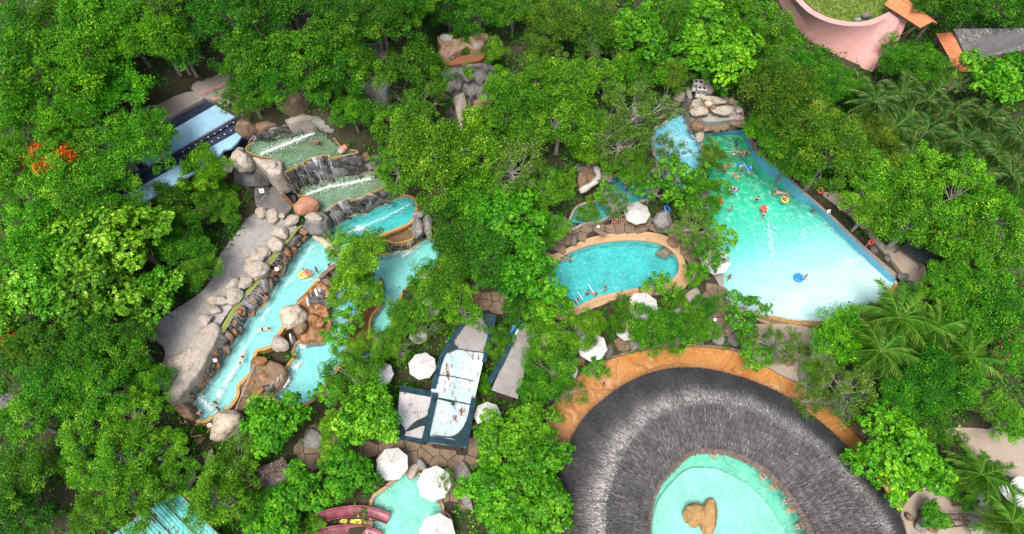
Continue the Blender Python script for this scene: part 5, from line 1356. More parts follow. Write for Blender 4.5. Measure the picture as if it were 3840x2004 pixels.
RF = Z(3,0,[(1400,232),(2050,222),(2050,350),(1500,452)])
link('roof', mesh(*plate(PP(RF, [6.0, 6.0, 4.2, 4.2])[::-1], .3), fix=True), hs, mat=M['shingle'])
g = np.random.default_rng(9); q = []
cr_ = [np.array(p) for p in PP(RF, [6.0, 6.0, 4.2, 4.2])]
for k in range(7000):
    a, b = g.random(2); c = (cr_[0] + (cr_[1]-cr_[0])*a)*(1-b) + (cr_[3] + (cr_[2]-cr_[3])*a)*b
    dn = cr_[3] - cr_[0]; dn = dn / np.linalg.norm(dn); sd_ = cr_[1] - cr_[0]; sd_ /= np.linalg.norm(sd_)
    L_, w_ = g.uniform(.15, .3), g.uniform(.04, .09); c = c + [0, 0, .04 + g.random() * .05]; dn = dn + sd_ * g.normal(0, .15)
    q.append([c - dn*L_ - sd_*w_, c - dn*L_ + sd_*w_, c + dn*L_ + sd_*w_ + [0, 0, .03], c + dn*L_ - sd_*w_ + [0, 0, .03]])
o = link('roof_shakes', quads(np.array(q), np.clip(.40 + g.normal(0, .14, 7000), 0, 1)), hs, mat=M['thatch']); o['kind'] = 'stuff'
link('wall', mesh(*prism(offset(ccw(np.array([list(p) for p in PP(RF, 4.2)]))[:, :2], -.8), .5, 4.1), fix=True), hs, mat=M['pink'])
tile_roof('orange tiled lean-to roof beside the grey shingle house', Z(3,0,[(1392,245),(1535,545),(1430,548),(1268,256)]), [5.4,4.6,3.6,4.4], 6, 16)
o = link('lean_to_wall', mesh(*prism(offset(ccw(np.array([list(p) for p in PP(Z(3,0,[(1392,245),(1535,545),(1430,548),(1268,256)]), 3.6)]))[:, :2], -.3), .5, 3.4), fix=True), hs, mat=M['pink'])
boulder(Z(3,0,[(745,118)])[0], 18, 14, 6.8, 'darkrock', 'dark boulder on the grass slope behind the pink wall', 0)
boulder(Z(3,0,[(680,150)])[0], 14, 10, 6.7, 'greyrock', 'grey boulder left of the dark one on the grass slope', 0)

# ================================================================ paths on the right
sheet('path', Z(3,1,[(400,110),(560,120),(660,200),(760,360),(880,500),(1000,510),(1090,570),(1190,680),(1150,840),(1060,770),(930,610),(800,480),(640,310),(520,210)]), 1.3, 'sand', 1.0, 80)
sheet('sand_patch', D([(1850,830),(1940,815),(2040,828),(2100,900),(2080,980),(2000,960),(1900,900)]), .45, 'sand', .8, 50)
sheet('sand_patch', Z(3,2,[(1330,560),(1500,540),(1700,560),(1960,640),(1980,1000),(1800,900),(1600,850),(1480,700)]), .5, 'sand', .8, 50)
sheet('sand_patch', Z(3,2,[(1000,1200),(1150,1000),(1350,1000),(1550,1080),(1700,1200),(1750,1420),(1100,1420)]), .4, 'sand', .8, 50)
flagstones(*sheet('paving', D([(1770,740),(1790,690),(1830,760),(1850,830),(1780,860),(1720,850),(1690,800),(1720,760)]), .45, 'grout', .8, 50), .45, 1.4, 2)
flagstones(*sheet('paving', D([(1400,560),(1480,565),(1560,560),(1640,555),(1720,570),(1770,640),(1760,720),(1735,700),(1700,600),(1600,580),(1500,590),(1380,640)]), .55, 'grout', .8, 60), .55, 1.4, 3)
flagstones(*sheet('paving', D([(1180,735),(1290,740),(1300,790),(1260,800),(1220,795),(1170,780)]), .42, 'grout', .8, 40), .42, 1.4, 4)
slab('rock', Z(2,1,[(1220,1000),(1300,880),(1400,820),(1430,900),(1400,1000),(1350,1050),(1260,1050)]), .9, 0, 'pale', 'flat pale rock below the right end of the oval pool', amp=.3)
slab('rock', Z(2,1,[(1300,1080),(1360,1060),(1430,1110),(1390,1170),(1310,1150)]), .8, 0, 'terra', 'flat reddish rock by the path under the oval pool', amp=.2)
lt = empty('net_shelter', P(*Z(3,1,[(1140,550)])[0], 0.6), 'dark netted lattice shelter beside the sandy path', 'shelter')
nc = PP(Z(3,1,[(1080,455),(1275,590),(1180,655),(1000,525)]), [3.4, 3.2, 2.6, 2.8])
link('net', mesh(*plate(nc[::-1], .04), fix=True), lt, mat=M['net'])
for k in range(7):
    a, b = nc[0].lerp(nc[1], k / 6), nc[3].lerp(nc[2], k / 6)
    link('slat', mesh(*tube([a + Vector((0, 0, .06)), b + Vector((0, 0, .06))], .04, 4)), lt, mat=M['black'])
    a, b = nc[0].lerp(nc[3], k / 6), nc[1].lerp(nc[2], k / 6)
    link('slat', mesh(*tube([a + Vector((0, 0, .1)), b + Vector((0, 0, .1))], .035, 4)), lt, mat=M['black'])
for c in nc: link('post', mesh(*tube([c, Vector((c.x, c.y, .5))], .07)), lt, mat=M['wood'])
for i, (x, y, r, t) in enumerate([(1015,745,22,'dark boulder at the corner where wave pool wall meets the tan shore'),(1065,800,18,'grey-brown boulder beyond the tan shore corner'),(900,600,16,'small dark boulder at the net shelter'),(800,540,16,'mossy dark boulder along the wave pool wall')]):
    boulder(Z(3,1,[(x, y)])[0], r, r * .8, 1.0, 'darkrock', t, i * 50)

# lifebuoys on posts, signs, lamps
def torus(c, R, r, n=24, m=10, rot=None):
    V, F = [], []
    for i in range(n):
        w = 2*math.pi*i/n
        for j in range(m):
            a = 2*math.pi*j/m; q = Vector(((R + r*math.cos(a))*math.cos(w), (R + r*math.cos(a))*math.sin(w), r*math.sin(a)))
            if rot: q = rot @ q
            V.append(Vector(c) + q)
    for i in range(n):
        for j in range(m): F.append((i*m+j, ((i+1) % n)*m+j, ((i+1) % n)*m+(j+1) % m, i*m+(j+1) % m))
    return V, F
for (uv, t) in ((Z4(2680,480,[(945,530)])[0], 'red lifebuoy on a post nearest the deep end of the wave pool'), (Z4(2680,480,[(1530,1030)])[0], 'red lifebuoy on a post halfway along the wave pool wall'), (Z(3,1,[(735,520)])[0], 'red lifebuoy on a post near the dark boulders by the path')):
    p = P(*uv, 1.4)
    e = empty('lifebuoy_post', p, t, 'lifebuoy', 'lifebuoys along the wave pool')
    link('post', mesh(*tube([(0, 0, 0), (0, 0, 1.5)], .05)), e, loc=(0, 0, 0), mat=M['metal'])
    link('ring', mesh(*torus((0, -.1, 1.5), .3, .085, rot=Matrix.Rotation(math.radians(50), 3, 'X')), True), e, loc=(0, 0, 0), mat=M['redring'])
def sign(uv, z, label, w=.55, face='white', mark='black', rx=60):
    p = P(*uv, z)
    e = empty('sign', p, label, 'sign')
    e.rotation_euler = (math.radians(rx), 0, .2)
    link('board', mesh(*box((0, 0, 0), (w, w, .04))), e, loc=(0, 0, 0), mat=M[face])
    link('mark', mesh(*join(box((0, .08, .03), (w * .5, w * .1, .01)), box((-.05, -.06, .03), (w * .3, w * .22, .01)))), e, loc=(0, 0, 0), mat=M[mark])
sign(Z4(2680,480,[(1720,1262)])[0], 1.9, 'white sign with black marks on the wave pool wall')
sign(Z4(960,560,[(893,1165)])[0], 5.4, 'white sign with a red mark on the grey-brown rock', .5, 'white', 'redring', 50)
sign(Z4(980,960,[(232,200)])[0], 3.8, 'white sign on the upper part of the wet stone wall', .45, 'white', 'moss', 50)
sign(Z4(600,1340,[(828,48)])[0], 3.0, 'white sign low on the wet stone wall by the splashing', .45, 'white', 'black', 50)
sign(Z4(600,1340,[(745,1025)])[0], 1.4, 'small white sign at the huge cream boulder', .45, 'white', 'black', 40)
for uv, z, t in ((Z4(960,560,[(85,630)])[0], 6.2, 'first white notice on the gully railing'), (Z4(960,560,[(315,475)])[0], 6.6, 'second white notice under the waterfall pier')):
    sign(uv, z, t, .55, 'white', 'black', 55)
gr_ = empty('railing', P(*Z4(960,560,[(80,600)])[0], 4.6), 'black railing along the dark service gully', 'railing')
ra_, rb_ = P(*Z4(960,560,[(0,700)])[0], 5.6), P(*Z4(960,560,[(200,500)])[0], 5.6)
for dz in (0, -.35, -.7): link('bar', mesh(*tube([ra_ + Vector((0, 0, dz)), rb_ + Vector((0, 0, dz))], .03)), gr_, mat=M['black'])
for k in range(7): a = ra_.lerp(rb_, k / 6); link('post', mesh(*tube([a, a - Vector((0, 0, 1))], .03)), gr_, mat=M['black'])
def lamp(uv, z, label, h=3.0):
    p = P(*uv, z + h); e = empty('street_lamp', (p.x, p.y, z), label, 'lamp')
    link('pole', mesh(*tube([(0, 0, 0), (0, 0, h)], [.06, .045])), e, loc=(0, 0, 0), mat=M['metal'])
    bm = bmesh.new(); bmesh.ops.create_uvsphere(bm, u_segments=14, v_segments=8, radius=.24); bmesh.ops.translate(bm, verts=bm.verts, vec=(0, 0, h + .2)); me = bpy.data.meshes.new('globe'); bm.to_mesh(me); bm.free()
    link('globe', me, e, loc=(0, 0, 0), mat=M['white'])
lamp(Z(0,0,[(100,188)])[0], 14, 'white globe lamp on a post in the top left corner', 4)
lamp(Z4(2080,560,[(655,1180)])[0], .6, 'white globe lamp behind the oval pool rim', 1.2)
lamp(Z4(2560,920,[(480,1135)])[0], .5, 'white globe lamp in the bushes below the oval pool', 1.2)
lamp(Z(0,2,[(1215,775)])[0], .6, 'white globe lamp between the yellow-green bushes', 2)
pl_ = P(*Z4(2680,480,[(1180,800)])[0], 1.5)
e = empty('striped_pole', pl_, 'red and white striped pole beside the wave pool wall', 'pole')
for k in range(6): link('band', mesh(*tube([(0, 0, .3*k), (0, 0, .3*k + .3)], .05)), e, loc=(0, 0, 0), mat=M['redring' if k % 2 else 'white'])

# bottom right corner: sails, lounger frames, thatch parasol
for uvp, z, t in ((Z4(3360,1670,[(1530,620),(1700,585),(1850,470),(2100,600),(2080,900),(1920,950),(1700,840)]), 3.0, 'wide white shade sail in the lower right corner'), (Z4(3360,1670,[(1060,560),(1200,600),(1480,860),(1500,980),(1250,900),(1110,840),(1015,690)]), 2.8, 'white shade sail behind the palm fronds')):
    o_ = resample([list(p) for p in PP(uvp, z)], 40, True); cen_ = o_.mean(0)
    e = empty('shade_sail', (cen_[0], cen_[1], .4), t, 'shade sail')
    V = [tuple(p) for p in o_] + [tuple(cen_ + (p - cen_) * .5 + [0, 0, -.25]) for p in o_] + [tuple(cen_ - [0, 0, .35])]
    F = [(i, (i+1) % 40, 40+(i+1) % 40, 40+i) for i in range(40)] + [(40+i, 40+(i+1) % 40, 80) for i in range(40)]
    link('cloth', mesh(V, F, True), e, mat=M['canvas'])
    for i in range(0, 40, 10): link('post', mesh(*tube([Vector(o_[i]), Vector((o_[i][0], o_[i][1], .3))], .05)), e, mat=M['metal'])
fr_ = empty('pergola', P(*Z4(3360,1670,[(1000,1120)])[0], .4), 'dark timber pergola frame standing on the sand by the palms', 'pergola')
for a, b in (((770,1040),(1110,1060)), ((670,1120),(1480,1165)), ((880,1225),(1190,1195)), ((800,1045),(890,1225)), ((960,1050),(1025,1200)), ((1050,1060),(1110,1195))):
    link('beam', mesh(*tube([P(*Z4(3360,1670,[a])[0], 2.2), P(*Z4(3360,1670,[b])[0], 2.2)], .1, 4)), fr_, mat=M['wood'])
for c in ((770,1040),(1110,1060),(880,1225),(1190,1195)):
    p = P(*Z4(3360,1670,[c])[0], 2.2); link('post', mesh(*tube([p, Vector((p.x, p.y, .3))], .08, 6)), fr_, mat=M['wood'])
for i, (x, t) in enumerate(((830, 'dark slatted lounger nearest the big-leaved tree'), (940, 'dark slatted lounger beside the shade sail'))):
    e = empty('lounger', P(*Z4(3360,1670,[(x, 810)])[0], .55), t, 'lounger'); e.rotation_euler = (0, 0, .25)
    for k in range(9): link('slat', mesh(*box((0, -.8 + .2 * k, .3 + (.05 * (k - 5) if k > 5 else 0)), (.62, .12, .04))), e, loc=(0, 0, 0), mat=M['wood'])
    for sx in (-.27, .27):
        for sy in (-.7, .7): link('leg', mesh(*box((sx, sy, .13), (.06, .06, .27))), e, loc=(0, 0, 0), mat=M['wood'])
tp_ = P(*Z4(3360,1670,[(1350,1235)])[0], 2.6)
e = empty('thatch_parasol', (tp_.x, tp_.y, .4), 'grey thatched parasol next to the dark timber frame', 'parasol')
q = []; g = np.random.default_rng(3)
for k in range(1400):
    w = g.uniform(0, 6.283); r0 = g.uniform(0, 1.1); L_ = g.uniform(.3, .6)
    f = lambda r: np.array([r*math.cos(w), r*math.sin(w), 2.6 - .45*r])
    s_ = np.array([-math.sin(w), math.cos(w), 0]) * g.uniform(.015, .04)
    q.append([f(r0) - s_, f(r0) + s_, f(r0 + L_) + s_, f(r0 + L_) - s_])
o = link('thatch', quads(np.array(q), np.clip(.6 + g.normal(0, .15, 1400), 0, 1)), e, loc=(0, 0, 0), mat=M['thatch']); o['kind'] = 'stuff'
link('pole', mesh(*tube([(0, 0, 0), (0, 0, 2.55)], .06)), e, loc=(0, 0, 0), mat=M['wood'])
for i, (x, y, r, t) in enumerate([(430,1080,26,'dark round boulder at the pavilion edge under the big-leaved tree'),(390,1220,24,'grey streaked boulder at the pavilion edge'),(560,1240,22,'reddish boulder beside the grey streaked one'),(200,1080,14,'brown stone by the thatch eave at lower right')]):
    boulder(Z4(3360,1670,[(x, y)])[0], r, r * .9, .8, ['darkrock','greyrock','brown','brown'][i], t, i * 40)
sp = PP(Z4(2880,1120,[(540,800)]), .5)[0]
e = empty('round_planter', (sp.x, sp.y, .4), 'round stone planter at the foot of a leaning tree on the sand', 'planter')
link('kerb', mesh(*torus((0, 0, .25), .95, .14, 28, 8), True), e, loc=(0, 0, 0), mat=M['roofgrey'])
link('soil_bed', mesh(*tube([(0, 0, 0), (0, 0, .25)], .9, 24)), e, loc=(0, 0, 0), mat=M['soil'])

# ================================================================ people
SK = {k: plain('skin_' + k, c, .55, .05) for k, c in (('a', (.50,.27,.18)), ('b', (.40,.20,.125)), ('c', (.58,.34,.25)))}
CLR = {k: plain('cloth_' + k, c, .8, .1, 5) for k, c in (('navy',(.01,.02,.09)),('black',(.012,.012,.014)),('white',(.68,.68,.66)),('red',(.55,.05,.03)),('yellow',(.70,.50,.03)),('blue',(.03,.11,.45)),('pink',(.62,.22,.25)),('grey',(.25,.25,.26)),('orange',(.62,.20,.03)))}
HAIR = plain('dark_hair', (.014,.010,.008), .6, .2)
# joints: pelvis root; (name: position, radius)
def skel(pose):
    z = 0
    b = {'pelvis': (0,0,.95,.135), 'waist': (0,0,1.10,.125), 'chest': (0,.0,1.32,.15), 'neck': (0,0,1.48,.055), 'chin': (0,.02,1.54,.06), 'head': (0,.02,1.63,.098), 'crown': (0,.01,1.71,.075), 'nose': (0,.11,1.62,.02)}
    for s, n in ((-1, 'l'), (1, 'r')):
        b.update({'sh'+n: (s*.18,0,1.42,.065), 'el'+n: (s*.27,-.02,1.15,.045), 'wr'+n: (s*.31,.06,.92,.032), 'ha'+n: (s*.32,.09,.84,.036), 'fi'+n: (s*.325,.11,.76,.016), 'th'+n: (s*.29,.13,.82,.014),
                  'hi'+n: (s*.095,0,.90,.105), 'kn'+n: (s*.11,.02,.50,.062), 'an'+n: (s*.115,0,.09,.042), 'to'+n: (s*.13,.16,.03,.035)})
    if pose == 'wade':
        for s, n in ((-1,'l'),(1,'r')): b['el'+n] = (s*.38,.08,1.24,.045); b['wr'+n] = (s*.48,.28,1.16,.032); b['ha'+n] = (s*.5,.36,1.15,.036); b['fi'+n] = (s*.5,.44,1.14,.016); b['th'+n] = (s*.44,.40,1.16,.014)
    if pose == 'walk':
        b['knl'] = (-.11,.2,.52,.062); b['anl'] = (-.11,.25,.1,.042); b['tol'] = (-.12,.4,.06,.035); b['knr'] = (.11,-.08,.5,.062); b['anr'] = (.11,-.34,.14,.042); b['tor'] = (.12,-.2,.04,.035)
        b['ell'] = (-.27,-.16,1.18,.045); b['wrl'] = (-.30,-.2,.94,.032); b['hal'] = (-.3,-.18,.86,.036); b['fil'] = (-.3,-.15,.78,.016); b['thl'] = (-.27,-.12,.85,.014)
    if pose == 'reach':
        b['ell'] = (-.34,.1,1.62,.045); b['wrl'] = (-.38,.2,1.86,.032); b['hal'] = (-.38,.23,1.94,.036); b['fil'] = (-.38,.25,2.02,.016); b['thl'] = (-.34,.26,1.95,.014)
        b['knl'] = (-.16,.1,.52,.062); b['anl'] = (-.2,.05,.1,.042); b['tol'] = (-.22,.2,.04,.035)
    if pose in ('sit', 'float'):
        for s, n in ((-1,'l'),(1,'r')):
            b['hi'+n] = (s*.1,.02,.12,.105); b['kn'+n] = (s*.15,.45,.14,.065); b['an'+n] = (s*.14,.62 if pose == 'sit' else .85,-.26 if pose == 'sit' else .1,.042); b['to'+n] = (s*.15,.76 if pose == 'sit' else .95,-.32 if pose == 'sit' else .2,.035)
        for k in ('pelvis','waist','chest','neck','chin','head','crown','nose'):
            x, y, zz, r = b[k]; h_ = zz - .95; lean = -.12 if pose == 'sit' else -.55
            b[k] = (x, y + h_*lean, .12 + h_*(1 if pose == 'sit' else .82), r)
        for s, n in ((-1,'l'),(1,'r')):
            x, y, zz, r = b['sh'+n]; cy_, cz = b['chest'][1], b['chest'][2]
            b['sh'+n] = (x, cy_, cz + .09, r); b['el'+n] = (s*.33, cy_ + .05, cz - .16, .045); b['wr'+n] = (s*.30, cy_ + .3, cz - .26, .032); b['ha'+n] = (s*.27, cy_ + .38, cz - .27, .036); b['fi'+n] = (s*.25, cy_ + .46, cz - .28, .016); b['th'+n] = (s*.22, cy_ + .38, cz - .25, .014)
    if pose == 'swim':      # prone, face down, arms reaching
        for k in list(b):
            x, y, zz, r = b[k]; b[k] = (x, zz - .95, .02 - y * .9 + (.06 if k in ('head','crown','nose','chin') else 0), r)
        for s, n in ((-1,'l'),(1,'r')): b['el'+n] = (s*.34,.62,.02,.045); b['wr'+n] = (s*.28,.86,.02,.032); b['ha'+n] = (s*.26,.95,.02,.036); b['fi'+n] = (s*.25,1.03,.01,.016); b['th'+n] = (s*.2,.95,.02,.014); b['kn'+n] = (s*(.14 + .04*s),-.45,.0,.062); b['an'+n] = (s*.2,-.86,.02 ,.042); b['to'+n] = (s*.2,-1.0,.02,.03)
    if pose == 'bend':      # leaning forward, hands down
        for k in ('waist','chest','neck','chin','head','crown','nose'):
            x, y, zz, r = b[k]; h_ = zz - .95; b[k] = (x, y*.3 + h_*.86, .95 + h_*.42, r)
        for s, n in ((-1,'l'),(1,'r')): b['sh'+n] = (s*.19,.40,1.15,.065); b['el'+n] = (s*.24,.5,.86,.045); b['wr'+n] = (s*.25,.62,.64,.032); b['ha'+n] = (s*.25,.66,.56,.036); b['fi'+n] = (s*.25,.70,.48,.016); b['th'+n] = (s*.21,.70,.56,.014)
    return b
BONES = [('pelvis','waist'),('waist','chest'),('chest','neck'),('neck','chin'),('chin','head'),('head','crown'),('head','nose')] + [p for n in 'lr' for p in (('chest','sh'+n),('sh'+n,'el'+n),('el'+n,'wr'+n),('wr'+n,'ha'+n),('ha'+n,'fi'+n),('ha'+n,'th'+n),('pelvis','hi'+n),('hi'+n,'kn'+n),('kn'+n,'an'+n),('an'+n,'to'+n))]
def skin(b, bones, root, grow=1.0, sub=1):
    names = sorted({x for p in bones for x in p}, key=lambda k: (k != root, k))
    me = bpy.data.meshes.new('sk'); me.from_pydata([b[k][:3] for k in names], [(names.index(p), names.index(q)) for p, q in bones], [])
    o = bpy.data.objects.new('sk', me); COL.objects.link(o)
    md = o.modifiers.new('s', 'SKIN'); md.use_smooth_shade = True
    o.modifiers.new('u', 'SUBSURF').levels = sub
    for k, v in zip(names, me.skin_vertices[0].data):
        v.radius = (b[k][3] * grow, b[k][3] * grow); v.use_root = (k == root)
    dg = bpy.context.evaluated_depsgraph_get(); out = bpy.data.meshes.new_from_object(o.evaluated_get(dg))
    bpy.data.objects.remove(o); bpy.data.meshes.remove(me)
    out.polygons.foreach_set('use_smooth', [True] * len(out.polygons))
    return out
POSE = {}
for ps_ in ('wade', 'walk', 'reach', 'sit', 'float', 'swim', 'bend'):
    b = skel(ps_)
    body = skin(b, BONES, 'pelvis', 1, 2)
    shorts = skin({**b, 'kml': tuple(np.add(b['hil'], (np.array(b['knl']) - np.array(b['hil'])) * .5)), 'kmr': tuple(np.add(b['hir'], (np.array(b['knr']) - np.array(b['hir'])) * .5))}, [('pelvis','waist'),('pelvis','hil'),('pelvis','hir'),('hil','kml'),('hir','kmr')], 'pelvis', 1.14)
    shirt = skin(b, [('pelvis','waist'),('waist','chest'),('chest','shl'),('chest','shr')], 'waist', 1.14)
    hd = Vector(b['head'][:3]); cr0 = Vector(b['crown'][:3]); nz = (Vector(b['nose'][:3]) - hd).normalized(); up = (cr0 - hd).normalized()
    bm = bmesh.new(); bmesh.ops.create_icosphere(bm, subdivisions=3, radius=.118)
    bmesh.ops.delete(bm, geom=[v for v in bm.verts if v.co.normalized().dot(nz) > .35 and v.co.normalized().dot(up) < .45 or v.co.normalized().dot(up) < -.55], context='VERTS')
    bmesh.ops.translate(bm, verts=bm.verts, vec=hd + up * .02 - nz * .012)
    hair = bpy.data.meshes.new('hair'); bm.to_mesh(hair); bm.free()
    POSE[ps_] = (body, shorts, shirt, hair)
_pm = {}
def pm(pose, k, mat):
    key = (pose, k, mat.name)
    if key not in _pm:
        me = POSE[pose][k].copy(); me.materials.clear(); me.materials.append(mat); _pm[key] = me
    return _pm[key]
def person(uv, z, pose, rot, label, skin_='a', cloth='navy', shirt=None, sink=0, scale=1.0, group=None):
    """feet (or seat) stand at height z under the pixel; sink: how deep the figure stands in the water"""
    p = P(*uv, z)
    e = empty('person', (p.x, p.y, z - sink), label, 'person', group)
    e.rotation_euler = (0, 0, math.radians(rot)); e.scale = (scale,) * 3
    link('body', pm(pose, 0, SK[skin_]), e, loc=(0, 0, 0)); link('swimwear', pm(pose, 1, CLR[cloth]), e, loc=(0, 0, 0)); link('hair', pm(pose, 3, HAIR), e, loc=(0, 0, 0))
    if shirt: link('shirt', pm(pose, 2, CLR[shirt]), e, loc=(0, 0, 0))
    return e
def ring_float(uv, z, R, r, mat, label, bottom=False):
    R, r = R * .76, r * .72
    p = P(*uv, z); e = empty('swim_ring', (p.x, p.y, z - .1), label, 'swim ring')
    link('tube', mesh(*torus((0, 0, .12), R, r, 28, 12), True), e, loc=(0, 0, 0), mat=M[mat])
    link('handle', mesh(*torus((R, 0, .12 + r), .08, .02, 12, 6)), e, loc=(0, 0, 0), mat=M['white'])
    if bottom: link('floor', mesh(*tube([(0, 0, .02), (0, 0, .05)], R, 20)), e, loc=(0, 0, 0), mat=M[mat])
    return e
w4 = lambda x, y: Z4(2680,480,[(x, y)])[0]
PE = [(w4(290,410),'wade',20,'bather in a white top just below the rope line','c','black','white'),(w4(380,395),'wade',160,'bare-chested bather by the middle of the rope line','b','navy',None),
 (w4(435,390),'wade',100,'dark-clad bather left of the rope end','a','black','black'),(w4(485,380),'wade',-60,'dark-clad bather closest to the rope end','a','navy','navy'),(w4(150,650),'wade',10,'bather in black near the leafy left shore of the wave pool','b','black','black'),
 (w4(400,590),'wade',200,'bather holding the upper blue swim ring','c','blue','white'),(w4(295,710),'wade',0,'bather in a red top in the green water','c','red','red'),(w4(355,745),'wade',40,'bather in a yellow vest beside the one in red','c','yellow','yellow'),
 (w4(920,970),'wade',90,'bather in black left of the swimmer by the wave pool wall','a','black','black'),(w4(635,1080),'wade',-30,'long-haired bather in black in the middle of the wave pool','c','black','black'),(w4(740,1310),'walk',-40,'bare-backed man in black shorts wading in the turquoise','c','black',None),
 (w4(240,1230),'wade',20,'bather in grey by the lowest leaves of the wave pool shore','a','grey','grey'),(w4(85,830),'wade',0,'bather glimpsed behind leaves at the wave pool','b','red',None)]
for i, (uv, ps_, r, t, sk_, c, sh_) in enumerate(PE): person(uv, -.05, ps_, r, t, sk_, c, sh_, .95, 1, 'bathers in the wave pool')
person(w4(200,575), .02, 'swim', 100, 'swimmer near the leaves on the left of the wave pool', 'a', 'red', group='bathers in the wave pool')
person(w4(1010,980), .02, 'swim', 80, 'swimmer beside the wave pool wall', 'c', 'grey', group='bathers in the wave pool')
ring_float(w4(405,560), .0, .42, .17, 'bluering', 'blue swim ring near the rope line', True)
ring_float(w4(515,605), .0, .40, .17, 'bluering', 'blue swim ring closest to the wave pool wall', True); person(w4(515,640), .0, 'swim', 0, 'child pushing the blue swim ring closest to the wall', 'c', 'blue', None, .1, .7)
ring_float(w4(305,930), 0, .45, .16, 'bluering', 'blue swim ring under a lounging bather'); person(w4(300,935), .22, 'float', 60, 'bather lounging in a blue swim ring', 'c', 'navy')
ring_float(w4(1060,1085), 0, .52, .19, 'yellowring', 'yellow swim ring floating by the wave pool wall'); person(w4(1055,1090), .2, 'float', -60, 'bather sitting in the yellow swim ring', 'c', 'red')
ring_float(w4(745,1210), 0, .46, .18, 'redring', 'red swim ring in the middle of the wave pool', True); person(w4(735,1235), 0, 'swim', 20, 'child hanging on the red swim ring', 'c', 'black', None, .1, .75)
ring_float(w4(85,1100), 0, .4, .16, 'redring', 'red swim ring half hidden by leaves at the wave pool', True)
ring_float(Z(3,1,[(232,752)])[0], .12, .62, .24, 'bluering', 'large blue swim ring in the white shallow end', True); person(Z(3,1,[(262,768)])[0], 0, 'walk', 60, 'child in blue pushing the large ring in the shallows', 'a', 'blue', 'blue', .05, .95)
person(Z4(2560,920,[(670,530)])[0], 0, 'walk', -50, 'thin wader by the left landing of the shallow end', 'b', 'grey', None, .05)
person(w4(1120,740), 1.95, 'walk', 150, 'lifeguard in white shirt standing on the wave pool wall', 'b', 'black', 'white')
q3 = lambda x, y: Z(2,1,[(x, y)])[0]
for x, y, r, t, c, sh_ in ((370,620,30,'first of three bathers near the left end of the oval pool','black',None),(405,605,90,'middle one of three bathers near the left end of the oval pool','navy',None),(437,618,-30,'third of three bathers near the left end of the oval pool','black',None),(285,672,100,'bather at the left tip of the oval pool','red',None),(570,868,0,'bather in black at the lower edge of the oval pool','black','black'),(700,840,60,'bather in dark green near the lower rim of the oval pool','grey','grey'),(490,925,0,'bather in blue between the grab rails of the oval pool','blue','blue')):
    person(q3(x, y), .3, 'wade', r, t, 'a', c, sh_, .95, 1, 'bathers in the oval pool')
person(q3(628,885), .5, 'sit', 20, 'person in black sitting on the lower rim of the oval pool', 'a', 'black', 'black')
for i, (x, y, c, sh_) in enumerate(((775,320,'black',None),(805,310,'blue','blue'),(828,300,'navy','navy'),(855,320,'grey',None),(895,325,'red',None),(925,335,'black',None))):
    person(q3(x, y), .95, 'sit', 150 + i * 20, f'{["first","second","third","fourth","fifth","sixth"][i]} from the left of the group seated by the shaded parasol', 'ab'[i % 2], c, sh_, 0, 1, 'group seated by the shaded pool')
person(Z(2,2,[(680,235)])[0], .12, 'walk', -20, 'person in a dark red swimsuit walking on the orange terrace', 'b', 'red', 'red')
for i, (x, y, c, sh_) in enumerate(((150,125,'red',None),(890,455,'black','pink'),(1065,610,'red','red'),(1265,835,'black','white'),(1320,965,'orange','orange'),(1465,1225,'black','pink'))):
    p = P(*Z4(2640,1670,[(x, y)])[0], .3); ang = math.degrees(math.atan2(CP[1] - p.y, CP[0] - p.x)) - 90
    person(Z4(2640,1670,[(x, y)])[0], .05, 'sit', ang, f'{["first","second","third","fourth","fifth","sixth"][i]} person clockwise on the seat ledge of the round pool', 'ac'[i % 2], c, sh_, 0.08, 1, 'people seated around the round pool')
rg = ring_float(Z4(980,960,[(650,275)])[0], ZE, .62, .22, 'ochrering', 'ochre double raft ring on the narrow river', True); rg.scale = (1.35, .95, 1); rg.rotation_euler = (0, 0, .6)
person(Z4(980,960,[(690,260)])[0], ZE + .22, 'float', -130, 'rider lying on the ochre raft ring', 'b', 'red')
person(Z4(980,960,[(835,215)])[0], ZE - .05, 'wade', 90, 'bare-backed bather holding the ochre raft ring', 'b', 'navy', None, .95)
person(Z4(980,960,[(1030,165)])[0], ZE - .05, 'wade', 60, 'bather in patterned dark top at the river kerb', 'a', 'black', 'grey', .95)
person(Z4(760,1040,[(590,800)])[0], ZE, 'bend', 60, 'woman in pink under the trickling wall', 'c', 'pink', 'pink', .3)
person(Z4(760,1040,[(910,785)])[0], ZE + .02, 'swim', -80, 'swimmer in navy shorts in the middle of the narrow river', 'c', 'navy')
person(Z4(760,1040,[(600,1210)])[0], ZE + .02, 'swim', 170, 'swimmer splashing towards the sea-green end of the river', 'c', 'navy')
person(Z4(600,1340,[(850,700)])[0], ZE - .1, 'wade', 60, 'dark-haired bather in the splash at the river end', 'a', 'black', None, .85)
person(Z4(600,1340,[(890,785)])[0], ZE - .1, 'wade', 100, 'bare-backed bather beside the grab pole at the river end', 'c', 'black', None, .8)
person(Z4(600,1340,[(640,830)])[0], ZE, 'bend', 170, 'person in yellow shorts bending over at the river end', 'b', 'yellow', None, .25)
person(Z4(600,1340,[(455,1000)])[0], .75, 'reach', 120, 'man in blue patterned shorts reaching up beside the ochre basin', 'c', 'blue', None)
gp = empty('grab_pole', P(*Z4(600,1340,[(760,830)])[0], ZE), 'slanting steel grab pole at the river end', 'pole')
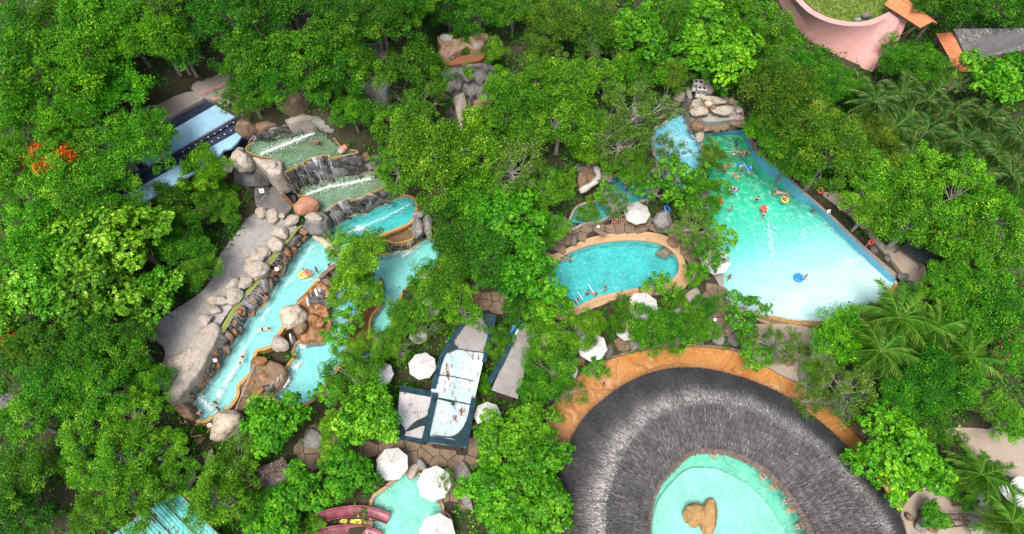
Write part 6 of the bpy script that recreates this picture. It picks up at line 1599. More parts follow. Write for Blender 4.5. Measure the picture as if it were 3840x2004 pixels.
link('bar', mesh(*tube([P(*Z4(600,1340,[(690,920)])[0], 1.6), P(*Z4(600,1340,[(830,780)])[0], 2.2)], .04)), gp, mat=M['metal']); link('foot', mesh(*tube([P(*Z4(600,1340,[(690,920)])[0], 1.6), P(*Z4(600,1340,[(690,930)])[0], .8)], .04)), gp, mat=M['metal'])
link('foot', mesh(*tube([P(*Z4(600,1340,[(830,780)])[0], 2.2), P(*Z4(600,1340,[(832,800)])[0], .8)], .04)), gp, mat=M['metal'])
o = link('rope_line', mesh(*tube([P(*a, 1.9) for a in Z4(600,1340,[(1425,115),(1240,550),(1135,800)])], .045)), mat=M['rope']); tag(o, 'rope strung along the brown wet shelf', 'rope')
o = link('float_ring', mesh(*torus(P(*Z(2,1,[(1172,235)])[0], 1.9), .5, .12, rot=Matrix.Rotation(.7, 3, 'Y')), True), mat=M['bluering']); tag(o, 'blue ring leaning on the grey rock by the shaded pool', 'swim ring')

# ================================================================ foliage
def srgb(r, g, b):
    f = lambda c: (c / 255 / 12.92) if c <= 10 else ((c / 255 + .055) / 1.055)**2.4
    return (f(r), f(g), f(b))
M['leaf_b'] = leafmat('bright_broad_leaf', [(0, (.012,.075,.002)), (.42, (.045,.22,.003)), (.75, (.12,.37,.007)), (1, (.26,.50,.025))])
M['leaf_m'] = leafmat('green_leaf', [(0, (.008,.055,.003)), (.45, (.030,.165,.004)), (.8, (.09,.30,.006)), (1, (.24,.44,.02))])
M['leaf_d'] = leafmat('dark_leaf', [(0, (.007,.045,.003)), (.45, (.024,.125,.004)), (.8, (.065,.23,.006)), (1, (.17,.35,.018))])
M['leaf_l'] = leafmat('light_tipped_leaf', [(0, (.014,.065,.002)), (.42, (.048,.19,.003)), (.75, (.13,.36,.008)), (1, (.44,.62,.09))])
M['leaf_f'] = leafmat('feathery_leaf', [(0, (.010,.065,.002)), (.45, (.040,.21,.003)), (.8, (.12,.38,.007)), (1, (.26,.50,.02))])
M['leaf_y'] = leafmat('yellow_green_leaf', [(0, (.014,.070,.002)), (.42, (.052,.205,.004)), (.75, (.135,.37,.009)), (1, (.36,.57,.05))])
M['leaf_o'] = leafmat('olive_leaf', [(0, (.014,.06,.004)), (.45, (.050,.155,.006)), (.8, (.13,.25,.010)), (1, (.32,.36,.03))])
M['leaf_s'] = leafmat('thin_shrub_leaf', [(0, (.024,.085,.006)), (.5, (.07,.19,.012)), (.85, (.16,.32,.03)), (1, (.32,.46,.09))])
M['leaf_p'] = leafmat('palm_leaf', [(0, (.008,.038,.005)), (.45, (.026,.090,.010)), (.75, (.07,.15,.025)), (1, (.25,.29,.11))], .25)  # pale end of the ramp paints silvery highlights on the leaflets
M['leaf_p2'] = leafmat('bright_palm_leaf', [(0, (.016,.07,.006)), (.5, (.045,.15,.010)), (.85, (.11,.25,.02)), (1, (.26,.36,.06))], .3)
M['flame'] = leafmat('orange_blossom', [(0, (.45,.05,.01)), (.5, (.68,.09,.012)), (1, (.80,.20,.03))], .3, .01)
M['bougain'] = leafmat('pink_blossom', [(0, (.45,.03,.12)), (1, (.70,.10,.25))], .3, .01)

def leaf_quads(c, a, n, l, w, g, fold=.18):
    """diamond leaves: centre, long axis, normal, length, width"""
    a = a / (np.linalg.norm(a, axis=1)[:, None] + 1e-9)
    b = np.cross(n, a); b /= np.linalg.norm(b, axis=1)[:, None] + 1e-9
    n = np.cross(a, b)
    l, w = l[:, None], w[:, None]
    return np.stack([c - a * l / 2, c + b * w / 2 + a * l * .08 + n * w * fold, c + a * l / 2 - n * l * .12, c - b * w / 2 + a * l * .08 + n * w * fold], 1)
def unit(v): return v / (np.linalg.norm(v, axis=-1)[..., None] + 1e-9)

KINDS = {  # clumps, leaves per clump, leaf length, leaf width ratio, clump radius, flatness, spread of clump centres
 'b': dict(nc=80, nl=168, ll=.066, wr=.62, cr=.24, flat=.62, rose=True),
 'm': dict(nc=92, nl=200, ll=.047, wr=.55, cr=.22, flat=.75, rose=False),
 'f': dict(nc=66, nl=260, ll=.072, wr=.30, cr=.25, flat=.66, rose=False),
 'y': dict(nc=104, nl=165, ll=.044, wr=.55, cr=.19, flat=.70, rose=False),
 'o': dict(nc=76, nl=240, ll=.060, wr=.30, cr=.25, flat=.75, rose=False),
 's': dict(nc=74, nl=84, ll=.045, wr=.55, cr=.17, flat=.70, rose=False),
 't': dict(nc=52, nl=70, ll=.075, wr=.6, cr=.17, flat=.60, rose=True)}
def crown(kind, seed):
    k = KINDS[kind]; g = np.random.default_rng(seed * 131 + ord(kind))
    nc, nl = k['nc'], k['nl']
    # clump centres fill a lumpy dome; a few long boughs reach out beyond it
    th = g.uniform(0, 2 * np.pi, nc); u = g.uniform(-.25, 1, nc)
    lob = 1 + .26 * np.sin(3 * th + g.uniform(0, 6)) + .18 * np.sin(5 * th + g.uniform(0, 6))
    rr = g.uniform(.35, 1, nc)**.5 * lob
    rh = np.sqrt(1 - np.clip(u, 0, 1)**2)
    cc = np.stack([rr * rh * np.cos(th) * .82, rr * rh * np.sin(th) * .82, np.clip(u, -.25, 1) * rr * k['flat'] * .85], 1)
    far_ = g.random(nc) < .13; cc[far_] *= np.array([1.28, 1.28, .9])
    cr = k['cr'] * g.uniform(.6, 1.25, nc)
    bt = g.normal(0, .13, nc)
    # leaves on and in each clump, more above than below
    d = unit(g.normal(0, 1, (nc, nl, 3)) + np.array([0, 0, .35]))
    rad_ = g.uniform(.45, 1.05, (nc, nl, 1))
    p = cc[:, None] + d * rad_ * cr[:, None, None] * np.array([1, 1, .72])
    if k['rose']:    # rosettes at twig ends
        m_ = max(1, nl // 6)
        ctr = p[:, :m_]; p = np.repeat(ctr, 6, 1)[:, :nl]
        base_n = np.repeat(unit(d[:, :m_] + np.array([0, 0, .9])), 6, 1)[:, :nl]
        ang = np.tile(np.arange(6) * 1.047, m_)[None, :p.shape[1]] + np.repeat(g.uniform(0, 6, (nc, m_)), 6, 1)[:, :p.shape[1]]
        t1_ = unit(np.cross(base_n, np.array([1., .2, 0]))); t2_ = np.cross(base_n, t1_)
        ax_ = t1_ * np.cos(ang)[..., None] + t2_ * np.sin(ang)[..., None] + base_n * .25
        p = p + unit(ax_) * k['ll'] * .55
        nn = base_n + g.normal(0, .25, p.shape); aa = ax_
    else:
        nn = d[:, :p.shape[1]] * .55 + np.array([0, 0, .75]) + g.normal(0, .42, p.shape)
        aa = d + g.normal(0, .7, p.shape) + np.array([0, 0, -.25])
    N = p.shape[0] * p.shape[1]
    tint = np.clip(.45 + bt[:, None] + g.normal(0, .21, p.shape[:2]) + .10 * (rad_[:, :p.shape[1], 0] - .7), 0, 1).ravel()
    ll = k['ll'] * g.uniform(.65, 1.3, N)
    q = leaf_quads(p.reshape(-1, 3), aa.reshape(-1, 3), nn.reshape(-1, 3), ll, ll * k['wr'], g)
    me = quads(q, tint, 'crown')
    # wood: trunk, limbs to the clumps, twigs through the leaves
    V, F = tube([(0, 0, -1.55), (.02, .01, -.9), (.0, -.02, -.35), (0, 0, .1)], [.075, .06, .05, .02], 7, False)
    parts = [(V, F)]
    n_l = 30 if kind in 'st' else 22
    for i in g.permutation(nc)[:n_l]:
        c = cc[i]; s = Vector((0, 0, g.uniform(-.75, -.15))); e = Vector(c) * (1.0 if kind in 'st' else .97)
        mid = s.lerp(e, .5) + Vector((g.normal(0, .06), g.normal(0, .06), -.05 + g.normal(0, .04)))
        parts.append(tube([s, mid, e], [.022, .013, .004], 4, False))
        for _ in range(4 if kind in 'st' else 2):
            f = e + Vector(g.normal(0, cr[i] * .85, 3)); f.z += cr[i] * .35
            parts.append(tube([mid.lerp(e, .55), f], [.006, .0025], 3, False))
    V, F = join(*parts)
    tm = mesh(V, F, True, name='trunk'); tm.materials.append(M['palebark' if kind in 'sty' else 'bark'])
    return me, tm
CR = {}
def crown_of(kind, var):
    base = kind
    if (base, var) not in CR: CR[(base, var)] = crown(base, var)
    return CR[(base, var)]
_cm = {}
def tree(x, y, r, kind, label, leaf=None, var=None, group=None, name=None, wide=1.0, rise=1.5, flowers=None):
    """x, y, r: the crown's middle and radius in the photo (2576 px wide)"""
    u, v = x * 1.4907, y * 1.4907
    z = 2.0
    for _ in range(5):
        p = P(u, v, z); R = r * 1.4907 * mpp(u, v, z); gz = float(ground0(p.x, p.y)); z = gz + rise * R
    tree.n += 1
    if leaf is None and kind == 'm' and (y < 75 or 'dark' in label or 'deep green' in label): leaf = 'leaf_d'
    var = (tree.n * 7) % 4 if var is None else var
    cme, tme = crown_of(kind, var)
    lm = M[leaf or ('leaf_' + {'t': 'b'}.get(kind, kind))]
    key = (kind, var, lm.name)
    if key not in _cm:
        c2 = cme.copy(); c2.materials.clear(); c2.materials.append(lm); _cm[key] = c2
    e = empty(name or ('shrub' if rise < 1.2 else 'tree'), (p.x, p.y, gz - .1), label, 'shrub' if rise < 1.2 else 'tree', group)
    e.rotation_euler = (0, 0, random.uniform(0, 6.28)); e.scale = (R * 1.04 * wide, R * 1.04 / wide, R * random.uniform(.92, 1.12))
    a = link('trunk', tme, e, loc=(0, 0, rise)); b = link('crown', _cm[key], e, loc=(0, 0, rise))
    if rise < 1.5: a.scale = (1, 1, rise / 1.5)
    if flowers:
        f = bpy.data.objects.new('blossom', flower_mesh(flowers)); COL.objects.link(f); f.parent = e; f.location = (0, 0, rise)
    return e
tree.n = 0
_fm = {}
def flower_mesh(mat):
    if mat not in _fm:
        g = np.random.default_rng(4); n = 1700 if mat == 'flame' else 260
        cc = g.normal(0, .42, (14, 3)); cc[:, 2] = .62 - .35 * (cc[:, 0]**2 + cc[:, 1]**2)
        c = cc[g.integers(0, 14, n)] + g.normal(0, .09 if mat == 'flame' else .2, (n, 3)) * [1, 1, .5]
        l = np.full(n, .06) * g.uniform(.6, 1.3, n)
        me = quads(leaf_quads(c, g.normal(0, 1, (n, 3)), g.normal(0, .5, (n, 3)) + [0, 0, 1], l, l * .8, g), g.random(n)); me.materials.append(M[mat]); _fm[mat] = me
    return _fm[mat]

# ---- palms: fronds are parts, three shared shapes
def frond(seed, L=1.0):
    g = np.random.default_rng(seed); nseg = 26
    s = np.linspace(0, 1, nseg)
    dro = g.uniform(.25, .5)
    rx = s * (1 - .12 * s); rz = .32 * s - (dro + .25) * s**2.2
    ry = g.normal(0, .05) * s**2
    rach = np.stack([rx, np.full(nseg, 0) + ry, rz], 1) * L
    q, t = [], []
    for i in range(2, nseg):
        for sgn in (-1, 1):
            for h in range(2):
                f = (i - h * .5) / (nseg - 1)
                p = np.array([np.interp(f, s, rach[:, k]) for k in range(3)])
                ll = .34 * L * math.sin(min(1, f * 1.15 + .12) * math.pi * .86)**.7 * g.uniform(.85, 1.1)
                d = np.array([.55 + .25 * f + g.normal(0, .12), sgn * 1.0, -.5 - .55 * g.random()]); d /= np.linalg.norm(d)
                w = np.array([.028 * L, 0, .004])
                tip = p + d * ll
                q.append([p - w * .5, p + w * .5, tip + w * .12, tip - w * .12]); t.append(np.clip(.42 + g.normal(0, .22) + .2 * f, 0, 1))
    for i in range(nseg - 1):
        w = np.array([0, .014 * L * (1 - .8 * s[i]), 0]); q.append([rach[i] - w + [0, 0, .006], rach[i] + w + [0, 0, .006], rach[i+1] + w * .9 + [0, 0, .006], rach[i+1] - w * .9 + [0, 0, .006]]); t.append(.78)
    return quads(np.array(q), np.array(t), 'frond')
FR = [frond(s) for s in range(4)]
_pf = {}
def palm(x, y, r, label, leaf='leaf_p', h=None, group=None, nf=25):
    u, v = x * 1.4907, y * 1.4907
    z = 6
    for _ in range(5):
        p = P(u, v, z); R = r * 1.4907 * mpp(u, v, z); gz = float(ground0(p.x, p.y)); z = gz + (h or 6.5)
    H_ = z - gz
    e = empty('palm_tree', (p.x, p.y, gz - .1), label, 'palm', group)
    e.rotation_euler = (0, 0, random.uniform(0, 6.28))
    V, F = tube([(.25, 0, 0), (.15, .05, H_ * .4), (.03, 0, H_ * .8), (0, 0, H_)], [.22, .16, .13, .15], 8); link('trunk', mesh(V, F, True), e, loc=(0, 0, 0), mat=M['palmbark'])
    V, F = tube([(0, 0, H_ - .25), (0, 0, H_ + .35)], [.2, .06], 8); link('heart', mesh(V, F, True), e, loc=(0, 0, 0), mat=M['brown'])
    for i in range(nf):
        key = (i % 4, leaf)
        if key not in _pf: _pf[key] = FR[i % 4].copy(); _pf[key].materials.append(M[leaf])
        o = bpy.data.objects.new('frond', _pf[key]); COL.objects.link(o); o.parent = e
        o.location = (0, 0, H_); tier = i / nf
        o.rotation_euler = (random.uniform(-.25, .25), -math.radians(40 - 70 * tier) + random.uniform(-.25, .25), i * 2.399 + random.uniform(-.2, .2))
        o.scale = (R * random.uniform(.72, 1.15),) * 3
    return e

G1 = 'trees on the upper left slope'
for a in [(40,70,75,'m','dark green tree in the top left corner behind the lamp'),(135,35,66,'m','dark tree along the top edge right of the corner lamp'),(235,55,98,'f','tall bright feathery tree reaching the top edge on the left'),(335,105,82,'f','feathery tree right of the tallest bright one'),
 (100,165,104,'f','feathery tree below the corner lamp'),(212,185,98,'f','feathery tree in the middle of the upper left grove'),(300,222,72,'f','drooping feathery tree hanging over the grey path'),(38,275,76,'f','feathery tree at the left edge above the orange blossom'),
 (150,285,82,'f','feathery tree just above the orange blossom'),(430,150,78,'f','feathery tree above the start of the blue slide'),(475,85,64,'m','green tree between feathery grove and big bright tree'),(395,25,74,'m','very dark tree on the top edge above the feathery grove'),
 (490,205,58,'f','small feathery tree next to the path above the slide'),(265,300,60,'f','low feathery tree left of the grey path'),(220,370,70,'y','yellowish tree between orange blossom and path')]:
    tree(*a, group=G1)
G2 = 'trees above the waterfalls'
for a in [(580,60,88,'m','bright clumped tree at the top edge above the falls'),(660,50,90,'m','tree on the top edge right of the bright clumped one'),(640,150,84,'m','large tree hanging above the blue slide end'),(625,232,66,'m','dark low tree overhanging the brown capstone'),
 (745,55,92,'m','broad tree on the top edge above the cascade'),(775,150,94,'m','bright tree in front of the hillside road'),(700,215,74,'m','tree directly above the topmost pool'),(850,65,84,'m','tree at the top edge over the road'),
 (940,35,84,'m','dark tree at the top edge above the road bend'),(1025,45,84,'m','dark tree right of the road bend'),(1062,112,62,'m','bright tree beside the cliff ledge'),(1035,165,60,'m','dark round tree under the hillside road'),
 (1125,30,72,'m','tree on the top edge above the cliff'),(1205,30,74,'m','dark tree on the top edge right of the cliff'),(1290,20,64,'m','dark tree at the middle of the top edge'),(820,240,50,'m','small shaded tree right of the topmost pool')]:
    tree(*a, group=G2)
G3 = 'trees on the middle slope'
for a in [(880,235,76,'m','rounded tree between the road and the dry twigs'),(935,290,68,'m','tree right of the topmost pool'),(1000,225,60,'m','dark tree below the road bend'),(1062,285,70,'s','twiggy pale shrub tree left of the cliff buttress'),(900,325,56,'m','low tree at the right rim of the topmost pool'),
 (1020,350,88,'y','yellow-green tree above the middle pool'),(1000,425,72,'y','yellow-green tree over the far end of the middle pool'),(1105,415,108,'y','wide yellow-green tree in the centre left'),(1190,395,88,'y','yellow-green tree below the cliff'),(1285,430,92,'s','dry twiggy tree in the middle of the picture'),
 (1190,500,88,'m','green tree between the yellow-green ones and the broad river'),(1280,530,94,'b','bright broad-leaved tree left of the shaded pool'),(1160,585,88,'m','deep green tree right of the long turquoise pool'),(1245,650,84,'m','deep green tree above the paving gap'),
 (1365,470,74,'y','yellow-green tree left of the chute wall'),(1385,575,52,'y','small yellow-green tree at the left tip of the oval pool'),(1330,595,62,'m','green tree between oval pool and bright broad-leaved tree'),(1140,660,66,'m','tree on the right bank of the broad river')]:
    tree(*a, group=G3)
G4 = 'trees along the upper middle'
for a in [(1395,40,78,'o','soft dark olive tree on the top edge'),(1475,65,84,'o','soft olive tree right of the darker olive one'),(1365,145,56,'y','pale lime tree standing above its neighbours','leaf_s'),(1345,215,68,'m','green tree below the pale lime one'),(1300,275,82,'m','green tree right of the cliff buttress'),
 (1440,225,82,'y','bright lime tree in the upper middle'),(1525,195,58,'y','lime tree right of the bright one'),(1405,320,84,'y','yellow-green tree below the bright lime one'),(1320,345,70,'y','yellow-green tree right of the reddish rock'),(1485,320,62,'y','yellow-green tree left of the bare branches'),
 (1600,95,78,'b','rounded bright tree near the top edge'),(1665,55,72,'m','green tree on the top edge between the rounded ones'),(1765,60,88,'b','big rounded bright tree on the top edge'),(1825,130,84,'b','rounded bright tree above the cooling units'),(1735,128,62,'b','rounded tree left of the cooling units'),
 (1690,192,50,'y','golden-tipped tree just above the cyan landing pool','leaf_o'),(1812,190,48,'m','green tree behind the slanting concrete wall'),(1620,180,62,'m','green tree behind the bare branches'),(1260,215,56,'y','lime tree above the reddish rock'),(1102,180,52,'m','green tree hiding the left side of the cliff'),(1232,150,48,'y','lime tree hiding the right side of the cliff'),(1168,105,40,'m','green tree at the foot of the brown cliff ledge'),(1182,232,24,'y','small lime bush growing on the cliff face'),(1140,255,30,'m','small green tree left of the pale buttress'),(1205,300,48,'y','yellow-green tree right of the pale buttress'),(1550,110,58,'s','pale dry tree at the top of the middle slope')]:
    tree(*a[:5], leaf=(a[5] if len(a) > 5 else None), group=G4)
G5 = 'thin trees between the pools'
for a in [(1605,280,98,'s','large pale bare-branched tree left of the cyan landing pool'),(1560,355,82,'s','thin twiggy tree below the large bare-branched one'),(1675,385,52,'s','thin tree over the cyan landing pool'),(1792,395,44,'o','small feathery tree at the corner of the wave pool'),(1702,450,72,'t','loose leafy tree between cyan and wave pools'),
 (1585,425,58,'y','yellow-green tree above the shaded pool'),(1485,380,60,'y','yellow-green tree above the brown dry ramp'),(1765,500,64,'y','yellow-green tree on the left shore of the wave pool'),(1745,570,62,'s','thin tree right of the grey rock by the parasol'),(1805,590,48,'t','loose leafy tree leaning over the wave pool'),
 (1640,475,48,'t','loose leafy tree over the shaded pool'),(1525,480,36,'t','loose leafy tree right of the chute wall'),(1480,535,34,'y','yellow-green tree over the left tip of the shaded pool'),(1545,515,46,'s','twiggy tree over the left arm of the shaded pool'),(1757,618,42,'s','thin tree at the right end of the oval pool'),(1790,650,46,'t','loose tree in front of the shore parasol'),(1425,455,30,'y','small tree above the chute wall')]:
    tree(*a, group=G5)
G6 = 'trees on the right'
for a in [(1868,62,80,'m','dark tree left of the pink wall on the top edge','leaf_m'),(1945,165,64,'m','dark tree under the left end of the pink wall'),(2085,215,54,'m','green tree against the pink wall face'),(1880,135,56,'m','dark tree right of the rounded bright ones'),(2015,185,54,'m','green tree in the middle below the pink wall'),(1970,98,44,'m','green tree at the left foot of the pink wall'),(2042,150,40,'m','green tree touching the pink wall base'),(2105,185,40,'m','green tree left of the pink wall point'),(1962,235,92,'o','golden olive tree above the wave pool corner'),(1925,320,58,'f','green feathery tree beside the wave machine rock'),
 (2050,310,92,'o','golden olive tree left of the palm grove'),(2140,225,44,'m','green tree under the point of the pink wall'),(1990,400,66,'f','feathery tree by the first lifebuoy'),(2085,395,96,'o','wide olive tree beside the wave pool wall'),(2195,375,76,'o','olive tree at the edge of the palm grove'),
 (2310,175,66,'m','green shrub tree left of the tiled lean-to'),(2255,150,54,'m','tree below the tiled canopy'),(2480,-20,84,'m','dark tree on the top edge above the shingle house'),(2370,10,76,'m','dark tree right of the tiled canopy'),(2570,20,60,'m','dark tree in the top right corner'),
 (2510,205,80,'b','bright tree below the shingle house'),(2585,190,60,'b','bright tree at the right edge below the shingle house'),(2400,210,48,'s','greyish shrub over the tiled lean-to'),
 (2200,445,80,'y','yellow-green tree right of the second lifebuoy'),(2305,445,88,'y','yellow-green tree under the palm grove'),(2405,490,100,'y','widest yellow-green tree on the right'),(2485,565,92,'y','yellow-green tree at the right edge'),(2300,560,98,'y','yellow-green tree above the net shelter'),(2190,530,66,'y','yellow-green tree leaning over the sandy path'),(2395,600,76,'y','yellow-green tree right of the net shelter'),
 (2400,380,40,'b','small bluish rounded tree among the palms','leaf_m'),(2550,480,60,'m','dark tree at the right edge under the palms'),(2445,670,86,'m','green tree below the widest yellow-green one'),(2375,725,70,'m','green tree right of the tan shore corner'),(2505,770,92,'m','green tree at the right edge by the bare twigs'),(2565,670,56,'s','leafless grey shrub at the right edge')]:
    tree(*a[:5], leaf=(a[5] if len(a) > 5 else None), group=G6)
for a in [(2425,820,78,'m','green tree above the lower palms',None),(2545,850,80,'m','tree with pink blossoms at the right edge','bougain')]:
    tree(*a[:5], flowers=a[5], group=G6)
G7 = 'trees at the lower right'
for a in [(2125,850,80,'f','leaning feathery tree below the wave pool shore'),(2125,985,82,'s','bare silvery shrub right of the orange terrace'),(2040,1010,56,'s','low bare shrub on the edge of the orange terrace'),(1955,865,58,'s','thin speckled shrub on the sand below the wave pool'),(1900,900,44,'t','small leafy shrub between sand and terrace rocks'),(1995,880,40,'s','speckled shrub left of the round planter'),(2060,935,40,'y','yellow-green bush below the round planter'),(1880,850,34,'y','yellow-green bush at the wave pool kerb'),
 (2355,965,84,'m','bright green tree right of the silvery shrub'),(2280,1010,80,'m','green tree behind the big-leaved one'),(2435,960,72,'m','green tree below the lower palms'),(2205,1050,60,'s','silvery shrub touching the thatch eave'),(2340,1060,70,'m','green tree above the big-leaved one'),(2545,1060,60,'y','yellowish tree at the right edge by the sand'),(2485,1010,56,'s','thin tree over the sand patch'),(2260,1150,112,'b','big-leaved bright tree overlapping the thatched ring'),(2425,1250,36,'m','small green bush beside the loungers'),(2350,1300,34,'b','broad-leaved bush by the pavilion edge boulders')]:
    tree(*a, group=G7)
G8 = 'trees around the oval pool'
for a in [(1330,690,82,'b','bright tree covering the left side of the oval pool'),(1375,765,58,'b','bright tree at the lower left tip of the oval pool'),(1310,770,50,'m','dark tree beside the blue fascia roof'),(1655,715,40,'t','loose branch tree over the lower right of the oval pool'),(1565,765,34,'s','thin tree on the lower rim of the oval pool'),(1748,690,34,'y','tree on the right rim of the oval pool'),
 (1870,775,60,'t','loose tree at the lower left shore of the wave pool'),(1640,830,68,'m','dense green tree above the orange terrace'),(1565,810,44,'m','green tree between oval pool and small parasol'),(1455,835,62,'y','yellow-green tree beside the speckled parasol'),(1500,815,34,'y','yellow-green bush below the oval pool rim'),(1705,835,56,'m','green tree touching the orange terrace'),(1775,830,40,'m','round green bush by the terrace path'),(1820,760,34,'s','thin grey shrub by the landing'),(1772,770,34,'m','green bush on the flagstones right of the oval pool'),(1730,795,30,'y','yellow-green bush above the terrace path'),
 (1370,860,62,'y','tree left of the speckled parasol'),(1390,930,72,'y','fine-leaved tree above the left arc of the orange terrace'),(1430,985,50,'s','drooping thin branches over the orange terrace'),(1350,980,56,'m','dark tree right of the grey roof'),(1500,930,34,'t','leafy sprig hanging over the orange terrace')]:
    tree(*a, group=G8)
G9 = 'broad-leaved trees in the lower middle'
for a in [(1342,1064,62,'b','broad-leaved tree below the half covered parasol'),(1275,1130,92,'b','broad-leaved tree in the middle of the bottom grove'),(1340,1215,98,'b','broad-leaved tree touching the left side of the thatched ring'),(1240,1225,70,'b','broad-leaved tree nearest the timber deck'),(1290,1310,92,'b','broad-leaved tree at the bottom edge left of the thatch'),
 (1250,860,46,'m','small round tree between the two corrugated roofs'),(1213,965,26,'f','tiny feathery tree on the right side of the long hut'),(1120,1215,34,'s','thin sprig in front of the brightest parasol'),(1100,1225,20,'t','little sprig at the pool side parasol'),
 (690,1060,76,'b','broad-leaved tree beside the huge cream boulder'),(880,1192,62,'b','broad-leaved tree left of the sea-green pool'),(752,1236,64,'b','broad-leaved tree above the maroon slides'),(850,1150,44,'b','broad-leaved tree over the brown paving'),(790,1318,26,'b','broad-leaved tree hanging over the upper slide'),(700,1320,60,'b','broad-leaved tree in the bottom corner beside the slides')]:
    tree(*a, group=G9)
G10 = 'fine-leaved trees by the rivers'
for a in [(893,640,82,'y','round fine-leaved tree overhanging between the two rivers'),(878,722,60,'y','fine-leaved tree above the rusty shelf'),(930,740,44,'y','fine-leaved tree on the island tip'),(880,800,48,'t','loose tree over the middle of the island'),(1090,725,76,'y','fine-leaved tree on the right bank below the long pool'),(1150,775,62,'y','fine-leaved tree above the grey corrugated roof'),(1020,800,56,'y','fine-leaved tree right of the island'),
 (1065,830,48,'s','twiggy bush between hidden parasols'),(960,865,54,'y','fine-leaved tree below the island'),(880,880,44,'y','thin tree at the lower end of the island'),(845,850,36,'t','loose sprigs left of the island'),(915,690,40,'y','fine-leaved bush hanging beside the island tip'),(1000,880,40,'s','twiggy bush above the dappled parasol'),(890,950,78,'y','sprawling yellow-green tree left of the dappled parasol'),(930,1045,80,'b','yellow-green broad tree left of the rusty shed','leaf_y'),(850,1085,56,'y','yellow-green tree above the brown paving'),(820,985,40,'t','loose sprigs over the broad river end'),
 (590,1175,74,'y','yellow-green tree right of the steps'),(546,1262,82,'y','yellow-green tree above the turquoise roof corner'),(650,1280,56,'m','green tree left of the small thatched hut'),(640,1130,36,'m','small green bush beside the long grey boulder')]:
    tree(*a[:5], leaf=(a[5] if len(a) > 5 else None), group=G10)
G11 = 'trees on the left'
for a in [(330,410,96,'y','light feathery tree below the grey path','leaf_f'),(430,420,78,'y','light tree over the lower blue lane','leaf_f'),(525,440,66,'m','light tree beside the ochre boulder','leaf_f'),(190,450,98,'y','pale yellow-green tree under the orange blossom'),(70,500,86,'y','pale yellow-green tree at the left edge'),(12,430,70,'f','feathery tree at the left edge beside the orange blossom'),(300,520,86,'m','shaded tree above the hollow crown','leaf_m'),(440,520,70,'m','tree left of the dark gully'),(560,520,50,'m','small tree at the top of the plaza'),(535,478,48,'y','light tree over the pale splash channel','leaf_f'),
 (110,610,88,'f','green tree at the left edge above the hollow crown'),(215,610,100,'b','light-tipped tree left of the hollow crown','leaf_l'),(330,600,104,'b','big light-tipped tree above the plaza','leaf_l'),(450,600,76,'m','green tree on the upper plaza edge'),(500,675,56,'m','green tree leaning over the plaza'),(250,730,100,'b','light-tipped tree below the hollow crown','leaf_l'),(130,720,92,'b','light-tipped tree near the left edge','leaf_l'),(380,745,76,'b','light-tipped tree at the lower plaza edge','leaf_l'),(45,760,76,'b','light-tipped tree at the left edge','leaf_l'),
 (110,860,84,'m','dark tree at the left edge below the light-tipped ones'),(235,850,80,'m','dark tree under the light-tipped ones'),(330,865,68,'m','dark tree beside the large flat plaza rock'),(375,960,58,'m','tree touching the large flat plaza rock'),(255,960,88,'m','green tree in the lower left middle'),(130,960,86,'m','green tree near the left edge in the lower half'),(330,1045,78,'y','yellow-green tree left of the river end'),(215,1070,80,'y','yellow-green tree in the lower left'),(75,1060,76,'y','thin tree over the dark rocks at the left edge'),
 (410,1130,68,'y','lime tree left of the stone steps'),(310,1160,80,'y','lime tree in the lower left corner grove'),(200,1170,66,'y','lime tree above the pinkish rocks'),(432,1214,62,'y','lime tree above the turquoise roof'),(338,1262,82,'y','lime tree left of the turquoise roof'),(225,1290,56,'y','small lime tree at the bottom edge'),(50,1190,80,'m','deep green tree in the lower left corner'),(40,1300,74,'m','deep green tree at the very bottom left')]:
    tree(*a[:5], leaf=(a[5] if len(a) > 5 else None), group=G11)
tree(165,425,84,'f','flame tree with orange-red blossom at the left edge', flowers='flame', group=G11, name='flame_tree')
tree(25,850,44,'b','big-leaved sprig with a few orange blooms at the left edge', flowers='flame', group=G11)

GP = 'coconut palms in the grove'
for i, (x, y, r, t) in enumerate([(2200,262,74,'palm at the left end of the grove with star-shaped crown'),(2265,238,62,'palm under the point of the pink wall'),(2330,255,66,'palm below the green shrub tree'),(2395,285,70,'palm in the upper middle of the grove'),(2245,325,72,'palm in the front left of the grove'),(2330,335,76,'palm in the middle of the grove'),(2420,360,72,'palm right of the middle of the grove'),(2480,300,66,'palm below the bright tree in the grove'),(2500,395,72,'palm in the lower right of the grove'),(2555,350,66,'palm at the right edge of the grove'),(2545,440,62,'palm at the lowest right of the grove'),(2460,445,60,'palm beside the small bluish tree'),(2290,390,62,'palm at the front edge of the grove')]):
    palm(x, y, r, t, group=GP, h=6.5)
for x, y, r, t in [(2260,800,104,'tall palm whose fronds reach over the tan shore'),(2215,885,92,'palm with a brown heart below the leaning feathery tree'),(2350,830,84,'palm right of the tall shore palm'),(2440,905,78,'dark palm at the right among green trees')]:
    palm(x, y, r, t, 'leaf_p2', 6.0, 'palms below the wave pool')
palm(2470,1195,88,'windblown palm in front of the white sails','leaf_p2',5.0,'palms in the lower right corner')
palm(2545,1315,84,'bright palm in the bottom right corner','leaf_p2',5.0,'palms in the lower right corner')
palm(1697,745,40,'small palm below the right end of the oval pool','leaf_p2',2.6)
palm(1160,548,22,'little yellow screw pine amid the deep green tree','leaf_p2',4.6)

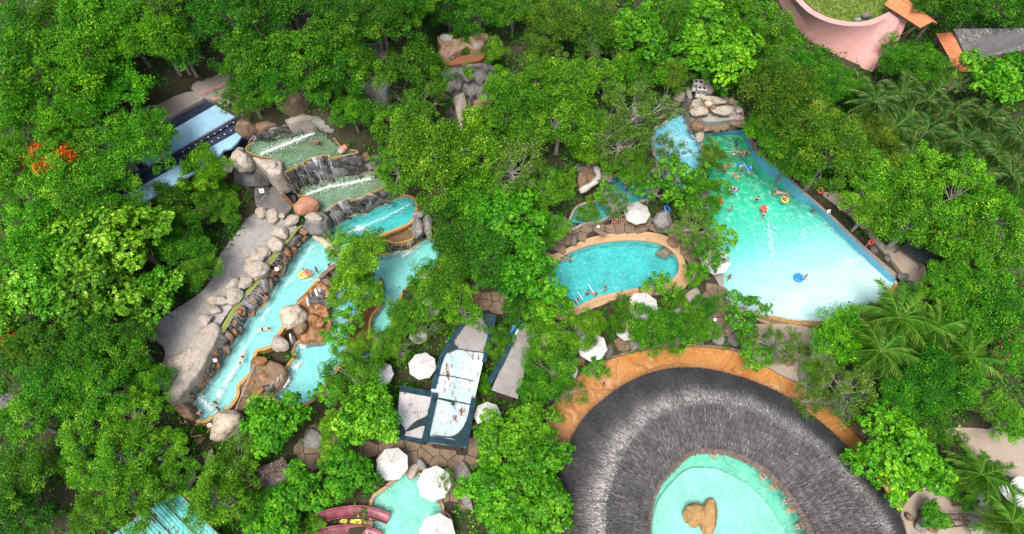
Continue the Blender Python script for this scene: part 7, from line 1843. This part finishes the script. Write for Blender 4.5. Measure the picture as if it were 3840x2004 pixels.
# pinkish boulders under the left trees
for i, (x, y, a, b, m, t) in enumerate([(240,870,40,40,'brown','brown boulder showing between lower left trees'),(440,1090,60,50,'brown','large pinkish boulder in the lower left'),(330,1140,40,34,'greyrock','grey boulder beside the large pinkish one'),(300,1310,50,22,'pale','pale flat boulder at the bottom edge lower left'),(60,330,50,60,'darkrock','dark boulder at the left edge'),(1420,970,28,70,'pale','narrow pale rock beside the steps'),(1580,780,22,60,'pale','whitish leaning rock below the steps'),(1440,880,30,26,'cream','pale rock next to the leaning one')]):
    boulder(Z(0,2,[(x, y)])[0], a / 2.01 * 1.3, b / 2.01 * 1.3, 1.2 if x > 1000 else 4.0 if y < 1000 else 2.6, m, t, i * 31)

# ================================================================ terrain (lowered under the pools), undergrowth
step = .55
X, Y = np.meshgrid(np.arange(-82, 84, step), np.arange(-16, 112, step))
G = ground0(X, Y)
G = G + .18 * np.sin(X * .9 + 1.3 * np.sin(Y * .5)) * np.cos(Y * .8)
for o, zc, mg in CARVE:
    q = offset(ccw(np.asarray(o)), mg)
    x0, y0 = q.min(0); x1, y1 = q.max(0)
    s = (X > x0) & (X < x1) & (Y > y0) & (Y < y1)
    ins = np.zeros(X.shape, bool); ins[s] = inside(q, X[s], Y[s])
    G = np.where(ins, np.minimum(G, zc), G)
nx, ny = X.shape[1], X.shape[0]
idx = np.arange(nx * ny).reshape(ny, nx)
Fq = np.stack([idx[:-1, :-1], idx[:-1, 1:], idx[1:, 1:], idx[1:, :-1]], -1).reshape(-1, 4)
me = bpy.data.meshes.new('ground'); me.vertices.add(nx * ny); me.vertices.foreach_set('co', np.stack([X, Y, G], -1).astype(np.float32).ravel())
me.loops.add(Fq.size); me.loops.foreach_set('vertex_index', Fq.astype(np.int32).ravel()); me.polygons.add(len(Fq)); me.polygons.foreach_set('loop_start', np.arange(0, Fq.size, 4, dtype=np.int32)); me.polygons.foreach_set('loop_total', np.full(len(Fq), 4, dtype=np.int32))
me.polygons.foreach_set('use_smooth', [True] * len(Fq)); me.update(calc_edges=True)
gro = link('ground', me, mat=M['soil']); gro['kind'] = 'structure'
far = link('terrain', mesh(*loft([(-400, -200, -7), (400, -200, -7)], [(-400, 500, -7), (400, 500, -7)], 1)), mat=M['soil']); far['kind'] = 'structure'

g = np.random.default_rng(21)
n = 14500
cx, cyy = g.uniform(-80, 80, n), g.uniform(-6, 104, n)
keep = np.ones(n, bool)
for o in KEEPOUT: keep &= ~inside(offset(ccw(np.asarray(o)), .4), cx, cyy)
cx, cyy = cx[keep], cyy[keep]; n = len(cx); nl = 30
sz = g.uniform(.7, 2.0, n)
d = unit(g.normal(0, 1, (n, nl, 3)) + [0, 0, .6]); d[..., 2] = np.abs(d[..., 2])
p = np.stack([cx, cyy, ground0(cx, cyy)], 1)[:, None] + d * (g.uniform(.3, 1, (n, nl, 1)) * sz[:, None, None]) * [1, 1, .7]
N = n * nl; l_ = g.uniform(.2, .45, N)
q = leaf_quads(p.reshape(-1, 3), (d + g.normal(0, .6, d.shape)).reshape(-1, 3), (d * .5 + [0, 0, .8] + g.normal(0, .4, d.shape)).reshape(-1, 3), l_, l_ * .55, g)
o = link('undergrowth', quads(q, np.clip(.42 + g.normal(0, .2, N) + np.repeat(g.normal(0, .12, n), nl), 0, 1)), mat=M['leaf_m'])
tag(o, 'low green undergrowth covering the forest floor between the trees', 'undergrowth', kind='stuff')
# grass behind the pink wall
gp_ = outline(Z(3,0,[(150,-150),(280,0),(380,90),(520,150),(640,175),(770,160),(900,90),(1050,-150)]), 6.4, 40)
n = 9000; gx = g.uniform(gp_[:, 0].min(), gp_[:, 0].max(), n); gy = g.uniform(gp_[:, 1].min(), gp_[:, 1].max(), n); kp = inside(gp_, gx, gy); gx, gy = gx[kp], gy[kp]; n = len(gx)
c = np.stack([gx, gy, np.full(n, 6.55)], 1); a = np.stack([g.normal(0, .5, n), g.normal(0, .5, n), np.ones(n)], 1); l_ = g.uniform(.25, .6, n)
o = link('grass', quads(leaf_quads(c, a, unit(g.normal(0, 1, (n, 3))), l_, l_ * .16, g), np.clip(.5 + g.normal(0, .2, n), 0, 1)), mat=M['leaf_s'])
tag(o, 'dry green grass on the slope behind the pink wall', 'grass', kind='stuff')

# fallen leaves lying on the open floors
Q = []
for o_, z_, n_ in ((outline(D([(665,520),(745,565),(640,700),(545,830),(450,955),(395,950),(415,880),(440,780),(520,720),(555,640),(600,580)]), 3.75, 60), 3.775, 320), (np.vstack([ti[:, :2], tp[::-1][:, :2]]), .115, 800)):
    x_ = g.uniform(o_[:, 0].min(), o_[:, 0].max(), n_ * 4); y_ = g.uniform(o_[:, 1].min(), o_[:, 1].max(), n_ * 4); k_ = inside(o_, x_, y_); x_, y_ = x_[k_][:n_], y_[k_][:n_]; m_ = len(x_)
    Q.append(leaf_quads(np.stack([x_, y_, np.full(m_, z_ + .02)], 1), np.stack([g.normal(0, 1, m_), g.normal(0, 1, m_), g.normal(0, .1, m_)], 1), np.tile([0, 0, 1.], (m_, 1)) + g.normal(0, .2, (m_, 3)), g.uniform(.08, .2, m_), g.uniform(.05, .1, m_), g))
M['dryleaf'] = leafmat('dry_leaf', [(0, (.05,.03,.012)), (.6, (.16,.085,.03)), (1, (.20,.20,.04))], .1)
Q = np.vstack(Q)
o = link('fallen_leaves', quads(Q, g.random(len(Q))), mat=M['dryleaf'])
tag(o, 'dry leaves scattered on the grey plaza and the orange terrace', 'leaves', kind='stuff')
